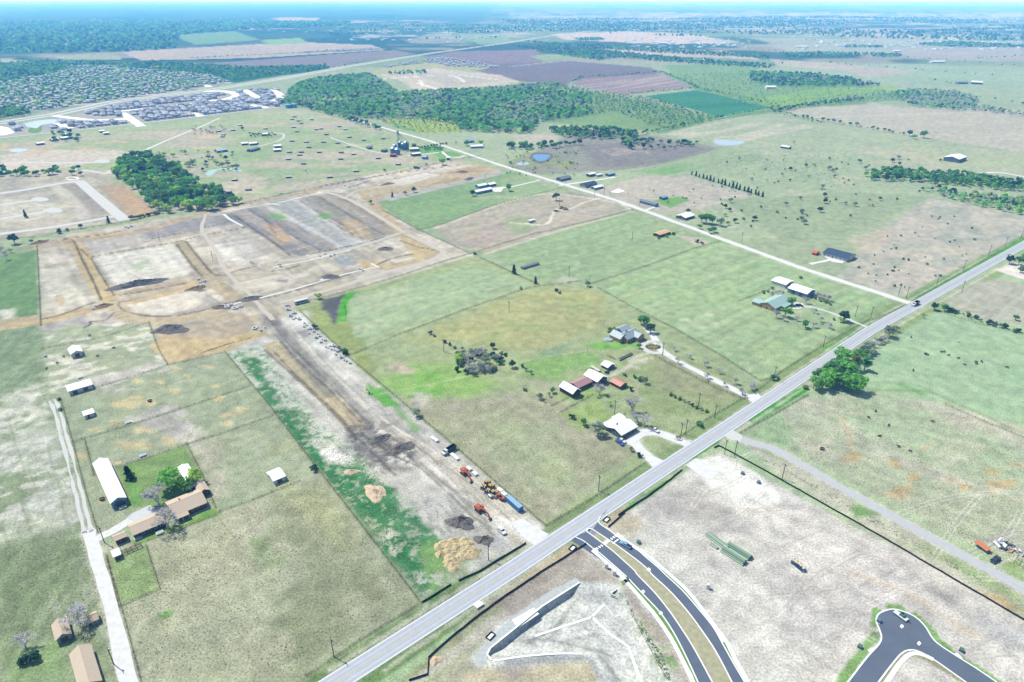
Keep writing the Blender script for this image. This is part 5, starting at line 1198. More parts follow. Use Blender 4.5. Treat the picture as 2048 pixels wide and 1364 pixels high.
building("field_shelter", "open field shelter with an orange tin roof in the pasture", "shelter", (1319, 475), (1341, 468), 8, 2.6, .6, 'x', W_BROWN, R_ORANGE, [("b", "s", .25, 3, 2.2, .02), ("b", "s", .7, 3, 2.2, .02)])
building("poultry_hut", "long narrow grey hut lying alone in the mown pasture", "hut", (1046, 539), (1078, 529), 3.2, 1.7, .5, 'x', W_GREY, R_GREY, [("d", "s", .1, .8, 1.5, .02)] + wins("s", 6, .8, .5, .7))
building("house", "long house with a slate blue roof and white skylights beside the gravel road", "house", (1692, 524), (1708, 515), 22, 3.0, 2.4, 'y', W_WHITE, R_DARK, wins("w", 6, d=3) + wins("s", 2))
building("play_shed", "tiny bright red shed next to the slate-roofed house", "shed", (1631, 511), (1639, 508), 3.5, 2, .8, 'y', material("wall_bright_red", C(220, 84, 66), .8), material("roof_bright_red", C(232, 104, 84), .8), [("d", "s", .5, .8, 1.6, .02)])
# -- along the gravel road
building("house", "dark hip-roofed house nearest the blue pond track", "house", (1122, 363), (1146, 360), 9, 2.8, 1.8, 'x', W_SLATE, R_GREY, wins("s", 4))
building("house", "slate blue roofed house among the roadside sheds", "house", (1172, 376), (1194, 371), 11, 2.9, 2.2, 'x', W_GREY, R_DARK, wins("s", 4, d=1))
building("shed", "pale blue-roofed shed next to the slate blue house", "shed", (1190, 380), (1206, 376), 7, 2.6, 1, 'x', W_BLUE, R_PALE, [("b", "s", .5, 2.5, 2.2, .02)])
building("shed", "open black-fronted shed in the roadside yard", "shed", (1179, 354), (1192, 351), 6, 3.2, .6, 'x', W_BROWN, R_WHITE, [("b", "s", .5, 5, 2.6, .02)])
building("trailer_home", "white trailer parked between two roadside sheds", "trailer", (1194, 354), (1206, 352), 3.5, 2.6, .4, 'x', W_WHITE, R_WHITE, wins("s", 3))
building("shed", "dark blue-walled shed farthest back in the roadside yard", "shed", (1217, 353), (1230, 350), 6, 2.6, 1, 'x', W_SLATE, R_SKY, [("b", "s", .5, 2.5, 2.2, .02)])
building("trailer_home", "long grey-roofed trailer home beside a green lawn", "trailer home", (1309, 414), (1314, 412), 22, 2.8, .8, 'y', W_BLUE, R_GREY, wins("w", 6, d=2) + wins("s", 1), L=7)
building("shed", "small blue shed behind the long trailer home", "shed", (1325, 400), (1338, 398), 5, 2.6, 1, 'x', W_SLATE, R_SKY, [("d", "s", .5, 1, 2, .02)])
building("house", "white metal roofed house shaded by round green trees on the gravel road", "house", (1370, 441), (1397, 438), 12, 2.8, 1.5, 'x', W_SLATE, R_WHITE, wins("s", 5, d=2))
building("house", "long white-roofed house with blue walls in the green field", "house", (953, 389), (987, 383), 8, 3.0, 1.2, 'x', W_BLUE, R_WHITE, wins("s", 6, d=3))
building("house", "smaller blue and white house behind the long blue-walled one", "house", (958, 377), (976, 374), 8, 2.8, 1.2, 'x', W_BLUE, R_PALE, wins("s", 4, d=1))
building("garage", "dark-fronted garage with a pale roof behind the blue-walled house", "garage", (979, 374), (991, 371), 8, 2.8, 1.2, 'x', W_BROWN, R_WHITE, [("b", "s", .6, 3, 2.3, .02)])
building("travel_trailer", "small white trailer parked in the brown circle field", "trailer", (1059, 446), (1072, 444), 2.6, 2.3, .25, 'x', W_WHITE, R_WHITE, wins("s", 3, .8, .7, 1))
building("house", "pale roofed farmhouse between two round trees behind the silos", "house", (942, 297), (966, 296), 10, 3, 1.5, 'x', W_BLUE, R_WHITE, wins("s", 4))
building("shed", "sky-blue roofed shed behind the pale farmhouse", "shed", (938, 286), (950, 285), 8, 3, 1.5, 'x', W_BLUE, R_SKY, [("b", "s", .5, 2.5, 2.2, .02)])
building("hangar", "big white-roofed hangar with dark walls on the open pasture", "hangar", (1916, 326), (1942, 322), 20, 5, 2.6, 'x', W_SLATE, R_WHITE, [("b", "s", .3, 5, 4, .02), ("b", "s", .7, 5, 4, .02)])
building("shed", "white-roofed hay shed at the edge of the striped pasture", "shed", (1561, 296), (1575, 299), 8, 3, 1, 'x', W_SLATE, R_WHITE, [("b", "s", .5, 3, 2.6, .02)])
building("barn", "long pale barn of the far farm with several sheds", "barn", (1942, 168), (1964, 169), 22, 5, 2.5, 'x', W_SLATE, R_WHITE, [("b", "s", .5, 5, 4, .02)])
building("barn", "low grey barn of the far farm with several sheds", "barn", (1916, 168), (1936, 168), 14, 4, 1.8, 'x', W_SLATE, R_GREY, [("b", "s", .5, 5, 3, .02)])
# farm yards on the hut pasture
for (p1, p2, W, lab, rf) in [((484, 291), (496, 290), 9, "dark-fronted white-roofed barn by the looping lane", R_WHITE), ((500, 291), (514, 290), 10, "pale barn beside the dark-fronted barn", R_PALE), ((503, 304), (521, 299), 9, "long open-fronted barn below the looping lane", R_GREY),
                              ((549, 296), (563, 295), 8, "pale flat shed at the end of the looping lane", R_PALE), ((548, 304), (562, 303), 8, "white shed below the pale flat shed", R_WHITE), ((436, 306), (456, 303), 12, "sky-blue roofed house under pale trees in the hut pasture", R_SKY),
                              ((526, 272), (538, 271), 9, "white domed shed ringed by shrubs", R_WHITE), ((273, 321), (288, 320), 9, "blue-roofed house at the top of the green copse", R_SKY),
                              ((123, 280), (146, 277), 9, "pale long barn of the old farmyard under the subdivision", R_PALE), ((105, 283), (118, 281), 8, "white shed in the old farmyard", R_WHITE), ((128, 273), (142, 271), 8, "white barn among the old farmyard trees", R_WHITE), ((150, 280), (158, 279), 7, "grey shed at the old farmyard's end", R_GREY),
                              ((75, 291), (90, 289), 7, "lone pale shed left of the old farmyard", R_PALE), ((200, 266), (210, 265), 8, "round-looking white shed of a pair below the subdivision", R_WHITE), ((208, 270), (219, 269), 8, "second white shed of the pair below the subdivision", R_WHITE),
                              ((768, 305), (776, 303), 6, "small grey shed facing the silos", R_GREY), ((736, 299), (745, 298), 7, "grey shed on the lane to the silos", R_GREY), ((0, 350), (12, 349), 10, "blue-roofed building at the band of trees", R_SKY)]:
    building("barn", lab, "barn", p1, p2, W, 3.0, 1.1, 'x', W_SLATE, rf, [("b", "s", .5, 3, 2.2, .02)], snap=False)
# buildings of the silo yard
for (p1, p2, W, lab, rf, wl) in [((820, 303), (838, 302), 14, "cream-roofed shed beside the silos", roofmat("cream", 244, 240, 226), W_SLATE), ((825, 313), (842, 311), 7, "dark low shed below the cream-roofed shed", R_WHITE, W_BROWN), ((780, 314), (792, 314), 6, "red-roofed shed at the foot of the silos", roofmat("pinkish_red", 214, 122, 122), W_RUST), ((788, 301), (796, 300), 6, "pale shed tucked between the silos", R_PALE, W_SLATE), ((844, 318), (852, 319), 6, "sky-blue roofed shed beyond the silo yard", R_SKY, W_BLUE), ((893, 320), (899, 320), 5, "tiny white shed by the silo lawn", R_WHITE, W_SLATE), ((824, 293), (832, 293), 5, "small grey shed above the silo yard", R_GREY, W_SLATE)]:
    building("shed", lab, "shed", p1, p2, W, 3.4, 1, 'x', wl, rf, [("b", "s", .5, 3, 2.2, .02)], snap=False)
# -- huts of the hog pasture
HUTS = [(825, 62), (800, 88), (862, 102), (890, 128), (815, 165), (848, 208), (992, 90), (1085, 180), (1260, 158), (1320, 188), (1135, 235), (1360, 262), (1500, 290), (1690, 275), (800, 300), (938, 310), (1105, 310), (1245, 320), (965, 360), (1350, 355), (1565, 350), (775, 408), (890, 408), (1065, 408), (1280, 412), (1400, 430), (765, 478), (912, 522), (1275, 475), (1640, 468), (1835, 528), (768, 653), (1168, 653), (1425, 595), (240, 682), (375, 775), (180, 797), (225, 195), (85, 205), (130, 238), (122, 258), (543, 180), (293, 147), (1038, 188), (875, 436), (450, 322)]
hut0 = None
HUTROOF = material("hut_tin_roof", C(178, 184, 190), .6, noise=.15, scale=.8, vary=.3)
HUTS.sort()
for i, (zx, zy) in enumerate(HUTS):
    p = G(420 + zx / 4.876, 220 + zy / 4.876 + 1.5)
    rz = random.choice([.15, .25, .1, -.1]) + random.uniform(-.1, .1)
    if hut0 is None:
        hut0 = empty("animal_hut", p, rz)
        m = MB()
        for x in (-3.2, 3.0): m.box((x + .1, 0, .9), (.2, 4.2, 1.8))
        m.box((0, 2.1, 1.0), (6.4, .2, 2.0)); m.box((0, -2.0, 1.55), (6.4, .15, .5)); m.box((0, -2, .8), (.25, .2, 1.6))
        m.build("wall", W_BROWN, hut0)
        r = MB(); r.prism([(-2.6, 1.75), (.2, 2.75), (2.7, 2.1), (2.7, 2.2), (.2, 2.87), (-2.6, 1.87)], -3.5, 3.5, 0, 'x'); r.build("roof", HUTROOF, hut0)
        h = hut0
    else:
        h = copy_tree(hut0); h.location = p; h.rotation_euler = (0, 0, rz)
    tag(h, f"open-fronted animal hut with a tin roof, {nth(i + 1)} from the left on the mottled pasture", "hut", "animal huts scattered over the pasture")
# -- silos
def silo(px, py, rad, ht, label):
    p = G(px, py); r = empty("grain_silo", p); tag(r, label, "silo", "grain silos of the feed yard")
    b = MB()
    for k in range(int(ht)): b.tube((0, 0, k), (0, 0, k + .97), rad + (.03 if k % 2 else 0), n=20)
    b.build("tank", material("silo_steel", C(120, 160, 200), .45, .35, noise=.08, scale=.5), r)
    MB().tube((0, 0, ht), (0, 0, ht + rad * .55), rad + .15, .4, n=20).build("cone_roof", material("silo_roof", C(176, 202, 222), .4, .35, noise=.06, scale=.5), r)
    MB().tube((0, 0, ht + rad * .55), (0, 0, ht + rad * .55 + .7), .45, n=10).build("hatch", M_STEEL, r)
    l = MB()
    for sx in (-.22, .22): l.bar((sx, -rad - .15, 0), (sx, -rad - .15, ht), .06, .06)
    for k in range(int(ht * 1.5)): l.bar((-.22, -rad - .15, .5 + k * .65), (.22, -rad - .15, .5 + k * .65), .05, .05)
    l.build("ladder", M_STEEL, r)
for (x, y, rd, h, lb) in [(787, 308, 4.6, 9, "squat steel silo standing nearest the red-roofed shed"), (795, 309, 4.4, 8, "steel silo with a pale cone roof beside the squat silo"), (801, 297, 4.0, 10, "tall blue silo under the elevator tower"), (807, 299, 3.6, 9, "narrow blue silo between two others"), (813, 297, 4.2, 10, "tall blue silo nearest the cream-roofed shed"), (790, 299, 3.6, 7, "small silo at the back of the feed yard")]:
    silo(x, y, rd, h, lb)
def elevator():
    p = G(798, 300); r = empty("elevator_tower", p); tag(r, "lattice grain elevator tower with chutes fanning down to the silos", "tower")
    m = MB(); ht = 27
    for sx in (-1, 1):
        for sy in (-1, 1): m.bar((sx, sy, 0), (sx, sy, ht), .22, .22)
    for k in range(9):
        z = k * 3
        for a, b in (((-1, -1), (1, -1)), ((1, -1), (1, 1)), ((1, 1), (-1, 1)), ((-1, 1), (-1, -1))):
            m.bar((*a, z), (*b, z + 3), .12, .12); m.bar((*a, z + 3), (*b, z + 3), .12, .12)
    m.build("lattice", material("blue_steel_frame", C(84, 112, 140), .6, .2), r)
    MB().box((0, 0, ht + 1.2), (3.2, 3.0, 2.2)).build("head_house", M_STEEL, r)
    for x, y in ((801, 297), (807, 299), (813, 297), (795, 309)):
        q = G(x, y) - p
        MB().bar((0, 0, ht), (q.x, q.y, 13), .4, .4).build("chute", material("blue_steel_frame", (0, 0, 0)), r)
elevator()
def tank(px, py, label):
    r = empty("water_tank", G(px, py)); tag(r, label, "water tank", "pair of blue water tanks")
    MB().tube((0, 0, 0), (0, 0, 7.5), 6, n=24).build("tank", material("tank_blue", C(96, 190, 226), .5, noise=.04, scale=.3), r)
    MB().tube((0, 0, 7.5), (0, 0, 8.6), 6.1, .6, n=24).build("lid", material("tank_lid", C(150, 216, 240), .5), r)
    l = MB(); l.bar((0, -6.15, 0), (0, -6.15, 7.6), .5, .1); l.build("ladder", M_STEEL, r)
tank(577, 216, "blue water tank closer to the new houses"); tank(588, 215, "blue water tank at the edge of the woods")
# -- the new subdivision: tract houses with hipped roofs
def tract_mesh(k, L, W, wh, rh):
    m = MB(); o = .5
    m.box((0, 0, wh / 2), (L, W, wh), 0)
    m.box((L * .22, -W / 2 - 1.6, wh / 2), (L * .42, 3.2, wh), 0)
    a, b = L / 2 + o, W / 2 + o; rl = L / 2 - W / 2 * .8
    m.add([(-a, -b, wh), (a, -b, wh), (a, b, wh), (-a, b, wh), (-rl, 0, wh + rh), (rl, 0, wh + rh)], [(0, 1, 5, 4), (1, 2, 5), (2, 3, 4, 5), (3, 0, 4), (0, 3, 2, 1)], 1)
    x0, x1 = L * .01 - o, L * .43 + o; y0 = -W / 2 - 3.2 - o; xm = (x0 + x1) / 2
    m.add([(x0, y0, wh), (x1, y0, wh), (xm, y0 + 1.5, wh + rh * .7), (xm, 0, wh + rh * .7), (x0, 0, wh), (x1, 0, wh)], [(0, 1, 2), (0, 2, 3, 4), (1, 5, 3, 2), (0, 4, 5, 1)], 1)
    m.box((L * .22, -W / 2 - 3.22, 1.2), (L * .3, .08, 2.2), 2); m.box((-L * .25, -W / 2 - .03, 1.5), (1.8, .08, 1.3), 3); m.box((-L * .08, -W / 2 - .03, 1.1), (1.0, .08, 2.1), 2)
    m.box((-L * .3, W / 2 + .03, 1.5), (1.8, .08, 1.3), 3); m.box((L * .2, W / 2 + .03, 1.5), (1.8, .08, 1.3), 3)
    me = np_mesh("tract_house", m.v, m.f, [material("tract_wall", C(226, 226, 228), .9, vary=.25), material("tract_roof", C(182, 190, 208), .9, vary=.35, noise=.05, scale=.5), M_TRIM, M_GLASS], False, m.m)
    return me
TRACT = [tract_mesh(0, 11, 11, 2.9, 2.6), tract_mesh(1, 10, 12, 3.0, 3.0), tract_mesh(2, 10.5, 10, 5.4, 2.6)]
SUBDIV = GA([(-60, 280), (560, 215), (580, 194), (556, 177), (470, 181), (400, 190), (230, 210), (150, 230), (118, 240), (60, 246), (-60, 256)])
HOLES = [GA(q) for q in ([(40, 240), (118, 236), (112, 247), (84, 266), (50, 266)], [(240, 222), (258, 222), (290, 255), (268, 256)], [(100, 226), (165, 230), (265, 235), (265, 242), (165, 244), (110, 238)], [(405, 178), (462, 178), (480, 190), (455, 204), (415, 205), (450, 190)], [(-40, 250), (20, 253), (34, 268), (-40, 274)], [(228, 222), (388, 204), (388, 209), (228, 227)], [(542, 176), (564, 186), (566, 198), (540, 206), (550, 192)], [(378, 223), (408, 232), (402, 236), (376, 227)], [(110, 243), (146, 256), (136, 260), (108, 249)], [(495, 207), (540, 214), (534, 219), (494, 212)], [(485, 178), (526, 196), (514, 199), (484, 184)])]
d0 = (G(560, 214) - G(0, 276)).normalized(); n0 = Vector((-d0.y, d0.x, 0)); o0 = G(0, 276)
TH = []
for row in range(24):
    off = 14 + row * 24 + (6 if row % 2 else 0)
    for k in range(-6, 62):
        p = o0 + d0 * (k * 14.2 + (row * 5) % 11 + random.uniform(-1, 1)) + n0 * off
        TH.append((p, row))
ax = np.array([p.x for p, _ in TH]); ay = np.array([p.y for p, _ in TH])
ok = poly_sd(ax, ay, SUBDIV) > 5
for hpoly in HOLES: ok &= poly_sd(ax, ay, hpoly) < -3
TH = [t for t, q in zip(TH, ok) if q]
TH.sort(key=lambda t: t[0].y)
if len(TH) > 296: TH, TH_REST = TH[:296], TH[296:]
else: TH_REST = []
CNT = {}; ROWN = ['row backing onto the pale track', 'second row above the pale track', 'third row above the pale track', 'fourth row above the pale track']
TH.sort(key=lambda t: (t[1], t[0].x / t[0].y))
for i, (p, row) in enumerate(TH):
    o = link("tract_house", TRACT[(i * 7 + row) % 3], None, p, math.atan2(d0.y, d0.x) + (math.pi if row % 2 else 0))
    CNT[row] = CNT.get(row, 0) + 1
    tag(o, (f"hip-roofed tract house, {nth(CNT[row])} from the left in the " + ROWN[row]) if row < 4 else "grey hip-roofed tract house in the packed new subdivision", "house", "tract houses of the new subdivision")
def mass_of_houses(name, label, spots, rzs):
    V, Fc, Mi = [], [], []
    base = []
    for me in TRACT:
        vs = np.empty(len(me.vertices) * 3); me.vertices.foreach_get("co", vs)
        base.append((vs.reshape(-1, 3), [tuple(p.vertices) for p in me.polygons if p.material_index < 2], [p.material_index for p in me.polygons if p.material_index < 2]))
    n = 0
    for (x, y), rz in zip(spots, rzs):
        v, f, mi = base[random.randrange(3)]; s = random.uniform(.72, 1.0)
        c, sn = math.cos(rz) * s, math.sin(rz) * s
        V.append(np.stack([v[:, 0] * c - v[:, 1] * sn + x, v[:, 0] * sn + v[:, 1] * c + y, v[:, 2] * s], 1))
        Fc += [tuple(i + n for i in q) for q in f]; Mi += [i + (0 if random.random() < .5 or i == 0 else 1) for i in mi]; n += len(v)
    V = np.concatenate(V)
    o = link(name, np_mesh(name, V, Fc, [material("tract_wall", (0, 0, 0)), material("suburb_roof_grey", C(188, 196, 212), .9), material("suburb_roof_tan", C(216, 208, 206), .9)], False, Mi))
    return tag(o, label, "houses", None, "stuff")
def scatter_poly(poly, step, jit, dirv=None):
    w = GA(poly); a = math.atan2(dirv.y, dirv.x) if dirv is not None else 0.3
    x0, x1, y0, y1 = w[:, 0].min(), w[:, 0].max(), w[:, 1].min(), w[:, 1].max()
    c = np.array([(x0 + x1) / 2, (y0 + y1) / 2]); R_ = math.hypot(x1 - x0, y1 - y0) / 2 + step[0]
    i, j = np.meshgrid(np.arange(-R_, R_, step[0]), np.arange(-R_, R_, step[1]))
    i = i.ravel() + RNG.uniform(-jit, jit, i.size); j = j.ravel() + RNG.uniform(-jit, jit, j.size)
    x = c[0] + i * math.cos(a) - j * math.sin(a); y = c[1] + i * math.sin(a) + j * math.cos(a)
    k = poly_sd(x, y, w) > 0
    return np.stack([x[k], y[k]], 1)
SUBURB = [(-40, 172), (110, 148), (140, 132), (210, 132), (420, 150), (455, 163), (380, 178), (210, 202), (100, 219), (55, 222), (-40, 232)]
sp = scatter_poly(SUBURB, (18, 34), 5.5, d0)
mass_of_houses("old_suburb", "mass of grey roofed houses in the leafy old suburb across the highway", sp, [math.atan2(d0.y, d0.x) + random.choice([0, math.pi, .4]) for _ in sp])
sp2 = np.concatenate([scatter_poly([(765, 133), (830, 122), (850, 126), (800, 132), (770, 136)], (15, 40), 3, d0), scatter_poly([(840, 122), (880, 114), (990, 131), (992, 136), (900, 133)], (15, 40), 3, d0)])
mass_of_houses("far_housing_estate", "cluster of pale new houses beyond the woods", sp2, [random.choice([0, .3, 3.1]) for _ in sp2])
sp3 = scatter_poly([(608, 104), (690, 98), (760, 96), (775, 99), (690, 103), (610, 107)], (16, 45), 2, d0)
mass_of_houses("far_house_row", "distant row of pale roofs along the buff field", sp3, [0.2 for _ in sp3])
if TH_REST:
    mass_of_houses("subdivision_far_rows", "packed grey roofs at the far side of the new subdivision", [(p.x, p.y) for p, _ in TH_REST], [math.atan2(d0.y, d0.x)] * len(TH_REST))
# far white barns, a few pixels each
for (x, y, w, lab) in [(1600, 95, 60, "distant long white barn on the buff plain"), (1795, 104, 30, "distant white barn standing alone in a grey field"), (1325, 88, 40, "distant white sheds near the dark tree belt"), (1395, 123, 40, "distant pale farm roof behind the belt of trees"), (1870, 126, 50, "distant pale roof in the green plain"), (1540, 178, 24, "pale hut in the yellow-green scrub"), (553, 148, 0, "")]:
    if not w: continue
    building("barn", lab, "barn", (x - 7, y), (x + 7, y), 18, 5, 2, 'x', W_WHITE, R_WHITE, snap=False, L=w)
far = []
for k in range(420):
    x, y = random.choice([(random.uniform(1000, 2048), random.uniform(26, 80)), (random.uniform(0, 900), random.uniform(36, 66)), (random.uniform(700, 1080), random.uniform(58, 86)), (random.uniform(1250, 1500), random.uniform(76, 96)), (random.uniform(1600, 2048), random.uniform(80, 100))])
    g = G(x, y); far.append((g.x, g.y))
fb = MB()
for x, y in far:
    s = random.uniform(9, 22) * (1 + math.hypot(x, y) / 12000); fb.box((x, y, 2), (s, s * .5, 4), 0, random.uniform(0, 3))
tag(fb.build("far_roofs", R_PALE), "specks of white roofs scattered over the hazy far plain", "roofs", None, "stuff")

# ------------------------------------------------------------------ vehicles and machines
def paint(name, r, g, b): return material("paint_" + name, C(r, g, b), .35, noise=.03, scale=1, spec=.5)
V_WHITE, V_BLUE, V_DARK = paint("white", 248, 250, 252), paint("blue", 60, 110, 190), paint("navy", 34, 48, 78)
V_ORANGE, V_YELLOW, V_GREEN, V_BLACK = paint("orange", 210, 108, 60), paint("yellow", 206, 176, 92), paint("green", 60, 150, 120), paint("black", 40, 42, 50)
def placed(name, label, cat, rear, front, group=None):
    a, b = G(*rear), G(*front); d = b - a
    r = empty(name, (a + b) / 2, math.atan2(d.y, d.x)); tag(r, label, cat, group)
    return r, d.length
def wheel(r, x, y, rad=.4, w=.28, z=None):
    z = rad if z is None else z
    o = MB().tube((x, y - w / 2, z), (x, y + w / 2, z), rad, n=12).build("wheel", M_BLACK, r)
    MB().tube((x, y - w / 2 - .02, z), (x, y + w / 2 + .02, z), rad * .55, n=8).build("rim", M_STEEL, o)
def pickup(label, rear, front, col, bed=None):
    r, _ = placed("pickup_truck", label, "truck", rear, front)
    b = MB(); b.prism([(-2.8, .5), (2.7, .5), (2.8, .75), (2.75, 1.05), (1.2, 1.15), (-2.8, 1.15)], -.98, .98, 0, 'y'); b.build("body", col, r, bevel=.06)
    c = MB(); c.prism([(1.25, 1.15), (.6, 1.78), (-.75, 1.82), (-1.0, 1.15)], -.86, .86, 0, 'y'); c.build("cab", col, r, bevel=.05)
    for s in (-1, 1):
        MB().prism([(1.0, 1.2), (.5, 1.68), (-.65, 1.7), (-.82, 1.2)], s * .84, s * .885, 0, 'y').build("side_window", M_GLASS, r)
        MB().box((2.76, s * .7, .85), (.1, .32, .2)).build("headlight", M_TRIM, r)
    MB().add([(1.2, -.72, 1.24), (1.2, .72, 1.24), (.68, .68, 1.74), (.68, -.68, 1.74)], [(0, 1, 2, 3)]).build("windscreen", M_GLASS, r)
    MB().box((-1.9, 0, 1.17), (1.6, 1.6, .05)).build("bed", bed or M_DARKST, r)
    for x in (-1.75, 1.75):
        for s in (-1, 1): wheel(r, x, s * .86)
    return r
pickup("white pickup truck parked at the corridor mouth below the orange excavator", (996, 1053), (1012, 1073), V_WHITE, V_WHITE)
pickup("white pickup truck parked beside the blue pickup at the white house", (1236, 880), (1249, 886), V_WHITE)
pickup("blue pickup truck at the corner of the white house by the highway", (1234, 883), (1245, 891), V_BLUE)
pickup("white pickup truck on the horseshoe drive under the bare trees", (1302, 857), (1317, 866), V_WHITE)
pickup("navy blue pickup truck by the orange flatbed trailer", (1999, 1115), (1980, 1128), V_DARK)
pickup("dark pickup truck in the pale yard of the green-roofed house", (1594, 611), (1603, 613), V_BLACK)
pickup("dark pickup truck by the pale drive above the white house yard", (2040, 542), (2050, 540), V_BLACK)
pickup("dark pickup truck parked beside the yellow machine in the brown circle field", (1108, 423), (1116, 423), V_BLACK)
def heavy_truck(label, rear, front, cabc, kind, bodyc):
    r, _ = placed("truck", label, "truck", rear, front)
    MB().box((0, 0, .85), (8.2, 1.0, .35)).build("chassis", M_DARKST, r)
    c = MB(); c.prism([(4.4, .6), (4.4, 1.6), (3.3, 1.8), (2.9, 2.8), (1.6, 2.85), (1.6, .6)], -1.15, 1.15, 0, 'y'); c.build("cab", cabc, r, bevel=.06)
    MB().add([(3.33, -.95, 1.86), (3.33, .95, 1.86), (2.95, .95, 2.7), (2.95, -.95, 2.7)], [(0, 1, 2, 3)]).build("windscreen", M_GLASS, r)
    if kind == "dump":
        d = MB(); d.box((-1.6, 0, 1.25), (5.6, 2.3, .15)); d.box((-1.6, 1.12, 2.0), (5.6, .12, 1.4)); d.box((-1.6, -1.12, 2.0), (5.6, .12, 1.4)); d.box((1.2, 0, 2.1), (.12, 2.3, 1.7)); d.box((-4.35, 0, 1.95), (.12, 2.3, 1.3)); d.build("dump_body", bodyc, r)
    elif kind == "flat":
        MB().box((-1.5, 0, 1.2), (5.6, 2.3, .18)).build("flatbed", bodyc, r); MB().box((1.3, 0, 1.8), (.1, 2.2, 1.1)).build("headboard", bodyc, r)
    elif kind == "van":
        MB().box((-1.7, 0, 2.2), (6.2, 2.4, 2.3)).build("box_body", bodyc, r)
    for x in (3.2, -2.2, -3.4):
        for s in (-1, 1): wheel(r, x, s * 1.0, .5, .32)
    return r
heavy_truck("white dump truck pulled up against the corridor fence", (911, 896), (885, 912), V_WHITE, "dump", V_DARK)
pickup("pale blue flatbed pickup on the boulevard past the crossing", (1259, 1096), (1243, 1087), paint("pale_blue", 150, 196, 226), V_DARK)
heavy_truck("dark truck turning off the highway onto the gravel road", (1838, 606), (1822, 614), V_WHITE, "dump", V_BLACK)
heavy_truck("dark truck parked on the site road below the silos", (828, 337), (840, 338), V_DARK, "van", material("truck_box_grey", C(110, 140, 120), .6))
def excavator(label, rear, front, swing, boom_up=1.0):
    r, _ = placed("excavator", label, "excavator", rear, front)
    for s in (-1, 1):
        MB().prism([(-2.1, .2), (-1.8, 0), (1.8, 0), (2.1, .2), (2.2, .55), (1.9, .9), (-1.9, .9), (-2.2, .55)], s * 1.25 - .32, s * 1.25 + .32, 0, 'y').build("track", M_BLACK, r)
    MB().box((0, 0, .8), (1.6, 1.9, .4)).build("undercarriage", M_DARKST, r)
    R = Matrix.Rotation(swing, 3, 'Z')
    def rot(m): m.v = [tuple(R @ Vector(v)) for v in m.v]; return m
    h = rot(MB().box((-.7, 0, 1.75), (3.6, 2.7, 1.3)).box((-2.2, 0, 1.7), (.9, 2.7, 1.5)).box((-.9, -.55, 2.5), (2.2, 1.5, .3))).build("house", V_ORANGE, r, bevel=.07)
    c = rot(MB().box((.55, .85, 2.2), (1.6, 1.05, 1.8))).build("cab", M_GLASS, r, bevel=.05)
    rot(MB().box((.55, .85, 3.14), (1.7, 1.15, .1))).build("cab_roof", V_ORANGE, c)
    rot(MB().bar((.7, -.2, 2.0), (3.6, -.2, 4.2 * boom_up), .5, .8).bar((3.5, -.2, 4.15 * boom_up), (6.0, -.2, 3.3 * boom_up), .48, .65)).build("boom", V_ORANGE, r)
    rot(MB().bar((5.9, -.2, 3.4 * boom_up), (7.6, -.2, .9), .42, .5)).build("stick", V_ORANGE, r)
    rot(MB().bar((1.2, -.2, 1.7), (3.2, -.2, 3.2 * boom_up), .2, .2)).build("ram", M_STEEL, r)
    b = MB(); b.prism([(7.3, 1.0), (8.1, .9), (8.3, .3), (7.9, .02), (7.2, .25)], -.85, .45, 0, 'y'); rot(b).build("bucket", M_DARKST, r)
    return r
excavator("orange excavator with its boom folded towards the concrete boxes", (920, 940), (940, 956), math.radians(-12), .85)
excavator("orange excavator with its long boom stretched towards the white pickup", (952, 1015), (968, 1029), math.radians(2), .8)
def loader(label, rear, front, col, kind="loader"):
    r, _ = placed("wheel_loader" if kind == "loader" else "roller", label, kind, rear, front)
    MB().box((-1.4, 0, 1.35), (2.6, 2.0, 1.1)).build("engine_hood", col, r, bevel=.08)
    MB().box((.2, 0, 2.2), (1.5, 1.5, 1.7)).build("cab", M_GLASS, r, bevel=.05)
    MB().box((.2, 0, 3.1), (1.75, 1.7, .12)).build("cab_roof", col, r)
    if kind == "loader":
        MB().box((1.5, 0, 1.1), (1.4, 1.2, .7)).build("front_frame", col, r)
        for s in (-1, 1): MB().bar((1.2, s * .6, 1.5), (3.2, s * .6, .8), .22, .3).build("lift_arm", col, r)
        b = MB(); b.prism([(3.0, .2), (3.1, 1.2), (3.4, 1.25), (3.3, .3), (4.2, .15), (4.1, .02), (3.2, .05)], -1.3, 1.3, 0, 'y'); b.build("bucket", M_DARKST, r)
        for x in (-1.6, 1.5):
            for s in (-1, 1): wheel(r, x, s * 1.05, .75, .5)
    else:
        MB().tube((2.0, -1.05, .78), (2.0, 1.05, .78), .78, n=18).build("drum", M_STEEL, r)
        for s in (-1, 1): MB().bar((.4, s * 1.15, .9), (2.4, s * 1.15, .9), .14, .4).build("drum_frame", col, r)
        for s in (-1, 1): wheel(r, -1.6, s * .9, .7, .5)
loader("yellow wheel loader at the head of the machine row", (978, 966), (968, 976), V_YELLOW)
loader("yellow wheel loader second in the machine row", (986, 974), (976, 984), V_YELLOW)
loader("yellow soil compactor behind the two loaders", (992, 988), (982, 994), V_YELLOW, "compactor")
loader("orange drum roller next to the blue container", (1004, 1000), (994, 996), V_ORANGE, "roller")
loader("yellow loader under the oak, next to the dark pickup", (1116, 419), (1128, 415), V_YELLOW)
loader("yellow loader under the oak, on the side of the curved track", (1124, 420), (1136, 419), V_YELLOW)
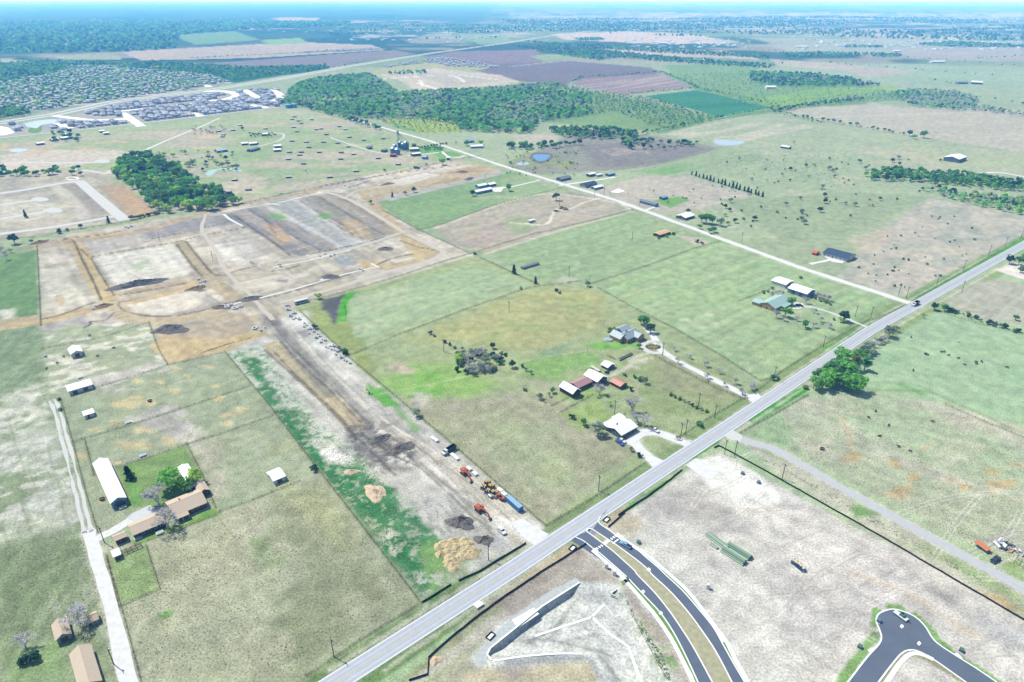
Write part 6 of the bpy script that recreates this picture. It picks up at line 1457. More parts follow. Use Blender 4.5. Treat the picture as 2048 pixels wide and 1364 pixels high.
def container(label, p1, p2, w, h, col):
    r, L = placed("shipping_container", label, "container", p1, p2)
    m = MB().box((0, 0, .2 + h / 2), (L, w, h))
    n = int(L / .5)
    for k in range(n):
        for s in (-1, 1): m.box((-L / 2 + (k + .5) * L / n, s * (w / 2 + .02), .2 + h / 2), (.2, .06, h - .3))
    m.build("box", col, r)
    MB().box((0, 0, .2 + h + .05), (L - .1, w - .1, .06)).build("roof_sheet", R_SKY, r)
    for s in (-1, 1): MB().box((L / 2 + .03, s * w / 4, .2 + h / 2), (.05, w / 2 - .08, h - .2)).build("door", col, r)
    for x in (-L * .4, L * .4): MB().box((x, 0, .1), (.3, w, .2)).build("skid", M_WOOD, r)
container("long sky blue container at the end of the machine row", (1015, 1000), (1042, 1024), 2.6, 2.6, material("container_blue", C(92, 150, 206), .5))
def flat_trailer(label, rear, front, col, w=2.4, deckz=.9):
    r, L = placed("flatbed_trailer", label, "trailer", rear, front)
    MB().box((0, 0, deckz), (L, w, .16)).build("deck", col, r)
    for s in (-1, 1): MB().box((0, s * w / 2, deckz - .1), (L, .12, .25)).build("side_rail", M_STEEL, r)
    MB().bar((L / 2, -.4, deckz - .2), (L / 2 + 1.4, 0, .5), .12, .12).bar((L / 2, .4, deckz - .2), (L / 2 + 1.4, 0, .5), .12, .12).build("tongue", M_DARKST, r)
    for x in (-L * .2, -L * .2 + .9):
        for s in (-1, 1): wheel(r, x, s * (w / 2 - .2), .36, .24)
    return r, L, deckz
flat_trailer("orange-decked trailer with a white flank beside the grey lane", (1950, 1087), (1976, 1106), paint("deck_orange", 234, 142, 84), 2.8, 1.6)
r, L, dz = flat_trailer("white flat trailer carrying a green mower in the cul-de-sac", (1788, 1224), (1814, 1243), V_WHITE, 2.0, .7)
m_, _ = placed("mower", "green mower strapped on the white trailer in the cul-de-sac", "mower", (1800, 1231), (1808, 1237))
m_.location.z = .79
MB().box((0, 0, .55), (1.8, 1.5, .8)).build("body", V_GREEN, m_, bevel=.1); MB().box((-.2, 0, 1.15), (.7, .8, .5)).build("seat", M_BLACK, m_, bevel=.08)
for x in (-.6, .6):
    for s in (-1, 1): wheel(m_, x, s * .75, .3, .2)
flat_trailer("empty white hay trailer lying by the barns", (1182, 734), (1199, 744), material("trailer_boards", C(232, 224, 206), .8), 2.2)
def rack():
    r, L = placed("formwork_rack", "loaded steel rack with blue sides and cream boards on the bare lot", "rack", (1585, 1124), (1608, 1143))
    m = MB()
    for k in range(9):
        x = -L / 2 + k * L / 8
        for s in (-1, 1): m.box((x, s * 1.0, .8), (.12, .12, 1.6))
        m.box((x, 0, 1.5), (.1, 2.0, .1)); m.box((x, 0, .15), (.1, 2.0, .12))
    for s in (-1, 1): m.box((0, s * 1.0, 1.55), (L, .1, .12)); m.box((0, s * 1.0, .1), (L, .1, .12))
    m.build("frame", material("rack_blue", C(44, 84, 150), .6), r)
    MB().box((0, -.98, .8), (L, .05, .9)).build("side_panel", material("rack_blue", (0, 0, 0)), r)
    for k in range(8):
        MB().box((-L / 2 + (k + .5) * L / 8, random.uniform(-.3, .5), 1.66 + .06 * (k % 3)), (random.uniform(.6, 1.1), random.uniform(.7, 1.4), .14), rz=random.uniform(-.3, .3)).build("board", material("cream_board", C(238, 226, 186), .8), r)
rack()
def toilet(label, x, y, col):
    r = empty("portable_toilet", G(x, y), GRID + .4); tag(r, label, "toilet")
    MB().box((0, 0, 1.1), (1.15, 1.15, 2.2)).build("cabin", col, r, bevel=.04)
    MB().prism([(-.64, 2.2), (.64, 2.2), (.4, 2.42), (-.4, 2.42)], -.62, .62, 0, 'x').build("roof", V_WHITE, r)
    MB().box((0, -.6, 1.05), (.75, .05, 1.8)).build("door", V_WHITE, r)
toilet("white portable toilet alone on the bare lot", 1416, 1177, V_WHITE)
toilet("white portable toilet by the boulevard sidewalk", 1213, 1136, V_WHITE)
toilet("white portable toilet beside the kerb of the basin side", 1229, 1150, V_WHITE)
# fan pads and small equipment on the white pad
for (x, y, l) in [(1485, 948, "grey pump skid on the white gravel pad"), (1517, 966, "small grey cabinet on the white gravel pad"), (1277, 1086, "green transformer box by the boulevard, kerb side"), (1719, 1295, "green transformer box left of the cul-de-sac"), (1922, 1302, "green transformer box right of the cul-de-sac"), (1757, 1243, "tan hydrant box on the cul-de-sac kerb")]:
    r = empty("equipment_box", G(x, y), GRID); tag(r, l, "equipment")
    MB().box((0, 0, .7), (1.5, 1.3, 1.2)).build("cabinet", material("equip_green", C(92, 132, 120), .6) if "green" in l else W_SLATE, r, bevel=.04)
    MB().box((0, 0, .06), (2.0, 1.8, .12)).build("base_slab", M_CONC2, r); MB().box((0, -.66, .7), (1.2, .04, .9)).build("door", M_STEEL, r)
# stacked green pipes
def pipe_stack():
    a, b = G(1414, 1068), G(1454, 1098)
    c, d = G(1452, 1094), G(1496, 1122)
    M_P = [material("green_pipe_pale", C(178, 204, 176), .5), material("green_pipe_mid", C(140, 176, 152), .5), material("green_pipe_dark", C(120, 160, 140), .5)]
    def bundle(p, q, n, rows, label, shift):
        r = empty("pipe_bundle", (p + q) / 2, math.atan2((q - p).y, (q - p).x)); tag(r, label, "pipes", "bundles of green pipe on the bare lot")
        L = (q - p).length
        for j in range(rows):
            for i in range(n - j):
                MB().tube((-L / 2 + random.uniform(-.2, .2), (i - (n - j - 1) / 2) * .76 + shift, .38 + j * .66), (L / 2 + random.uniform(-.2, .2), (i - (n - j - 1) / 2) * .76 + shift, .38 + j * .66), .37, n=8).build("pipe", M_P[(i * 2 + j) % 3], r)
    bundle(a, b, 4, 2, "pair of thin green pipe bundles at the far end of the pipe stack", 0)
    bundle(c, d, 5, 3, "thick green pipe bundle at the near end of the pipe stack", 1.6)
    bundle(c, d, 5, 3, "second thick green pipe bundle lying alongside the first", -2.5)
    bundle(G(1430, 1081), G(1445, 1092), 2, 1, "short pale pipes beside the pipe stack", -3.2)
pipe_stack()
# white concrete boxes along the fence
for (x, y, l) in [(866, 878, "white concrete box farthest up the corridor fence"), (872, 882, "white concrete box second from the top by the fence"), (906, 912, "white concrete box just below the dump truck"), (913, 918, "open concrete box below the dump truck, lower one"), (938, 939, "large white concrete box behind the excavator"), (950, 949, "large white concrete box below its twin behind the excavator"), (1000, 982, "pale crate among the yellow machines"), (1008, 990, "white tank crate next to the orange roller")]:
    r = empty("concrete_box", G(x, y), GRID + math.pi / 2); tag(r, l, "concrete box", "concrete drainage boxes along the corridor fence")
    m = MB(); L, w, h = 3.0, 1.8, 1.1
    for s in (-1, 1): m.box((0, s * (w / 2 - .1), h / 2), (L, .2, h)); m.box((s * (L / 2 - .1), 0, h / 2), (.2, w - .4, h))
    m.build("shell", M_CONC, r); MB().box((0, 0, h - .12), (L - .4, w - .4, .2)).build("lid", M_CONC, r)
# concrete rings and pipe ends laid out on the white ground
ring0 = None
RING = [(572, 613), (577, 612), (575, 621), (581, 620), (584, 627), (589, 626), (581, 632), (586, 640), (592, 636), (608, 648), (612, 652), (607, 655), (616, 660), (622, 659), (619, 668), (636, 668), (633, 676), (640, 672), (645, 680), (650, 682), (652, 696), (657, 696), (660, 693), (668, 694), (669, 701), (674, 703), (678, 703), (672, 710), (683, 716), (690, 720), (694, 724), (700, 728), (664, 700), (642, 686), (628, 664), (598, 640)]
for i, (x, y) in enumerate(RING):
    p = G(x + random.uniform(-1, 1), y + random.uniform(-1, 1))
    if ring0 is None:
        ring0 = empty("concrete_ring", p); m = MB(); n = 16
        vs = [(rr * math.cos(k * 2 * math.pi / n), rr * math.sin(k * 2 * math.pi / n), z) for rr in (.95, .7) for z in (0, 1.2) for k in range(n)]
        fs = []
        for k in range(n):
            q = (k + 1) % n; fs += [(k, q, n + q, n + k), (2 * n + q, 2 * n + k, 3 * n + k, 3 * n + q), (n + k, n + q, 3 * n + q, 3 * n + k)]
        m.add(vs, fs).build("shell", M_CONC, ring0)
        h = MB(); h.box((0, -.96, .6), (.5, .06, .5)); h.build("knockout", M_DARKST, ring0); o = ring0
    else:
        o = copy_tree(ring0); o.location = p; s = random.uniform(.8, 1.4); o.scale = (s, s, s * random.uniform(.6, 1.2)); o.rotation_euler.z = random.uniform(-.6, .6)
    tag(o, "white precast concrete ring set down beside the corridor fence", "concrete ring", "precast rings along the corridor")
for (x, y) in [(250, 454), (256, 456), (262, 453), (398, 566), (404, 572), (410, 564), (395, 560), (447, 612), (455, 616), (462, 610), (470, 618), (480, 614), (510, 658), (520, 661), (530, 656), (556, 530), (562, 534), (640, 512), (650, 508), (662, 514), (670, 510), (718, 538), (724, 541), (760, 352), (790, 357), (185, 618), (192, 614), (560, 388), (690, 372)]:
    o = copy_tree(ring0); o.location = G(x + random.uniform(-2, 2), y + random.uniform(-1, 1)); q_ = random.uniform(1.0, 1.9); o.scale = (q_, q_ * random.uniform(.7, 1.5), random.uniform(.7, 1.3)); o.rotation_euler.z = random.uniform(0, 3)
    tag(o, "white precast piece set down at a trench junction of the building site", "concrete ring", "precast pieces on the building site")
b = empty("site_trailer", G(603, 606), math.radians(36)); tag(b, "long white site trailer by the corridor's upper corner", "trailer")
MB().box((0, 0, 1.7), (11, 2.8, 2.4)).build("body", W_WHITE, b); MB().box((0, -1.42, 1.7), (8, .06, 1.0)).build("window_band", M_GLASS, b)
for x in (-3, 3):
    for s in (-1, 1): wheel(b, x, s * 1.1, .4, .25)
# old machinery by the barns
def yellow_harrow():
    r, L = placed("harrow", "yellow folded harrow in the grass above the wagons", "harrow", (1214, 710), (1230, 719))
    m = MB()
    for y in (-.8, 0, .8): m.bar((-L / 2, y, .5), (L / 2, y, .5), .16, .16)
    for k in range(8): m.bar((-L / 2 + k * L / 7, -.8, .5), (-L / 2 + k * L / 7, .8, .5), .12, .12); m.bar((-L / 2 + k * L / 7, -.6, .5), (-L / 2 + k * L / 7, -.6, 0), .08, .08)
    m.build("frame", V_YELLOW, r)
    for s in (-1, 1): wheel(r, 0, s * .9, .4, .2)
yellow_harrow()
r, L = placed("feed_trough", "long white slatted feed trough in the barnyard grass", "trough", (1238, 721), (1264, 708))
MB().prism([(-.6, .35), (.6, .35), (.9, 1.0), (.8, 1.0), (.5, .45), (-.5, .45), (-.8, 1.0), (-.9, 1.0)], -L / 2, L / 2, 0, 'x').build("trough", V_WHITE, r)
for k in range(9):
    MB().box((-L / 2 + (k + .5) * L / 9, 0, .6), (.15, 2.1, 1.2)).build("rib", M_DARKST, r)
r, L = placed("farm_tractor", "small old tractor beside the humped white shed", "tractor", (1211, 748), (1218, 744))
MB().box((.8, 0, 1.1), (1.8, .7, .7)).build("hood", V_DARK, r, bevel=.05); MB().box((-.6, 0, 1.0), (.9, .9, .6)).build("seat", M_BLACK, r, bevel=.05)
for s in (-1, 1): wheel(r, -.8, s * .8, .75, .35); wheel(r, 1.3, s * .6, .42, .22)
# swimming pool and flower bed of the stone house
th = [k * math.pi / 10 for k in range(20)]
r = empty("stock_tank", G(1217, 679)); tag(r, "round pale stock tank under the spreading tree", "tank")
m = MB(); m.tube((0, 0, 0), (0, 0, .9), 3.4, n=20, cap=False); m.build("tank_wall", R_PALE, r); MB().tube((0, 0, .6), (0, 0, .7), 3.3, n=20).build("water", M_WATER2, r)
r = empty("flower_bed", G(1306, 694)); tag(r, "oval planted bed inside the gravel loop", "flower bed")
MB().add([(5.4 * math.cos(t), 3.6 * math.sin(t), .10) for t in th], [tuple(range(20))]).build("soil", material("bed_mulch", C(150, 134, 100), 1, noise=.3, scale=1), r)
BEDG = material("bed_plant_green", C(120, 150, 70), .9, noise=.3, scale=3)
for k in range(14):
    a = k * 2 * math.pi / 14; rr = random.uniform(.75, .95)
    m = MB()
    for q in range(10): m.tube((random.uniform(-.4, .4), random.uniform(-.4, .4), 0), (random.uniform(-.9, .9), random.uniform(-.9, .9), random.uniform(.4, 1)), .22, .02, n=4, cap=False)
    m.build("plant", BEDG, r, (5.0 * math.cos(a) * rr, 3.3 * math.sin(a) * rr, .1))
# scrap heap by the grey lane
for k in range(30):
    x, y = random.uniform(1996, 2046), 0; y = 1082 + (x - 1996) * .55 + random.uniform(-6, 12)
    m = MB(); o = empty("scrap_piece", G(x, y), random.uniform(0, 3))
    c = random.choice([V_WHITE, M_CONC, M_STEEL, M_DARKST, W_TAN, V_WHITE])
    m.box((0, 0, .4), (random.uniform(.8, 2.6), random.uniform(.6, 1.4), random.uniform(.3, .8)), rx=random.uniform(-.3, .3)); m.build("panel", c, o)
    MB().bar((-.6, 0, .3), (.9, .4, .9), .1, .1).build("strut", M_STEEL, o)
    tag(o, "discarded pale panel in the scrap heap beside the navy pickup", "scrap", "scrap heap by the grey lane")
for k, (x, y) in enumerate([(1998, 1083), (1994, 1092)]):
    o = empty("white_tank", G(x, y), .6 + k); tag(o, ["white cylinder tank at the top of the scrap heap", "white tank lying second at the top of the scrap heap"][k], "tank")
    MB().tube((-1.7, 0, .7), (1.7, 0, .7), .65, n=12).build("tank", V_WHITE, o)
    for s in (-1, 1): MB().box((s, 0, .2), (.25, 1.1, .4)).build("cradle", M_DARKST, o)
r = empty("metal_frame", G(2040, 1126), GRID); tag(r, "dark metal frame standing in the scrap heap", "frame")
m = MB()
for sx in (-2.4, 2.4):
    for sy in (-1.6, 1.6): m.box((sx, sy, 1.4), (.14, .14, 2.8))
for s in (-1.6, 1.6): m.box((0, s, 2.8), (4.8, .14, .14))
for s in (-2.4, 2.4): m.box((s, 0, 2.8), (.14, 3.2, .14))
m.build("posts", M_DARKST, r)
# rock riprap under the road trees
for k in range(9):
    x, y = 1662 + random.uniform(-4, 22), 780 + random.uniform(-3, 10)
    bm = bmesh.new(); bmesh.ops.create_icosphere(bm, subdivisions=1, radius=random.uniform(.5, 1.2))
    for v in bm.verts: v.co *= random.uniform(.75, 1.2); v.co.z = max(v.co.z * .6, -.2)
    me = bpy.data.meshes.new("boulder"); bm.to_mesh(me); bm.free(); me.materials.append(M_CONC2)
    tag(link("boulder", me, None, G(x, y)), "pale boulder dumped at the edge of the roadside trees", "boulder", "boulders by the roadside trees")

# ------------------------------------------------------------------ mounds of earth and sand
def mound(name, label, x, y, rx, ry, h, mat, rz=0.0, group=None, nseg=28, rings=9, rough=.22):
    rnd = random.Random(int(x * 7 + y * 13)); p = G(x, y)
    ph = [rnd.uniform(0, 6.28) for _ in range(6)]
    v, f = [], []
    for i in range(rings + 1):
        t = i / rings
        for k in range(nseg):
            a = 2 * math.pi * k / nseg
            e = 1 + .16 * math.sin(2 * a + ph[0]) + .13 * math.sin(3 * a + ph[1]) + .10 * math.sin(5 * a + ph[2]) + .06 * math.sin(9 * a + ph[5])
            xx, yy = rx * e * t * math.cos(a), ry * e * t * math.sin(a)
            z = h * (1 - t ** 1.3) * (1 + rough * 1.4 * math.sin(xx * 1.1 + ph[3]) * math.sin(yy * 1.5 + ph[4])) + rnd.uniform(-.5, .5) * rough * h * (1 - t * t) * 1.5
            v.append((xx, yy, z if i < rings else -.05))
    for i in range(rings):
        for k in range(nseg):
            q = (k + 1) % nseg; f.append((i * nseg + k, (i + 1) * nseg + k, (i + 1) * nseg + q, i * nseg + q))
    o = link(name, np_mesh(name, v, f, mat), None, p, rz)
    return tag(o, label, "mound", group)
M_SPOIL = material("dark_spoil", C(134, 130, 126), 1, noise=.30, scale=.8, spec=0, bump=.8)
M_SPOIL2 = material("brown_spoil", C(156, 138, 116), 1, noise=.30, scale=.8, spec=0, bump=.8)
M_SAND = material("buff_sand", C(226, 208, 164), 1, noise=.14, scale=.8, spec=0, bump=.6)
M_PINK = material("pale_pink_sand", C(236, 212, 184), 1, noise=.10, scale=.6, spec=0, bump=.5)
mound("spoil_heap", "big dark mulch heap beside the lower excavator", 922, 1045, 6.0, 5.0, 2.6, M_SPOIL)
mound("spoil_heap", "small dark mulch heap next to the sand piles", 968, 1080, 4.0, 3.4, 1.6, M_SPOIL)
mound("spoil_heap", "long black spoil heap inside the square graded block", 278, 568, 22, 7.5, 3.2, M_SPOIL, .5)
mound("spoil_heap", "black spoil heap beside the yellow graded street", 341, 659, 11.5, 9, 3, M_SPOIL, .2)
mound("spoil_heap", "brown spoil heap at the yellow street corner", 207, 612, 7, 4.5, 1.6, M_SPOIL2, .6)
for (x, y, rx, l) in [(770, 498, 8, "dark spoil heap in the upper corner of the trenches"), (80, 485, 8, "brown spoil heap at the edge of the site fence"), (392, 577, 8, "brown spoil heap near the middle crossing of graded streets"), (660, 554, 8, "dark spoil heap by the long trench"), (925, 344, 9, "dark heap on the buff strip below the silos"), (938, 358, 9, "grey heap farther along the buff strip"), (775, 368, 9, "brown heap where the haul road bends"), (800, 897, 8, "black spoil heap where the corridor track forks, larger"), (760, 878, 6, "black spoil heap where the corridor track forks, smaller"), (500, 598, 9, "dark heap beside the trench head"), (440, 615, 7, "brown heap by the white manhole pieces"), (1110, 800, 0, "")]:
    if rx: mound("spoil_heap", l, x, y, rx, rx * .6, 1.8, M_SPOIL if "brown" not in l else M_SPOIL2, random.uniform(0, 1))
mound("sand_heap", "wide pale pink sand heap on the green weed strip", 750, 985, 7.0, 4.6, 1.7, M_PINK, -.6)
mound("sand_heap", "small pale pink sand heap above the wide one", 703, 944, 4.2, 2.2, 1.0, M_PINK, .3)
mound("sand_heap", "lone round sand heap beyond the highway", 872, 1321, 2.2, 2.0, .9, M_PINK)
for (zx, zy) in [(1372, 352), (1415, 325), (1440, 345), (1482, 308), (1502, 348), (1556, 306), (1592, 326), (1556, 352), (1598, 362), (1388, 405), (1440, 385), (1470, 412), (1445, 438), (1485, 452), (1522, 445), (1442, 470), (1474, 490), (1497, 515), (1560, 398), (1600, 400), (1642, 388), (1580, 428), (1625, 415), (1540, 425)]:
    mound("sand_pile", "buff sand pile tipped in the cluster by the highway", 512 + zx / 3.748, 1000 + zy / 3.748, 2.7, 2.2, 1.3, M_SAND, random.uniform(-.5, .5), "tipped sand piles by the highway", 14, 5, .15)

# ------------------------------------------------------------------ the basin: retaining wall, slabs, trickle channel
def wall_along(name, label, pts, z0, z1, th, mat, cat="wall"):
    w = [tuple(G(*p))[:2] for p in pts]; r = empty(name, (*w[0], 0)); tag(r, label, cat)
    o = w[0]; m = MB()
    for a, b in zip(w[:-1], w[1:]):
        m.bar((a[0] - o[0], a[1] - o[1], (z0 + z1) / 2), (b[0] - o[0], b[1] - o[1], (z0 + z1) / 2), th, z1 - z0)
    m.build("panel", mat, r)
    c = MB()
    for a, b in zip(w[:-1], w[1:]): c.bar((a[0] - o[0], a[1] - o[1], z1 + .06), (b[0] - o[0], b[1] - o[1], z1 + .06), th + .25, .12)
    c.build("coping", M_CONC, r)
    return r
wall_along("retaining_wall", "long concrete retaining wall along the basin with its face in shade", [(1159, 1166), (1085, 1213), (981, 1297), (974, 1310), (983, 1322)], -2.6, .35, .4, M_CONC2)
ribbon("rock_bank", [(1156, 1160), (1120, 1180), (1075, 1208), (980, 1288), (960, 1312), (968, 1330)], 3.2, material("grey_rock_bank", C(204, 212, 212), 1, noise=.25, scale=.7, spec=0, bump=.6), 1, "grey rock bank behind the retaining wall", rag=.5)
sheet("spillway_slab", [(1024, 1240), (1068, 1215), (1078, 1228), (1036, 1256)], M_CONC, 2, "white concrete spillway slab above the wall")
ribbon("basin_lip", [(982, 1323), (1040, 1314), (1110, 1308), (1165, 1308)], .7, M_CONC, 2, "white concrete lip along the lower bank", thick=.15, z0=0.0)
for l in [[(1226, 1190), (1184, 1234)], [(1184, 1234), (1120, 1255), (1070, 1272)], [(1184, 1234), (1220, 1268), (1256, 1292), (1270, 1330), (1283, 1364)]]:
    w = [tuple(G(*p, -2.3))[:2] for p in l]
    ribbon("trickle_channel", w, 1.0, M_CONC, 1, "white concrete trickle channel across the basin floor", world_pts=True, sm=False, z0=-2.36, thick=.1)
r = empty("headwall", G(1228, 1184), GRID); tag(r, "small white concrete headwall where the trickle channel starts", "headwall")
MB().box((0, 0, 0), (3.4, .3, 1.4)).build("wall", M_CONC, r); MB().box((-1.5, -1, 0), (.25, 2, 1.0), rz=.4).box((1.5, -1, 0), (.25, 2, 1.0), rz=-.4).build("wing_wall", M_CONC, r); MB().tube((0, -.3, 0), (0, .2, 0), .45, n=12).build("pipe_end", M_BLACK, r)
for (x, y, l) in [(958, 1211, "pale culvert end with bars beside the highway ditch")]:
    r = empty("culvert_end", G(x, y), GRID); tag(r, l, "culvert")
    MB().prism([(-1.2, .02), (1.6, .02), (1.6, .2), (-1.2, .9)], -1.6, 1.6, 0, 'x').build("sloped_end", M_CONC, r)
    for k in range(5): MB().bar((-1.2 + k * .6, -1.2, .95), (-1.2 + k * .6, 1.5, .3), .08, .08).build("bar", M_STEEL, r)
for (x, y, l) in [(1145, 1097, "white erosion frame near the boulevard mouth"), (1213, 1040, "dark inlet frame on the buff corner"), (981, 1273, "dark inlet frame beside the retaining wall")]:
    r = empty("inlet_frame", G(x, y), GRID + .2); tag(r, l, "inlet frame"); m = MB()
    for s in (-1, 1): m.box((0, s * 1.0, .35), (3.4, .12, .7)); m.box((s * 1.6, 0, .35), (.12, 2.0, .7))
    m.build("silt_panel", M_BLACK, r); MB().box((0, 0, .08), (2.6, 1.5, .16)).build("grate", M_CONC, r)

# ------------------------------------------------------------------ fences
M_POST = material("fence_post", C(112, 100, 90), .95); M_WIRE = material("fence_wire", C(96, 92, 88), .7, .2)
M_SILT = material("black_silt_cloth", (.016, .015, .016), .9)
def wire_fence(label, pts, step=4.0, h=1.35, post=.17, rails=(.35, .75, 1.15), wire=.05, cat="fence", mat=None):
    w = resample([tuple(G(*p))[:2] for p in pts], step); o = w[0]
    r = empty("wire_fence", (*o, 0)); tag(r, label, cat, None)
    m, n = MB(), MB()
    for k, p in enumerate(w):
        hh = h * random.uniform(.9, 1.1); m.box((p[0] - o[0], p[1] - o[1], hh / 2), (post, post, hh), 0, random.uniform(0, 1), random.uniform(-.06, .06))
    for a, b in zip(w[:-1], w[1:]):
        for z in rails: n.bar((a[0] - o[0], a[1] - o[1], z), (b[0] - o[0], b[1] - o[1], z), wire, wire)
    q = m.build("fence_posts", mat or M_POST, r); q["kind"] = "stuff"
    n.build("wire_strands", mat or M_WIRE, r)
def silt_fence(label, pts, h=.95):
    w = resample([tuple(G(*p))[:2] for p in pts], 3.0); o = w[0]
    r = empty("silt_fence", (*o, 0)); tag(r, label, "fence")
    m, n = MB(), MB()
    w = [(p[0] + random.uniform(-.12, .12), p[1] + random.uniform(-.12, .12)) for p in w]
    for a, b in zip(w[:-1], w[1:]):
        m.bar((a[0] - o[0], a[1] - o[1], h / 2), (b[0] - o[0], b[1] - o[1], h / 2), .07, h); n.box((a[0] - o[0], a[1] - o[1], h / 2 + .1), (.07, .07, h + .2))
    m.build("silt_cloth", M_SILT, r); n.build("stakes", M_POST, r)["kind"] = "stuff"
for l, p in [("black silt fence along the bare lot by the grey lane", [(1428, 896), (1437, 892), (1480, 915), (1540, 948), (1640, 1005), (1720, 1050), (1800, 1096), (1900, 1155), (2060, 1248)]),
             ("short black silt fence beside the green verge of the bare lot", [(1236, 1031), (1300, 990), (1340, 960), (1364, 940)]), ("black silt fence along the buff strip near the boulevard mouth", [(1216, 1055), (1250, 1025)]),
             ("black silt fence bending round the dry corner beyond the highway", [(1172, 1088), (1080, 1146), (1000, 1200), (950, 1237), (900, 1277), (857, 1316), (855, 1350), (818, 1362)]), ("black silt fence at the sand piles along the highway", [(1052, 1087), (1000, 1118), (960, 1143), (918, 1162)]),
             ("black silt fence at the corner of the weed strip", [(902, 1170), (844, 1206)])]:
    silt_fence(l, p)
for l, p in FENCES:
    far_ = p[0][1] < 520
    wire_fence(l, p, 4 if not far_ else 6, 1.3 if not far_ else 1.4, .13 if not far_ else .17, wire=.03 if not far_ else .045)
wire_fence("weathered wooden pen beside the tiny white shed", [(246, 1112), (285, 1094), (282, 1090), (243, 1106)], 1.6, 1.4, .2, (.4, .8, 1.2), .12, "pen", M_WOOD)
# ------------------------------------------------------------------ utility poles
M_POLE = material("pole_wood", C(118, 106, 98), .95, noise=.1, scale=2)
pole0 = None
POLES = [(668, 1313), (1197, 982), (977, 1120), (1564, 958), (1429, 836), (1361, 877), (1371, 869), (1229, 830), (1396, 816), (1325, 711), (1449, 909), (1469, 912), (1710, 634), (1741, 636), (1797, 590), (1812, 597), (1873, 570), (1926, 542), (1977, 510), (2010, 492), (2042, 475), (1923, 585), (1646, 695), (1547, 761), (1264, 482), (1138, 554), (1483, 484), (1279, 412), (1189, 395), (1208, 390), (692, 632), (1018, 626), (888, 704), (994, 740), (320, 482), (426, 522), (228, 1329), (209, 1085), (1119, 412)]
near_lab = {(668, 1313): "utility pole on the verge at the foot of the big pasture", (1197, 982): "utility pole at the corner of the brown pasture by the highway", (977, 1120): "utility pole between the sand piles and the highway", (1564, 958): "utility pole on the strip between silt fence and grey lane", (692, 632): "utility pole beside the black wet patch in the pasture", (1018, 626): "utility pole alone in the middle pasture", (1264, 482): "utility pole in the mown field left of the orange shelter", (1138, 554): "utility pole near the long grey hut", (228, 1329): "utility pole beside the tan-roofed house at the bottom", (209, 1085): "utility pole with a crossarm at the farmyard entrance"}
PN = 0
for (x, y) in sorted(POLES, key=lambda q: (q[0] > 1700 and q[1] < 600, q[0])):
    p = G(x, y)
    if pole0 is None:
        pole0 = empty("utility_pole", p, GRID)
        MB().tube((0, 0, 0), (0, 0, 9.6), .20, .13, n=8).build("pole", M_POLE, pole0)
        MB().box((0, 0, 9.1), (.14, 2.2, .16)).build("crossarm", M_POLE, pole0)
        for s in (-1, -.5, .5, 1): MB().tube((0, s, 9.18), (0, s, 9.4), .07, n=6).build("insulator", M_STEEL, pole0)
        MB().tube((.32, 0, 7.6), (.32, 0, 8.6), .24, n=8).build("transformer", M_STEEL, pole0)
        o = pole0
    else:
        o = copy_tree(pole0); o.location = p; o.rotation_euler.z = GRID + random.uniform(-.1, .1); s = random.uniform(.92, 1.06); o.scale = (1, 1, s)
    if (x, y) in near_lab: tag(o, near_lab[(x, y)], "pole", "utility poles")
    elif y < 600 and x > 1700: PR = globals().get("PR", 0) + 1; tag(o, f"wooden utility pole along the scrub field, {nth(PR)} from the left", "pole", "utility poles")
    else: PN += 1; tag(o, f"wooden utility pole at a drive or field edge, {nth(PN)} such from the left", "pole", "utility poles")
for (x, y, l) in [(1471, 938, "slim lamp post at the edge of the white gravel pad"), (1175, 704, "yard light pole in the green patch above the barns")]:
    r = empty("lamp_post", G(x, y)); tag(r, l, "lamp post")
    MB().tube((0, 0, 0), (0, 0, 8), .1, .07, n=8).build("post", M_STEEL, r); MB().bar((0, 0, 7.9), (1.3, 0, 8.1), .1, .1).build("arm", M_STEEL, r); MB().box((1.5, 0, 8.1), (.7, .3, .15)).build("lamp_head", M_STEEL, r)
# ------------------------------------------------------------------ cattle
def cow_mesh(name, grazing):
    me = bpy.data.meshes.new(name + "_cage")
    V = [(0, 0, 1.05), (.55, 0, 1.08), (.85, 0, 1.12), (1.1, 0, 1.25 if not grazing else 1.0), (1.35, 0, 1.3 if not grazing else .55), (1.62, 0, 1.18 if not grazing else .28), (-.6, 0, 1.06), (-.85, 0, 1.12), (-1.0, 0, 1.0), (-1.04, 0, .6)]
    E = [(0, 1), (1, 2), (2, 3), (3, 4), (4, 5), (0, 6), (6, 7), (7, 8), (8, 9)]
    Rr = [(.40, .42), (.36, .40), (.28, .34), (.18, .24), (.16, .18), (.10, .10), (.38, .38), (.26, .28), (.07, .08), (.04, .04)]
    for sx, root, kx in ((.62, 1, .06), (-.66, 6, -.1)):
        for sy in (-.24, .24):
            b = len(V); V += [(sx, sy, .68), (sx + kx, sy, .36), (sx, sy, .03)]; E += [(root, b), (b, b + 1), (b + 1, b + 2)]; Rr += [(.16, .17), (.08, .08), (.075, .08)]
    for sy in (-.17, .17):
        b = len(V); V.append((V[4][0] - .05, sy * 1.6, V[4][2] + .1)); E.append((4, b)); Rr.append((.05, .03))
    me.from_pydata(V, E, [])
    o = bpy.data.objects.new("cow_cage", me); COL.objects.link(o)
    sk = o.modifiers.new("skin", 'SKIN'); sk.use_smooth_shade = True
    for i, r_ in enumerate(Rr): me.skin_vertices[0].data[i].radius = r_
    me.skin_vertices[0].data[0].use_root = True
    s = o.modifiers.new("sub", 'SUBSURF'); s.levels = 1; s.render_levels = 1
    dg = bpy.context.evaluated_depsgraph_get(); dg.update()
    out = bpy.data.meshes.new_from_object(o.evaluated_get(dg)); out.name = name
    bpy.data.objects.remove(o)
    out.materials.clear()
    return out
COWS = {}
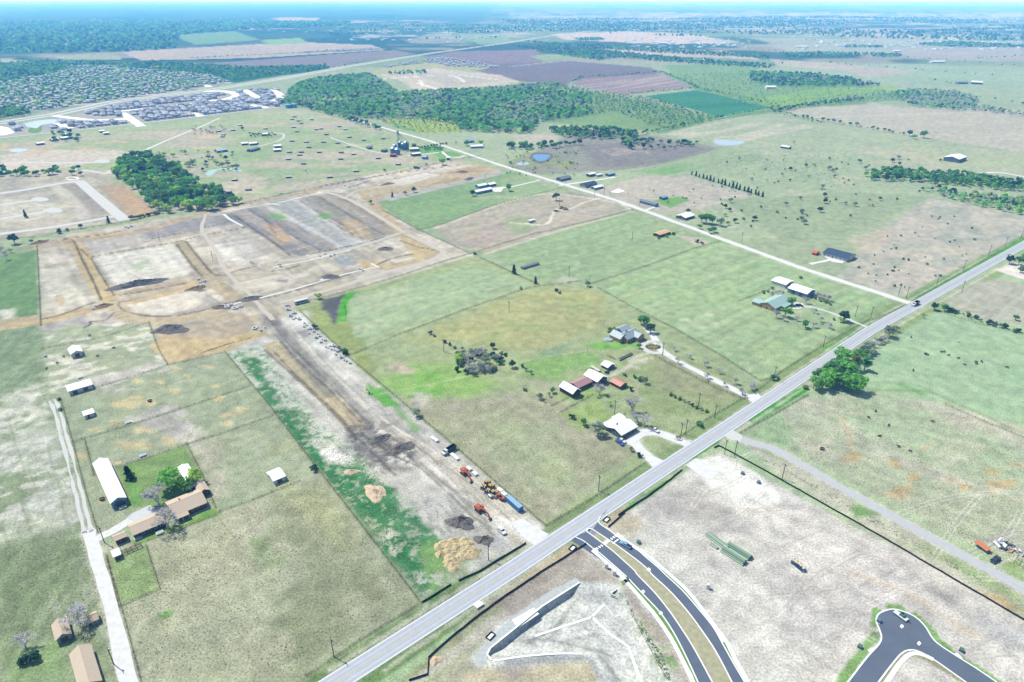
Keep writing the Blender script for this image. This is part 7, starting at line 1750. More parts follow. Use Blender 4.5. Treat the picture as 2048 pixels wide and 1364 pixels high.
for nm, c in (("black", (.022, .02, .02)), ("brown", C(120, 66, 40)), ("white", C(240, 236, 226))):
    for g in (True, False):
        me = cow_mesh("cow_" + nm, g); me.materials.append(material("hide_" + nm, c, .8)); COWS[nm, g] = me
def cow(x, y, nm, label, group):
    o = link("cow", COWS[nm, random.random() < .7], None, G(x, y), random.uniform(0, 6.28)); o.scale = (.85,) * 3
    tag(o, label, "cow", group)
for n_, (zx, zy) in enumerate(sorted([(1255, 238), (1272, 240), (1385, 220), (1408, 217), (1443, 247), (1520, 270), (1570, 322), (1665, 300), (1667, 315), (1708, 298), (1907, 343), (1160, 365), (1142, 102)])):
    cow(1536 + zx / 4, 650 + zy / 4, "black", f"black cow of the far herd on the green pasture, {nth(n_ + 1)} from the left", "black cattle across the highway")
for n_, (zx, zy) in enumerate(sorted([(858, 692), (802, 743), (965, 805), (888, 893), (1045, 978), (1137, 1015), (1312, 777)])):
    cow(1536 + zx / 4, 650 + zy / 4, "brown", f"red-brown cow on the dry pasture, {nth(n_ + 1)} from the left", "brown cattle across the highway")
cow(1916, 684, "white", "lone white cow in the upper green pasture", "white cattle across the highway"); cow(1851, 706, "white", "white cow standing among black ones", "white cattle across the highway")
for n_, (x, y) in enumerate(sorted([(128, 714), (92, 715), (115, 727), (94, 738), (196, 713), (180, 672), (228, 697)])):
    cow(x, y, "black", f"black cow in the upper paddock by the white barns, {nth(n_ + 1)} from the left", "cattle of the left paddock")
for (x, y, l) in [(300, 803, "round hay feeder in the spotted paddock, on buff soil"), (1644, 899, "round black hay feeder on the dry pasture"), (205, 1000, "round hay feeder inside the farmyard pen")]:
    r = empty("hay_feeder", G(x, y)); tag(r, l, "feeder")
    m = MB(); m.tube((0, 0, .3), (0, 0, .9), 1.3, n=16, cap=False); m.build("ring", M_DARKST, r); MB().tube((0, 0, 0), (0, 0, .8), .9, .8, n=12).build("hay", material("old_hay", C(110, 90, 66), 1, noise=.2, scale=2), r)
for (x, y, l) in [(257, 846, "white water trough on the cross fence"), (286, 912, "white water trough behind the farmyard"), (161, 756, "grey round trough by the long paddock barn"), (320, 1067, "small white box by the garage fence"), (277, 1077, "pale tank at the garage corner"), (246, 1016, "low white canopy beside the very long barn")]:
    r = empty("water_trough", G(x, y), GRID); tag(r, l, "trough")
    MB().prism([(-.8, 0), (.8, 0), (.95, .8), (-.95, .8)], -1.5, 1.5, 0, 'x').build("tank", V_WHITE, r); MB().box((0, 0, .82), (2.6, 1.5, .04)).build("water", M_WATER2, r)

# ------------------------------------------------------------------ trees and shrubs
def leafmat(name, r, g, b, var=.30):
    k = 2.3
    return material("leaves_" + name, tuple(min(c * k, .6) for c in C(r, g, b)), .8, noise=.30, scale=.45, vary=var, spec=.1, trans=.5)
L_GREEN, L_MID, L_DARK = leafmat("fresh_green", 104, 160, 76), leafmat("mid_green", 84, 134, 76), leafmat("dark_green", 54, 88, 62)
L_LIME, L_GREY, L_OLIVE, L_CEDAR = leafmat("lime", 158, 192, 84), leafmat("grey_green", 132, 148, 132), leafmat("olive", 112, 132, 78), leafmat("cedar", 42, 72, 54)
M_BARK = material("bark", C(170, 158, 148), .95, noise=.2, scale=2); M_TWIG = material("grey_twigs", (.36, .345, .345), .95, noise=.15, scale=2, vary=.2)
def leaf_quads(rng, cen, rad, n, size, squash=.8, shell=.55):
    """n leaf sprays through the clumps cen (k,3) of radius rad (k,)"""
    k = rng.integers(0, len(cen), n)
    d = rng.normal(size=(n, 3)); d /= np.linalg.norm(d, axis=1)[:, None]
    rr = rad[k] * (shell + (1 - shell) * rng.random(n)) ** 1.0
    c = cen[k] + d * rr[:, None] * np.array([1, 1, squash])
    nrm = d + rng.normal(size=(n, 3)) * .55; nrm[:, 2] += .25; nrm /= np.linalg.norm(nrm, axis=1)[:, None]
    t = np.cross(nrm, rng.normal(size=(n, 3))); t /= np.linalg.norm(t, axis=1)[:, None]
    b = np.cross(nrm, t)
    s = size * rng.uniform(.6, 1.3, n)[:, None]
    v = np.stack([c - t * s - b * s * .5, c + t * s * .3 - b * s * .7, c + t * s + b * s * .4, c - t * s * .2 + b * s * .8], 1).reshape(-1, 3)
    f = np.arange(n * 4, dtype=np.int32).reshape(-1, 4)
    return v, f
def branches(m, rnd, p, d, L, r, depth, spread, tips):
    q = p + d * L
    m.tube(p, q, r, r * .62, n=6 if depth > 2 else (5 if depth > 1 else 3), cap=False)
    if depth == 0:
        tips.append(q); return
    for k in range(rnd.choice([2, 3, 3]) if depth > 1 else 3):
        nd = (d + Vector((rnd.uniform(-1, 1), rnd.uniform(-1, 1), rnd.uniform(-.35, .35))) * spread).normalized()
        branches(m, rnd, p + d * L * rnd.uniform(.6, 1.0), nd, L * rnd.uniform(.72, .98), r * .6, depth - 1, spread, tips)
PROTO = {}
def make_proto(key, h, w, leafm, n, size, seed, kind):
    """a tree h metres tall and w wide at scale 1: crown mesh and trunk mesh"""
    rng = np.random.default_rng(seed); rnd = random.Random(seed)
    m = MB(); tips = []; crown = None
    if kind == "bare":
        branches(m, rnd, Vector((0, 0, 0)), Vector((rnd.uniform(-.1, .1), rnd.uniform(-.1, .1), 1)), h * .15, h * .03, 5, .78, tips)
        tw = MB()
        for t in tips:
            for _ in range(3):
                e = t + Vector((rnd.uniform(-1, 1), rnd.uniform(-1, 1), rnd.uniform(-.3, .9))) * h * .07
                tw.tube(t, e, h * .005, h * .003, n=3, cap=False)
        if n:
            k = rng.integers(0, len(tips), n); c = np.array([tuple(tips[i]) for i in k])
            v, f = leaf_quads(rng, c, np.full(n, h * .04), n, size)
            crown = np_mesh("crown", v, f, leafm)
        else:
            crown = np_mesh("crown", tw.v, tw.f, M_TWIG)
        trunk = np_mesh("trunk", m.v, m.f, M_TWIG if not n else M_BARK)
    else:
        nc = {"round": 13, "tall": 12, "cone": 12, "bush": 7}[kind]
        if kind == "round":
            a = rng.random(nc) * 6.283; r = np.sqrt(rng.random(nc)) * w * .36
            cen = np.stack([r * np.cos(a), r * np.sin(a), h * (.45 + .38 * rng.random(nc) * (1 - r / w))], 1); rad = w * rng.uniform(.13, .22, nc)
        elif kind == "tall":
            a = rng.random(nc) * 6.283; r = rng.random(nc) * w * .28
            cen = np.stack([r * np.cos(a), r * np.sin(a), h * (.35 + .55 * np.linspace(0, 1, nc))], 1); rad = w * rng.uniform(.16, .27, nc) * (1.1 - .5 * np.linspace(0, 1, nc))
        elif kind == "cone":
            z = np.linspace(.1, .95, nc); a = rng.random(nc) * 6.283; r = (1 - z) * w * .18
            cen = np.stack([r * np.cos(a), r * np.sin(a), h * z], 1); rad = w * (.12 + .30 * (1 - z))
        else:
            a = rng.random(nc) * 6.283; r = rng.random(nc) * w * .35
            cen = np.stack([r * np.cos(a), r * np.sin(a), h * rng.uniform(.25, .6, nc)], 1); rad = w * rng.uniform(.14, .25, nc)
        v, f = leaf_quads(rng, cen, rad, n, size)
        v[:, 2] = np.maximum(v[:, 2], .05)
        crown = np_mesh("crown", v, f, leafm)
        m.tube((0, 0, 0), (rnd.uniform(-.2, .2), rnd.uniform(-.2, .2), h * .5), h * .032, h * .018, n=7)
        for c in cen[:6]:
            m.tube((0, 0, h * rnd.uniform(.15, .4)), tuple(c), h * .014, h * .005, n=5, cap=False)
        trunk = np_mesh("trunk", m.v, m.f, M_BARK)
    PROTO.setdefault(key, []).append((crown, trunk, h))
for s in range(3):
    make_proto("green", 9, 9, L_GREEN, 900, .42, 10 + s, "round"); make_proto("mid", 9, 9, L_MID, 900, .42, 20 + s, "round"); make_proto("dark", 8, 7, L_DARK, 800, .40, 30 + s, "round")
    make_proto("tall", 11, 7, [L_GREEN, L_MID, L_OLIVE][s], 850, .42, 40 + s, "tall"); make_proto("bare", 8, 7, None, 0, 0, 50 + s, "bare"); make_proto("budding", 8, 7, [L_GREY, L_OLIVE, L_LIME][s], 330, .22, 60 + s, "bare")
    make_proto("bush", 2.2, 3.2, [L_GREY, L_OLIVE, L_MID][s], 170, .26, 70 + s, "bush"); make_proto("darkbush", 2.2, 3.0, L_DARK, 170, .26, 75 + s, "bush"); make_proto("lime", 4, 4.5, L_LIME, 320, .32, 80 + s, "round"); make_proto("grey", 6, 6, L_GREY, 420, .34, 85 + s, "round")
for s in range(2): make_proto("cedar", 7, 4.2, L_CEDAR, 620, .34, 90 + s, "cone")
NAMES = {"green": "leafy_tree", "mid": "leafy_tree", "dark": "oak_tree", "tall": "tall_tree", "bare": "bare_tree", "budding": "budding_tree", "bush": "shrub", "darkbush": "shrub", "lime": "lime_green_tree", "grey": "grey_tree", "cedar": "cedar_tree"}
CATS = {"bush": "shrub", "darkbush": "shrub"}
def tree(kind, x, y, h, label, group=None, wide=1.0, world=None):
    crown, trunk, h0 = random.choice(PROTO[kind])
    p = Vector((*world, 0)) if world is not None else G(x, y)
    r = empty(NAMES[kind], p, random.uniform(0, 6.28)); s = h / h0 * random.uniform(.92, 1.08) * (1.2 if h > 3 else 1.1)
    r.scale = (s * wide, s * wide, s)
    tag(r, label, CATS.get(kind, "tree"), group)
    link("trunk", trunk, r); link("crown", crown, r)
    return r
# -- farmyard
tree("green", 346, 979, 10, "big bright green tree in the middle of the farmhouse garden", wide=1.15)
tree("green", 372, 985, 8, "green tree leaning over the pale carport")
tree("lime", 395, 965, 8, "light green tree at the far end of the pale carport", wide=1.1)
tree("cedar", 259, 957, 6, "dark ragged cedar beside the very long white barn", wide=1.3)
tree("bare", 318, 1012, 13, "bare grey tree beside the gravel yard", wide=1.2)
tree("bare", 336, 1056, 15, "large bare tree in front of the tan-roofed garage", wide=1.2)
tree("bare", 160, 1250, 13, "bare spreading tree between the two tan-roofed sheds", wide=1.1)
tree("bare", 52, 1296, 11, "bare dark tree in the bottom farm garden, upper one"); tree("darkbush", 44, 1330, 3, "dark round shrub in the bottom farm garden, lower one", wide=1.2); tree("darkbush", 68, 1322, 3.4, "dark shrub in the bottom farm garden, farthest from the edge", wide=1.2)
tree("bush", 118, 800, 2.4, "shrub at the corner of the farm lane and paddock", wide=1.2); tree("bush", 122, 820, 2.4, "lower shrub at the corner of the farm lane and paddock")
# -- corridor
tree("budding", 738, 785, 6, "budding tree on the bright green patch by the corridor fence"); tree("grey", 834, 834, 5, "grey-green tree on the corridor fence above the boxes"); tree("darkbush", 630, 658, 3.4, "dark shrub on the corridor fence beside the white rings"); tree("darkbush", 690, 708, 4, "dark shrub on the corridor fence at the rings' lower end", wide=1.2); tree("grey", 678, 700, 3.4, "pale grey shrub tree beside the dark fence shrub")
tree("lime", 637, 598, 5, "lime green tree at the black wet patch"); tree("darkbush", 630, 938, 3, "dark shrub on the fence of the weed strip", wide=1.3)
# -- thicket of the middle pasture
for k in range(60):
    a, q = random.uniform(0, 6.28), math.sqrt(random.random())
    x, y = 957 + 55 * q * math.cos(a), 729 + 24 * q * math.sin(a)
    kd = random.choices(["bare", "bush", "budding", "darkbush", "grey"], [.38, .2, .16, .12, .14])[0]
    tree(kd, x, y, {"bare": 6.5, "bush": 3.4, "budding": 6.5, "darkbush": 3.4, "grey": 4.4}[kd], "brushy growth in the tangled thicket of the middle pasture", "thicket of the middle pasture")
tree("lime", 918, 725, 5.5, "bright lime tree at the left end of the thicket"); tree("dark", 1025, 735, 5, "dark green tree at the thicket's end"); tree("dark", 985, 697, 4, "dark tree on the upper edge of the thicket")
for (x, y) in [(862, 668), (868, 673), (890, 686), (900, 690), (910, 697), (925, 700), (1003, 708), (1010, 712), (1045, 735), (1052, 742), (1062, 748)]:
    tree(random.choice(["bush", "grey", "darkbush"]), x, y, 2.6, "low shrub in the line running into the thicket", "shrub line of the middle pasture")
for (x, y, k, h, l) in [(1049, 781, "bush", 3, "round shrub between the thicket and the barns"), (1087, 804, "budding", 4.5, "grey shrub at the outer corner of the barnyard"), (1080, 798, "grey", 3.6, "pale shrub beside the barnyard corner"), (1106, 786, "mid", 3.6, "green shrub behind the low white barn"), (1098, 793, "budding", 4.5, "budding shrub in the barnyard hedge"), (1145, 838, "darkbush", 3, "dark shrub at the corner of the garden plot"), (1166, 851, "mid", 4, "green shrub below the garden plot"), (1196, 870, "grey", 8.5, "big grey-green tree beside the white house"),
                        (1199, 790, "bare", 11, "large bare tree standing before the blue-grey barn gable"), (1264, 828, "bare", 14, "tall bare tree behind the white house"), (1288, 852, "bare", 12, "broad bare tree over the horseshoe drive"), (1275, 845, "bare", 10, "bare tree between the white house and the tall bare tree"), (1221, 812, "budding", 5, "budding shrub tree in the garden hedge"), (1289, 766, "grey", 4, "low grey shrub in the barn pasture"), (1280, 760, "bush", 3, "shrub next to the low grey one"), (1250, 752, "bush", 2.4, "little shrub above the rusty shed"), (1262, 782, "darkbush", 3, "dark shrub at the rusty shed's corner"), (1268, 755, "bush", 2.4, "small shrub on the pale farm track"),
                        (1278, 913, "darkbush", 3, "dark shrubs at the horseshoe drive's mouth"), (1262, 902, "grey", 3, "grey shrub along the pasture fence by the drive"), (1401, 853, "bush", 3.4, "grey shrub by the roadside fence"), (1354, 879, "budding", 4.5, "budding tree at the horseshoe drive's upper mouth"), (1278, 697, "mid", 3.6, "round green shrub by the flower bed loop")]:
    tree(k, x, y, h, l)
for i in range(9): tree(random.choice(["bush", "darkbush", "grey"]), 1340 + i * 9, 791 + i * 4.2, 2.2, "low brush in the hedge across the barn pasture", "hedge of the barn pasture")
for i, (x, y) in enumerate([(1349, 702), (1378, 717), (1409, 732), (1439, 747), (1471, 766), (1503, 782), (1355, 727), (1414, 758), (1446, 773), (1510, 778), (1484, 790)]):
    tree("bare", x, y, random.uniform(5, 7.5), ("small bare tree by the gravel driveway, %s from the house on the %s side" % (nth(i + 1 if i < 6 else i - 5), "far" if i < 6 else "near")), "young trees along the driveway")
# -- stone house
tree("budding", 1222, 668, 9, "wide spreading half-bare tree beside the stone house", wide=1.5); tree("mid", 1226, 672, 5, "low green tree under the spreading one", wide=1.4); tree("mid", 1288, 655, 9, "tall dark green tree behind the stone house", wide=.85); tree("dark", 1300, 666, 7.5, "dark green tree at the driveway bend by the stone house"); tree("green", 1282, 648, 7, "green tree farthest back by the stone house")
# -- green-roofed house
for (x, y, k, h, l) in [(1582, 611, "olive", 7, ""), (1570, 635, "green", 7, ""), (1610, 656, "mid", 6, ""), (1687, 643, "dark", 7.5, "")]:
    tree({"olive": "mid"}.get(k, k), x, y, h, {1582: "green tree leaning over the green-roofed house's porch", 1570: "round green tree below the green-roofed house", 1610: "round mid green tree on the lawn below the yard", 1687: "dark green tree at the thin drive's bend"}[x])
tree("lime", 1681, 644, 4, "yellow-green shrub beside the dark tree at the thin drive"); tree("lime", 1578, 624, 4, "yellow-green shrub by the green-roofed house's corner")
for (x, y) in [(1555, 591), (1563, 592), (1552, 634), (1594, 643), (1628, 627), (1641, 645), (1657, 657), (1626, 654), (1632, 594), (1646, 600), (1611, 606), (1545, 594), (1636, 596), (1655, 603), (1566, 640)]:
    tree("bare", x, y, random.uniform(6.5, 9), "bare tree on the lawn round the green-roofed house", "bare trees of the green-roofed house")
for (x, y) in [(1545, 578), (1527, 587), (1602, 557), (1535, 584), (1630, 598), (1640, 602), (1650, 606), (1660, 610), (1668, 640)]:
    tree("bush", x, y, 2.6, "low shrub about the green-roofed house's yard", "shrubs of the green-roofed house")
# -- the clump beside the highway
for (x, y, h) in [(1626, 777, 8), (1645, 776, 9), (1662, 772, 10), (1676, 775, 9), (1690, 778, 10), (1707, 782, 10), (1687, 724, 10), (1706, 740, 11), (1728, 740, 9), (1665, 752, 10), (1648, 754, 9), (1717, 722, 9), (1690, 752, 11), (1636, 764, 8), (1678, 740, 9), (1655, 764, 9), (1700, 762, 9)]:
    tree(random.choice(["green", "green", "mid", "tall"]), x, y, h * .98, "leafy tree in the dense clump beside the highway", "roadside clump", wide=1.15)
for (x, y) in [(1733, 706), (1740, 700), (1746, 696), (1754, 689), (1767, 683), (1777, 675), (1793, 664), (1760, 686), (1725, 712)]:
    tree(random.choice(["budding", "bare", "grey"]), x, y, random.uniform(7, 9), "thin roadside tree above the leafy clump", "thin roadside trees")
tree("bush", 1612, 778, 3, "brown shrub on the bright green verge's end"); tree("mid", 1546, 760, 3.6, "green shrub at the roadside fence corner"); tree("bush", 1556, 758, 3, "shrub beside the roadside fence corner")
# -- corner across the highway
tree("dark", 1867, 620, 6, "dark round tree at the start of the corner hedge"); tree("mid", 1888, 622, 5, "mid green tree second in the corner hedge"); tree("budding", 1846, 636, 5, "thin tree on the verge before the corner hedge")
for i in range(16): tree(random.choice(["bush", "grey", "darkbush", "budding"]), 1896 + i * 9.5 + random.uniform(-2, 2), 622 + i * 2.9 + random.uniform(-2, 2), random.uniform(2.4, 4), "brush in the hedge along the corner field", "corner field hedge")
for (x, y, k, h, l) in [(2018, 528, "dark", 8, "dark tree at the pale yard by the highway bend"), (2036, 530, "mid", 8, "mid green tree behind the pale yard"), (2046, 522, "green", 7, "green tree farthest behind the pale yard"), (2040, 545, "mid", 5, "low tree in the pale yard"), (2030, 640, "mid", 4, "green shrub tree in the hedge near the edge")]:
    tree(k, x, y, h, l)
# -- mown pastures and gravel road
for (x, y, k, h, l) in [(1028, 548, "cedar", 7, "dark cedar alone above the long grey hut"), (1071, 567, "cedar", 5, "small green cedar below the long grey hut"), (1175, 573, "grey", 5, "grey-green shrub tree on the pasture fence"), (1120, 587, "bush", 3, "grey shrub below the pasture fence"), (1114, 583, "darkbush", 3, "dark shrub below the pasture fence"), (1042, 578, "bush", 3, "round shrub under the lone cedar"), (949, 509, "bush", 3.4, "shrub at the building site's outer corner"), (742, 408, "mid", 4.5, "green shrub tree at the site's upper fence"), (785, 394, "cedar", 5.5, "dark cedar at the lower edge of the buff strip"), (810, 390, "grey", 5, "grey tree between the two dark ones by the buff strip"), (828, 385, "dark", 6, "dark round tree on the edge of the green field"), (945, 392, "dark", 7.5, "dark tree at the corner of the blue-walled house"), (1018, 382, "mid", 9, "perfectly round oak on the pale drive"), (1112, 401, "dark", 9.5, "broad dark oak over the yellow machines"),
                        (1402, 446, "mid", 9, "round green tree beside the white-roofed house"), (1412, 448, "green", 10, "largest green tree beside the white-roofed house"), (1424, 448, "mid", 9, "third green tree beside the white-roofed house"), (1440, 452, "grey", 8, "grey tree next to the green group"), (1456, 450, "budding", 8, "budding tree beyond the grey one"), (1418, 467, "mid", 6, "green tree by the gravel road, first of two"), (1427, 465, "mid", 6, "green tree by the gravel road, second of two"), (1376, 427, "dark", 6, "dark tree behind the white-roofed house"), (1470, 446, "dark", 5, "dark shrub tree at the end of the grey trees"), (1398, 458, "green", 5, "small green tree between road and house"), (1332, 474, "bush", 3, "shrub at the orange shelter's side"), (1346, 470, "darkbush", 3.4, "dark shrub behind the orange shelter"), (1318, 478, "bush", 2.6, "shrub under the orange shelter's eave"), (1395, 485, "darkbush", 3.5, "dark brush in the grey hollow by the gravel road"), (1403, 488, "bush", 3, "grey brush in the hollow by the gravel road")]:
    tree(k, x, y, h, l)
for i in range(20): tree("cedar", 1384 + i * 7.4 + random.uniform(-1.5, 1.5), 350 + i * 2.3, random.uniform(4, 6.5), f"dark conifer in the windbreak row across the scrub, {nth(i + 1)} from the left", "windbreak conifers")
for k in range(70):
    x, y = random.uniform(1700, 1960), random.uniform(430, 580)
    w = GA([(1700, 552), (1720, 510), (1800, 445), (1870, 405), (1990, 428), (2040, 440), (1930, 530), (1832, 590)]); q = G(x, y)
    if poly_sd(np.array([q.x]), np.array([q.y]), w)[0] < 3: continue
    tree(random.choices(["bush", "darkbush", "lime"], [.7, .22, .08])[0], x, y, random.uniform(1.3, 2.4), "low grey-green shrub dotted over the pale scrub field", "shrubs of the scrub field")
for k in range(120):
    x, y = random.uniform(1440, 1900), random.uniform(318, 470)
    if y > 470 - (x - 1440) * .12 or (x > 1700 and y > 440 - (x - 1700) * .3): continue
    kd = random.choices(["bush", "darkbush", "grey", "dark", "budding", "lime"], [.36, .14, .18, .14, .12, .06])[0]
    tree(kd, x, y, {"bush": 2.6, "darkbush": 2.6, "grey": 5, "dark": 5, "budding": 5.5, "lime": 3}[kd] * random.uniform(.8, 1.2), "scattered tree or shrub on the rough pasture behind the gravel road", "rough pasture trees")
for k in range(46):
    x, y = random.uniform(1160, 1480), random.uniform(352, 410)
    tree(random.choice(["bush", "lime", "bush"]), x, y, random.uniform(1.2, 2.2), "tiny shrub on the pinkish fallow behind the houses", "fallow shrubs") if y > 392 - (x - 1160) * .11 and y < 396 + (x - 1160) * .06 else None
for k in range(60):
    x, y = random.uniform(1005, 1160), random.uniform(300, 352)
    if y < 318 and x > 1055 and x < 1110: continue
    tree(random.choice(["lime", "bush", "lime"]), x, y, random.uniform(2, 3.6), "yellow-green bush on the land round the blue pond", "bushes round the blue pond")
# -- upper left: band of trees, copse edge, site fence
for k in range(26):
    tree(random.choice(["green", "mid", "dark"]), random.uniform(0, 165), 343 + random.uniform(-7, 10), random.uniform(5, 9), "tree in the band above the empty lots", "band of trees above the empty lots")
for (x, y, k, h, l) in [(30, 488, "dark", 10, "big dark tree at the left edge above the strip field"), (14, 520, "bare", 9, "bare grey tree at the left edge below the dark one"), (2, 505, "bare", 9, "bare tree cut by the left edge"), (22, 505, "budding", 8, "budding tree under the big dark one"), (64, 486, "mid", 4, "green shrub tree at the site fence end"), (120, 466, "darkbush", 5, "dark bushy cedar on the site fence"), (135, 462, "bush", 4, "shrub beside the dark bushy cedar"), (162, 457, "dark", 5, "dark round tree on the site fence"), (218, 446, "cedar", 6.5, "slim dark cedar where the wide street ends"), (52, 435, "cedar", 7, "lone cedar between the two dead-end streets"), (885, 330, "green", 9, "bright green tree on the site road below the silos"), (853, 334, "bare", 9, "bare tree beside the bright green one below the silos"), (770, 342, "bush", 3.4, "shrub on the hut pasture fence"), (613, 345, "bare", 6, "bare shrub in the hut pasture"), (486, 261, "dark", 7, "dark tree in the upper hut pasture"), (912, 288, "budding", 7, "thin tree on the land behind the silos"), (934, 292, "green", 8, "round green tree at the farmhouse's near side behind the silos"), (962, 290, "green", 8, "round green tree at the farmhouse's far side behind the silos"), (1827, 278, "green", 8, "lone green tree at the grey field's corner, smaller"), (1847, 276, "green", 11, "lone green tree at the grey field's corner, larger"), (1587, 288, "bare", 9, "lone bare tree in the striped pasture")]:
    tree(k, x, y, h, l)
COPSE = [(222, 347), (255, 316), (300, 312), (345, 332), (395, 370), (470, 393), (480, 408), (430, 422), (330, 426), (300, 414), (285, 390), (235, 362)]
pts = scatter_poly(COPSE, (9.6, 9.6), 3.5)
RNG.shuffle(pts)
for (x, y) in pts[:290]:
    tree(random.choices(["green", "mid", "tall", "dark", "budding", "lime"], [.34, .26, .14, .08, .12, .06])[0], 0, 0, random.uniform(8, 12), "tree of the dense green copse beside the hut pasture", "green copse", world=(x, y))
for k in range(16): tree(random.choice(["mid", "bush", "dark"]), 262 + k * 4 + random.uniform(-2, 2), 440 - k * .9, random.uniform(3, 5), "low tree on the copse's lower edge", "copse edge")
for k in range(60):
    x, y = random.uniform(285, 475), random.uniform(303, 345)
    if not (318 < x < 350 and y > 320) and not (y > 332 and x < 330): tree(random.choices(["budding", "grey", "lime", "dark", "bare"], [.3, .3, .16, .12, .12])[0], x, y, random.uniform(4, 7), "pale tree in the straggling grove round the crescent pond", "grove of the crescent pond")
for k in range(36):
    tree("bare", random.uniform(384, 460), random.uniform(254, 270), random.uniform(5, 7), "bare grey tree in the leafless stand by the narrow lane", "leafless stand")
for k in range(22):
    tree(random.choice(["mid", "dark", "bush"]), random.uniform(500, 552), random.uniform(268, 276), random.uniform(3, 5), "shrub ringing the white domed shed", "shrubs of the domed shed")
for k in range(14): tree(random.choice(["mid", "dark", "green"]), random.uniform(104, 165), random.uniform(266, 284), random.uniform(5, 9), "tree among the old farmyard sheds under the subdivision", "old farmyard trees")
for k in range(10): tree("darkbush", 838 + k * 6, 296.5 - k * .9, 3.4, "clipped bush in the row beside the upper silo drive", "silo drive bushes")
for k in range(22): tree("mid", random.uniform(848, 888), random.uniform(296, 301), random.uniform(2.5, 4), "orchard tree on the silo lawn", "silo orchard")
for k in range(26):
    t = k / 25; tree(random.choice(["budding", "grey", "mid", "dark"]), 1560 + t * 270 + random.uniform(-3, 3), 227 + t * 47, random.uniform(4, 9), "tree on the long field boundary below the grey field", "trees of the field boundary")
for k in range(30):
    x = 1030 + random.uniform(-14, 130); tree(random.choice(["mid", "dark", "green"]), x, 297 + (x - 1024) * -.05 + random.uniform(-4, 4), random.uniform(6, 10), "tree in the loose belt above the blue pond", "belt above the blue pond")
for k in range(34):
    tree(random.choice(["mid", "dark", "grey"]), random.uniform(1240, 1400), 292 + random.uniform(-10, 8), random.uniform(5, 9), "tree scattered on the dark fallow behind the pond", "trees of the dark fallow")

# ------------------------------------------------------------------ woods seen as one mass
WOODM = [L_MID, L_GREEN, L_DARK, L_GREY, L_LIME, L_OLIVE]
def wood(name, label, poly, step, hgt, mix, n=14, size=1.9, world_pts=None, jit=.45, mask=None):
    pts = world_pts if world_pts is not None else scatter_poly(poly, (step, step), step * jit)
    if mask: pts = pts[fbm(pts[:, 0], pts[:, 1] * 1.6, mask, 21, 3) > .47]
    k = len(pts)
    if not k: return
    rng = np.random.default_rng(k)
    h = hgt * rng.uniform(.7, 1.25, k); w = h * rng.uniform(.65, .95, k)
    d = rng.normal(size=(k, n, 3)); d /= np.linalg.norm(d, axis=2)[..., None]; d[..., 2] = np.abs(d[..., 2]) * .9 - .15
    rr = rng.uniform(.65, 1.05, (k, n, 1))
    c = np.zeros((k, n, 3)); c[..., 0] = pts[:, 0, None]; c[..., 1] = pts[:, 1, None]; c[..., 2] = h[:, None] * .55
    c += d * rr * np.stack([w * .5, w * .5, h * .45], 1)[:, None, :]
    nrm = d + rng.normal(size=d.shape) * .35; nrm[..., 2] += .3; nrm /= np.linalg.norm(nrm, axis=2)[..., None]
    t = np.cross(nrm, rng.normal(size=d.shape)); t /= np.linalg.norm(t, axis=2)[..., None]; b = np.cross(nrm, t)
    s = (size * rng.uniform(.7, 1.3, (k, n, 1))) * (h / 8)[:, None, None]
    v = np.stack([c - t * s - b * s * .6, c + t * s * .2 - b * s * .8, c + t * s + b * s * .3, c - t * s * .2 + b * s * .9], 2).reshape(-1, 3)
    v[:, 2] = np.maximum(v[:, 2], .2)
    f = np.arange(k * n * 4, dtype=np.int32).reshape(-1, 4)
    cum = np.cumsum(np.array(mix, float) / sum(mix)); zone = fbm(pts[:, 0], pts[:, 1], 70, 3, 2)
    mi = np.searchsorted(cum, np.clip(rng.random(k) * .6 + (zone - .3) * 1.0, 0, .999)); mi = np.minimum(mi, 5)
    o = link(name, np_mesh(name, v, f, WOODM, False, np.repeat(mi, n)))
    return tag(o, label, "woods", None, "stuff")
wood("woodland", "dense mixed green wood behind the gravel road and silos", [(590, 172), (640, 157), (735, 149), (765, 163), (795, 187), (1000, 178), (1110, 168), (1135, 180), (1180, 195), (1180, 230), (1080, 244), (1060, 268), (960, 264), (925, 262), (900, 246), (830, 236), (760, 240), (700, 233), (640, 216), (600, 207), (570, 198)], 8.5, 9, [.30, .18, .16, .26, .04, .06])
wood("scrubland", "yellow-green scrub and low trees before the green crop field", [(1040, 168), (1135, 172), (1240, 192), (1290, 194), (1440, 237), (1420, 240), (1340, 262), (1300, 252), (1230, 226), (1090, 245), (1180, 228), (1180, 196)], 10, 5, [.22, .22, .06, .22, .18, .10], n=10)
wood("tree_belt", "dark tree belt between the wood and the dark fallow", [(1090, 262), (1130, 257), (1200, 258), (1270, 266), (1275, 275), (1200, 280), (1130, 276)], 9, 9, [.4, .2, .3, .1, 0, 0])
wood("tree_belt", "small dark tree patch at the dark fallow's edge", [(1240, 278), (1270, 272), (1278, 290), (1262, 300), (1245, 294)], 9, 8, [.4, .2, .3, .1, 0, 0])
wood("scrubland", "sparse yellow-green bushes behind the silo pasture", [(760, 242), (830, 236), (920, 246), (925, 266), (850, 268), (790, 258)], 11, 4, [.1, .2, .05, .15, .4, .1], n=9)
wood("tree_belt", "row of trees along the wood's edge on the gravel road", [(560, 200), (600, 205), (690, 234), (760, 258), (756, 262), (680, 238), (600, 214), (562, 210)], 9, 8, [.3, .3, .3, .1, 0, 0])
wood("woodland", "dark wood in the old suburb's corner by the highway", [(-40, 222), (40, 219), (62, 224), (60, 231), (0, 240), (-40, 243)], 9, 9, [.5, .3, .2, 0, 0, 0])
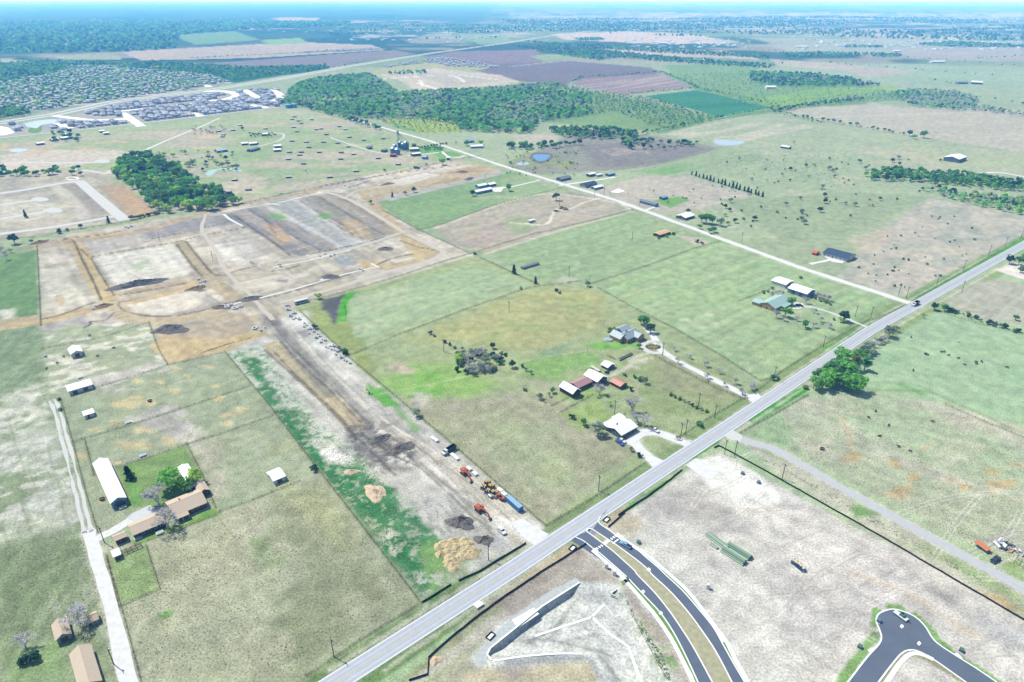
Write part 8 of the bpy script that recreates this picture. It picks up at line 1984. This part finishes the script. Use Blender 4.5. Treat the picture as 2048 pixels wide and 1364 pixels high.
wood("woodland", "band of woods between the suburb and the far fields", [(230, 137), (300, 124), (500, 137), (650, 132), (660, 137), (560, 150), (470, 163), (425, 150), (330, 140)], 13, 9, [.4, .2, .25, .1, .05, 0], n=9, size=2.4)
wood("woodland", "woods at the far left above the suburb", [(-60, 130), (130, 123), (260, 128), (140, 134), (110, 149), (-60, 172)], 14, 9, [.4, .2, .3, .1, 0, 0], n=9, size=2.5)
wood("suburb_trees", "street trees filling the gaps of the old suburb", SUBURB, 15, 7, [.4, .25, .25, .05, .05, 0], n=8, size=2.2)
wood("woodland", "wood on the right beyond the yellow scrub", [(1500, 146), (1620, 148), (1700, 160), (1765, 172), (1700, 175), (1560, 174), (1500, 165)], 13, 9, [.4, .1, .3, .2, 0, 0], n=9, size=2.4)
wood("woodland", "grey-green wood above the grey field", [(1765, 190), (1830, 180), (1910, 185), (1960, 200), (1950, 212), (1900, 220), (1830, 215), (1800, 202)], 10, 8, [.2, .1, .15, .5, 0, .05], n=10)
wood("woodland", "thin grey wood running to the edge above the grey field", [(1900, 218), (1960, 212), (2060, 232), (2060, 236), (1960, 224), (1900, 224)], 11, 7, [.2, .1, .2, .5, 0, 0], n=9)
wood("tree_belt", "dark shrubs beyond the grey field's corner", [(1850, 192), (1925, 194), (1930, 199), (1860, 199)], 11, 7, [.3, .1, .4, .2, 0, 0], n=9)
wood("scrubland", "pale scrub between the grey field and the yellow plain", [(1620, 200), (1760, 182), (1850, 184), (1790, 200), (1640, 206)], 13, 4.5, [.2, .1, .1, .5, .05, .05], n=8)
wood("tree_belt", "line of trees along the top of the grey field", [(1540, 222), (1600, 212), (1720, 198), (1730, 201), (1610, 217), (1545, 228)], 11, 8, [.3, .1, .3, .3, 0, 0], n=9)
wood("tree_belt", "dense creek-side belt on the right, upper arm", [(1727, 352), (1770, 340), (1850, 346), (1940, 352), (2060, 368), (2060, 386), (1960, 378), (1900, 370), (1800, 364), (1740, 362)], 7.5, 7.5, [.4, .25, .3, .05, 0, 0])
wood("tree_belt", "dense creek-side belt on the right, lower arm", [(1840, 380), (1900, 384), (1960, 392), (2060, 404), (2060, 434), (1990, 420), (1930, 408), (1890, 396)], 7.5, 6.5, [.4, .25, .15, .15, 0, .05])
wood("scrubland", "scrubby slope behind the dark fallow", [(1340, 330), (1560, 305), (1700, 315), (1690, 380), (1540, 360), (1450, 340)], 14, 2.4, [.2, .1, .2, .3, .15, .05], n=7, size=1.5)
wood("scrubland", "low bushes over the yellow-green plain on the right", [(1330, 150), (1500, 142), (1560, 176), (1760, 176), (1800, 198), (1560, 220), (1460, 205), (1400, 180)], 17, 4, [.2, .2, .15, .2, .2, .05], n=8)
wood("tree_belt", "boundary trees round the ploughed and crop fields", None, 0, 7, [.4, .2, .3, .1, 0, 0], n=9, world_pts=np.concatenate([np.array([tuple(Vector(G(*a)).lerp(G(*b), t))[:2] for t in np.linspace(0, 1, int((G(*b) - G(*a)).length / 9))]) + RNG.normal(0, 2, (int((G(*b) - G(*a)).length / 9), 2)) for a, b in [((1145, 166), (1160, 156)), ((1160, 157), (1325, 145)), ((1325, 146), (1395, 177)), ((1395, 178), (1240, 192)), ((1395, 178), (1555, 213)), ((1555, 216), (1440, 237)), ((1440, 237), (1270, 272)), ((1550, 224), (1640, 248)), ((380, 118), (780, 99)), ((470, 134), (660, 135))]]))
HEDGES = [((1470, 125), (1560, 128)), ((1640, 124), (1690, 130)), ((1700, 131), (1850, 142)), ((1895, 146), (1985, 152)), ((1500, 100), (1660, 108)), ((1560, 124), (1640, 110)), ((1780, 112), (1960, 126)), ((1960, 118), (2048, 112)), ((1600, 80), (1740, 86)), ((1400, 72), (1500, 80)), ((2000, 130), (2048, 134)), ((880, 104), (1000, 92)), ((560, 150), (690, 133)), ((1850, 160), (1910, 168)), ((1960, 196), (2048, 210))]
wood("hedgerows", "thin broken hedgerows dividing the far fields", None, 0, 6.5, [.35, .15, .35, .15, 0, 0], n=7, size=2.4, world_pts=np.concatenate([np.array([tuple(Vector(G(*a)).lerp(G(*b), t))[:2] for t in np.linspace(0, 1, int((G(*b) - G(*a)).length / 26))]) + RNG.normal(0, 6, (int((G(*b) - G(*a)).length / 26), 2)) for a, b in HEDGES]))
for i, (pl, l) in enumerate([([(1020, 92), (1150, 96), (1300, 112), (1420, 122), (1550, 132), (1540, 138), (1400, 130), (1250, 118), (1100, 105)], "far tree belt winding between pale fields, near arm"), ([(1050, 84), (1200, 92), (1400, 104), (1540, 112), (1535, 118), (1380, 110), (1180, 98)], "far tree belt winding between pale fields, upper arm"), ([(1090, 98), (1160, 100), (1240, 116), (1200, 122), (1120, 112)], "far dark tree patch beside the purple field"), ([(1150, 78), (1200, 76), (1210, 81), (1160, 83)], "distant tree patch on the pale rise"), ([(1690, 93), (1765, 93), (1765, 96), (1690, 96)], "distant clipped row of dark trees"), ([(1830, 90), (1900, 84), (2060, 92), (2060, 96), (1900, 95)], "distant wood by the far village"), ([(1560, 108), (1640, 106), (1740, 108), (1720, 114), (1580, 117)], "distant hedged trees along a lane"), ([(1740, 108), (1800, 110), (1800, 115), (1745, 115)], "distant thin wood in the grey plain"), ([(770, 146), (850, 144), (855, 149), (780, 150)], "small tree strip in the building land")]):
    wood("tree_belt", l, pl, 17, 9, [.4, .15, .3, .15, 0, 0], n=7, size=3.0)
wood("woodland", "vast hazy forest filling the far left of the plain", [(-200, 108), (100, 106), (240, 104), (350, 98), (360, 70), (480, 60), (700, 52), (700, 44), (-200, 44)], 46, 12, [.4, .2, .3, .1, 0, 0], n=6, size=7)
wood("woodland", "far broken woods between the villages", [(620, 84), (1000, 76), (1060, 64), (1300, 60), (1300, 48), (700, 50)], 44, 9, [.4, .15, .3, .15, 0, 0], n=5, size=5, jit=1.2, mask=700)
wood("woodland", "far broken woods on the right of the plain", [(1060, 60), (1300, 72), (1700, 76), (2060, 84), (2200, 40), (1600, 32), (1000, 40)], 62, 9, [.4, .15, .3, .15, 0, 0], n=5, size=6, jit=1.2, mask=900)

# ------------------------------------------------------------------ grass tufts and weeds of the near pastures
def tufts(name, label, areas, n, mats, smin, smax, seed):
    rng = np.random.default_rng(seed); P_ = []
    for poly, share in areas:
        w = GA(poly); k = int(n * share)
        x = rng.uniform(w[:, 0].min(), w[:, 0].max(), k * 5); y = rng.uniform(w[:, 1].min(), w[:, 1].max(), k * 5)
        ok_ = (poly_sd(x, y, w) > 1) & (fbm(x, y, 14, seed, 3) + rng.uniform(-.3, .3, x.size) > .45)
        P_.append(np.stack([x, y], 1)[ok_][:k])
    p = np.concatenate(P_); k = len(p)
    s = rng.uniform(smin, smax, k); a = rng.uniform(0, 3.14, k)
    V = []
    for j in range(3):
        c, sn = np.cos(a + j * 1.05), np.sin(a + j * 1.05)
        lean = rng.uniform(-.6, .6, (k, 2)) * s[:, None]
        b0 = np.stack([p[:, 0] - c * s * .5, p[:, 1] - sn * s * .5, np.zeros(k)], 1); b1 = np.stack([p[:, 0] + c * s * .5, p[:, 1] + sn * s * .5, np.zeros(k)], 1)
        t0 = np.stack([p[:, 0] + lean[:, 0], p[:, 1] + lean[:, 1], s * rng.uniform(.2, .45, k)], 1)
        V.append(np.stack([b0, b1, t0], 1))
    v = np.concatenate(V).reshape(-1, 3); f = np.arange(len(v), dtype=np.int32).reshape(-1, 3)
    mi = np.tile(rng.integers(0, len(mats), k), 3)
    tag(link(name, np_mesh(name, v, f, mats, False, mi)), label, "grass", None, "stuff")
T_A, T_B, T_C, T_D = (material("tuft_" + q, tuple(min(q_ * 1.7, .6) for q_ in C(*c)), 1, spec=0, trans=.5) for q, c in (("straw", (206, 202, 164)), ("olive", (120, 134, 84)), ("green", (112, 156, 82)), ("brown", (140, 124, 100))))
tufts("grass_tufts", "coarse grass tufts over the near pastures", [([(205, 1130), (420, 1040), (640, 960), (835, 1200), (600, 1345), (300, 1364)], .32), ([(800, 800), (940, 800), (1080, 780), (1270, 900), (1090, 1050), (900, 880)], .22), ([(0, 1080), (170, 1066), (225, 1260), (100, 1260), (0, 1300)], .10), ([(700, 715), (1000, 560), (1240, 650), (1120, 760), (1080, 780), (800, 800)], .22), ([(1330, 720), (1490, 800), (1370, 865), (1300, 850), (1270, 790)], .05), ([(120, 800), (450, 706), (640, 942), (400, 1022), (200, 1060)], .10)], 30000, [T_A, T_B, T_A, T_D], .18, .5, 5)
tufts("weeds", "green weeds sprouting on the graded corridor and verges", [([(455, 706), (520, 690), (640, 850), (760, 950), (850, 1060), (850, 1198), (640, 944)], .6), ([(1236, 1175), (1262, 1205), (1330, 1310), (1350, 1364), (1330, 1364), (1262, 1240)], .05), ([(1490, 905), (1560, 940), (1700, 1025), (1900, 1135), (2060, 1222), (2060, 1208), (1880, 1108), (1700, 1006), (1555, 923)], .2)], 11000, [T_C, T_C, T_B], .25, .7, 9)
tufts("dry_tufts", "dry tufts over the pasture across the highway", [([(1490, 868), (1600, 800), (1680, 782), (1900, 810), (2048, 890), (2048, 1150), (1560, 890)], 1.0)], 12000, [T_A, T_B, T_A, T_D], .18, .5, 13)

# ------------------------------------------------------------------ the air: one even box of haze round everything
def build_haze():
    m = bpy.data.materials.new("haze_air"); m.use_nodes = True
    N, L = m.node_tree.nodes, m.node_tree.links
    N.clear()
    out = N.new("ShaderNodeOutputMaterial"); pv = N.new("ShaderNodeVolumePrincipled")
    pv.inputs["Color"].default_value = (0.12, 0.45, 1.0, 1)
    pv.inputs["Density"].default_value = 1.3e-4
    pv.inputs["Absorption Color"].default_value = (1, 1, 1, 1)
    pv.inputs["Anisotropy"].default_value = 0.0
    L.new(pv.outputs[0], out.inputs["Volume"])
    b = MB().box((0, 34000, 106.5), (240000, 80000, 217), 0)
    o = b.build("haze", m)
    tag(o, "pale blue summer haze over the far plain", "haze", None, "stuff")
build_haze()
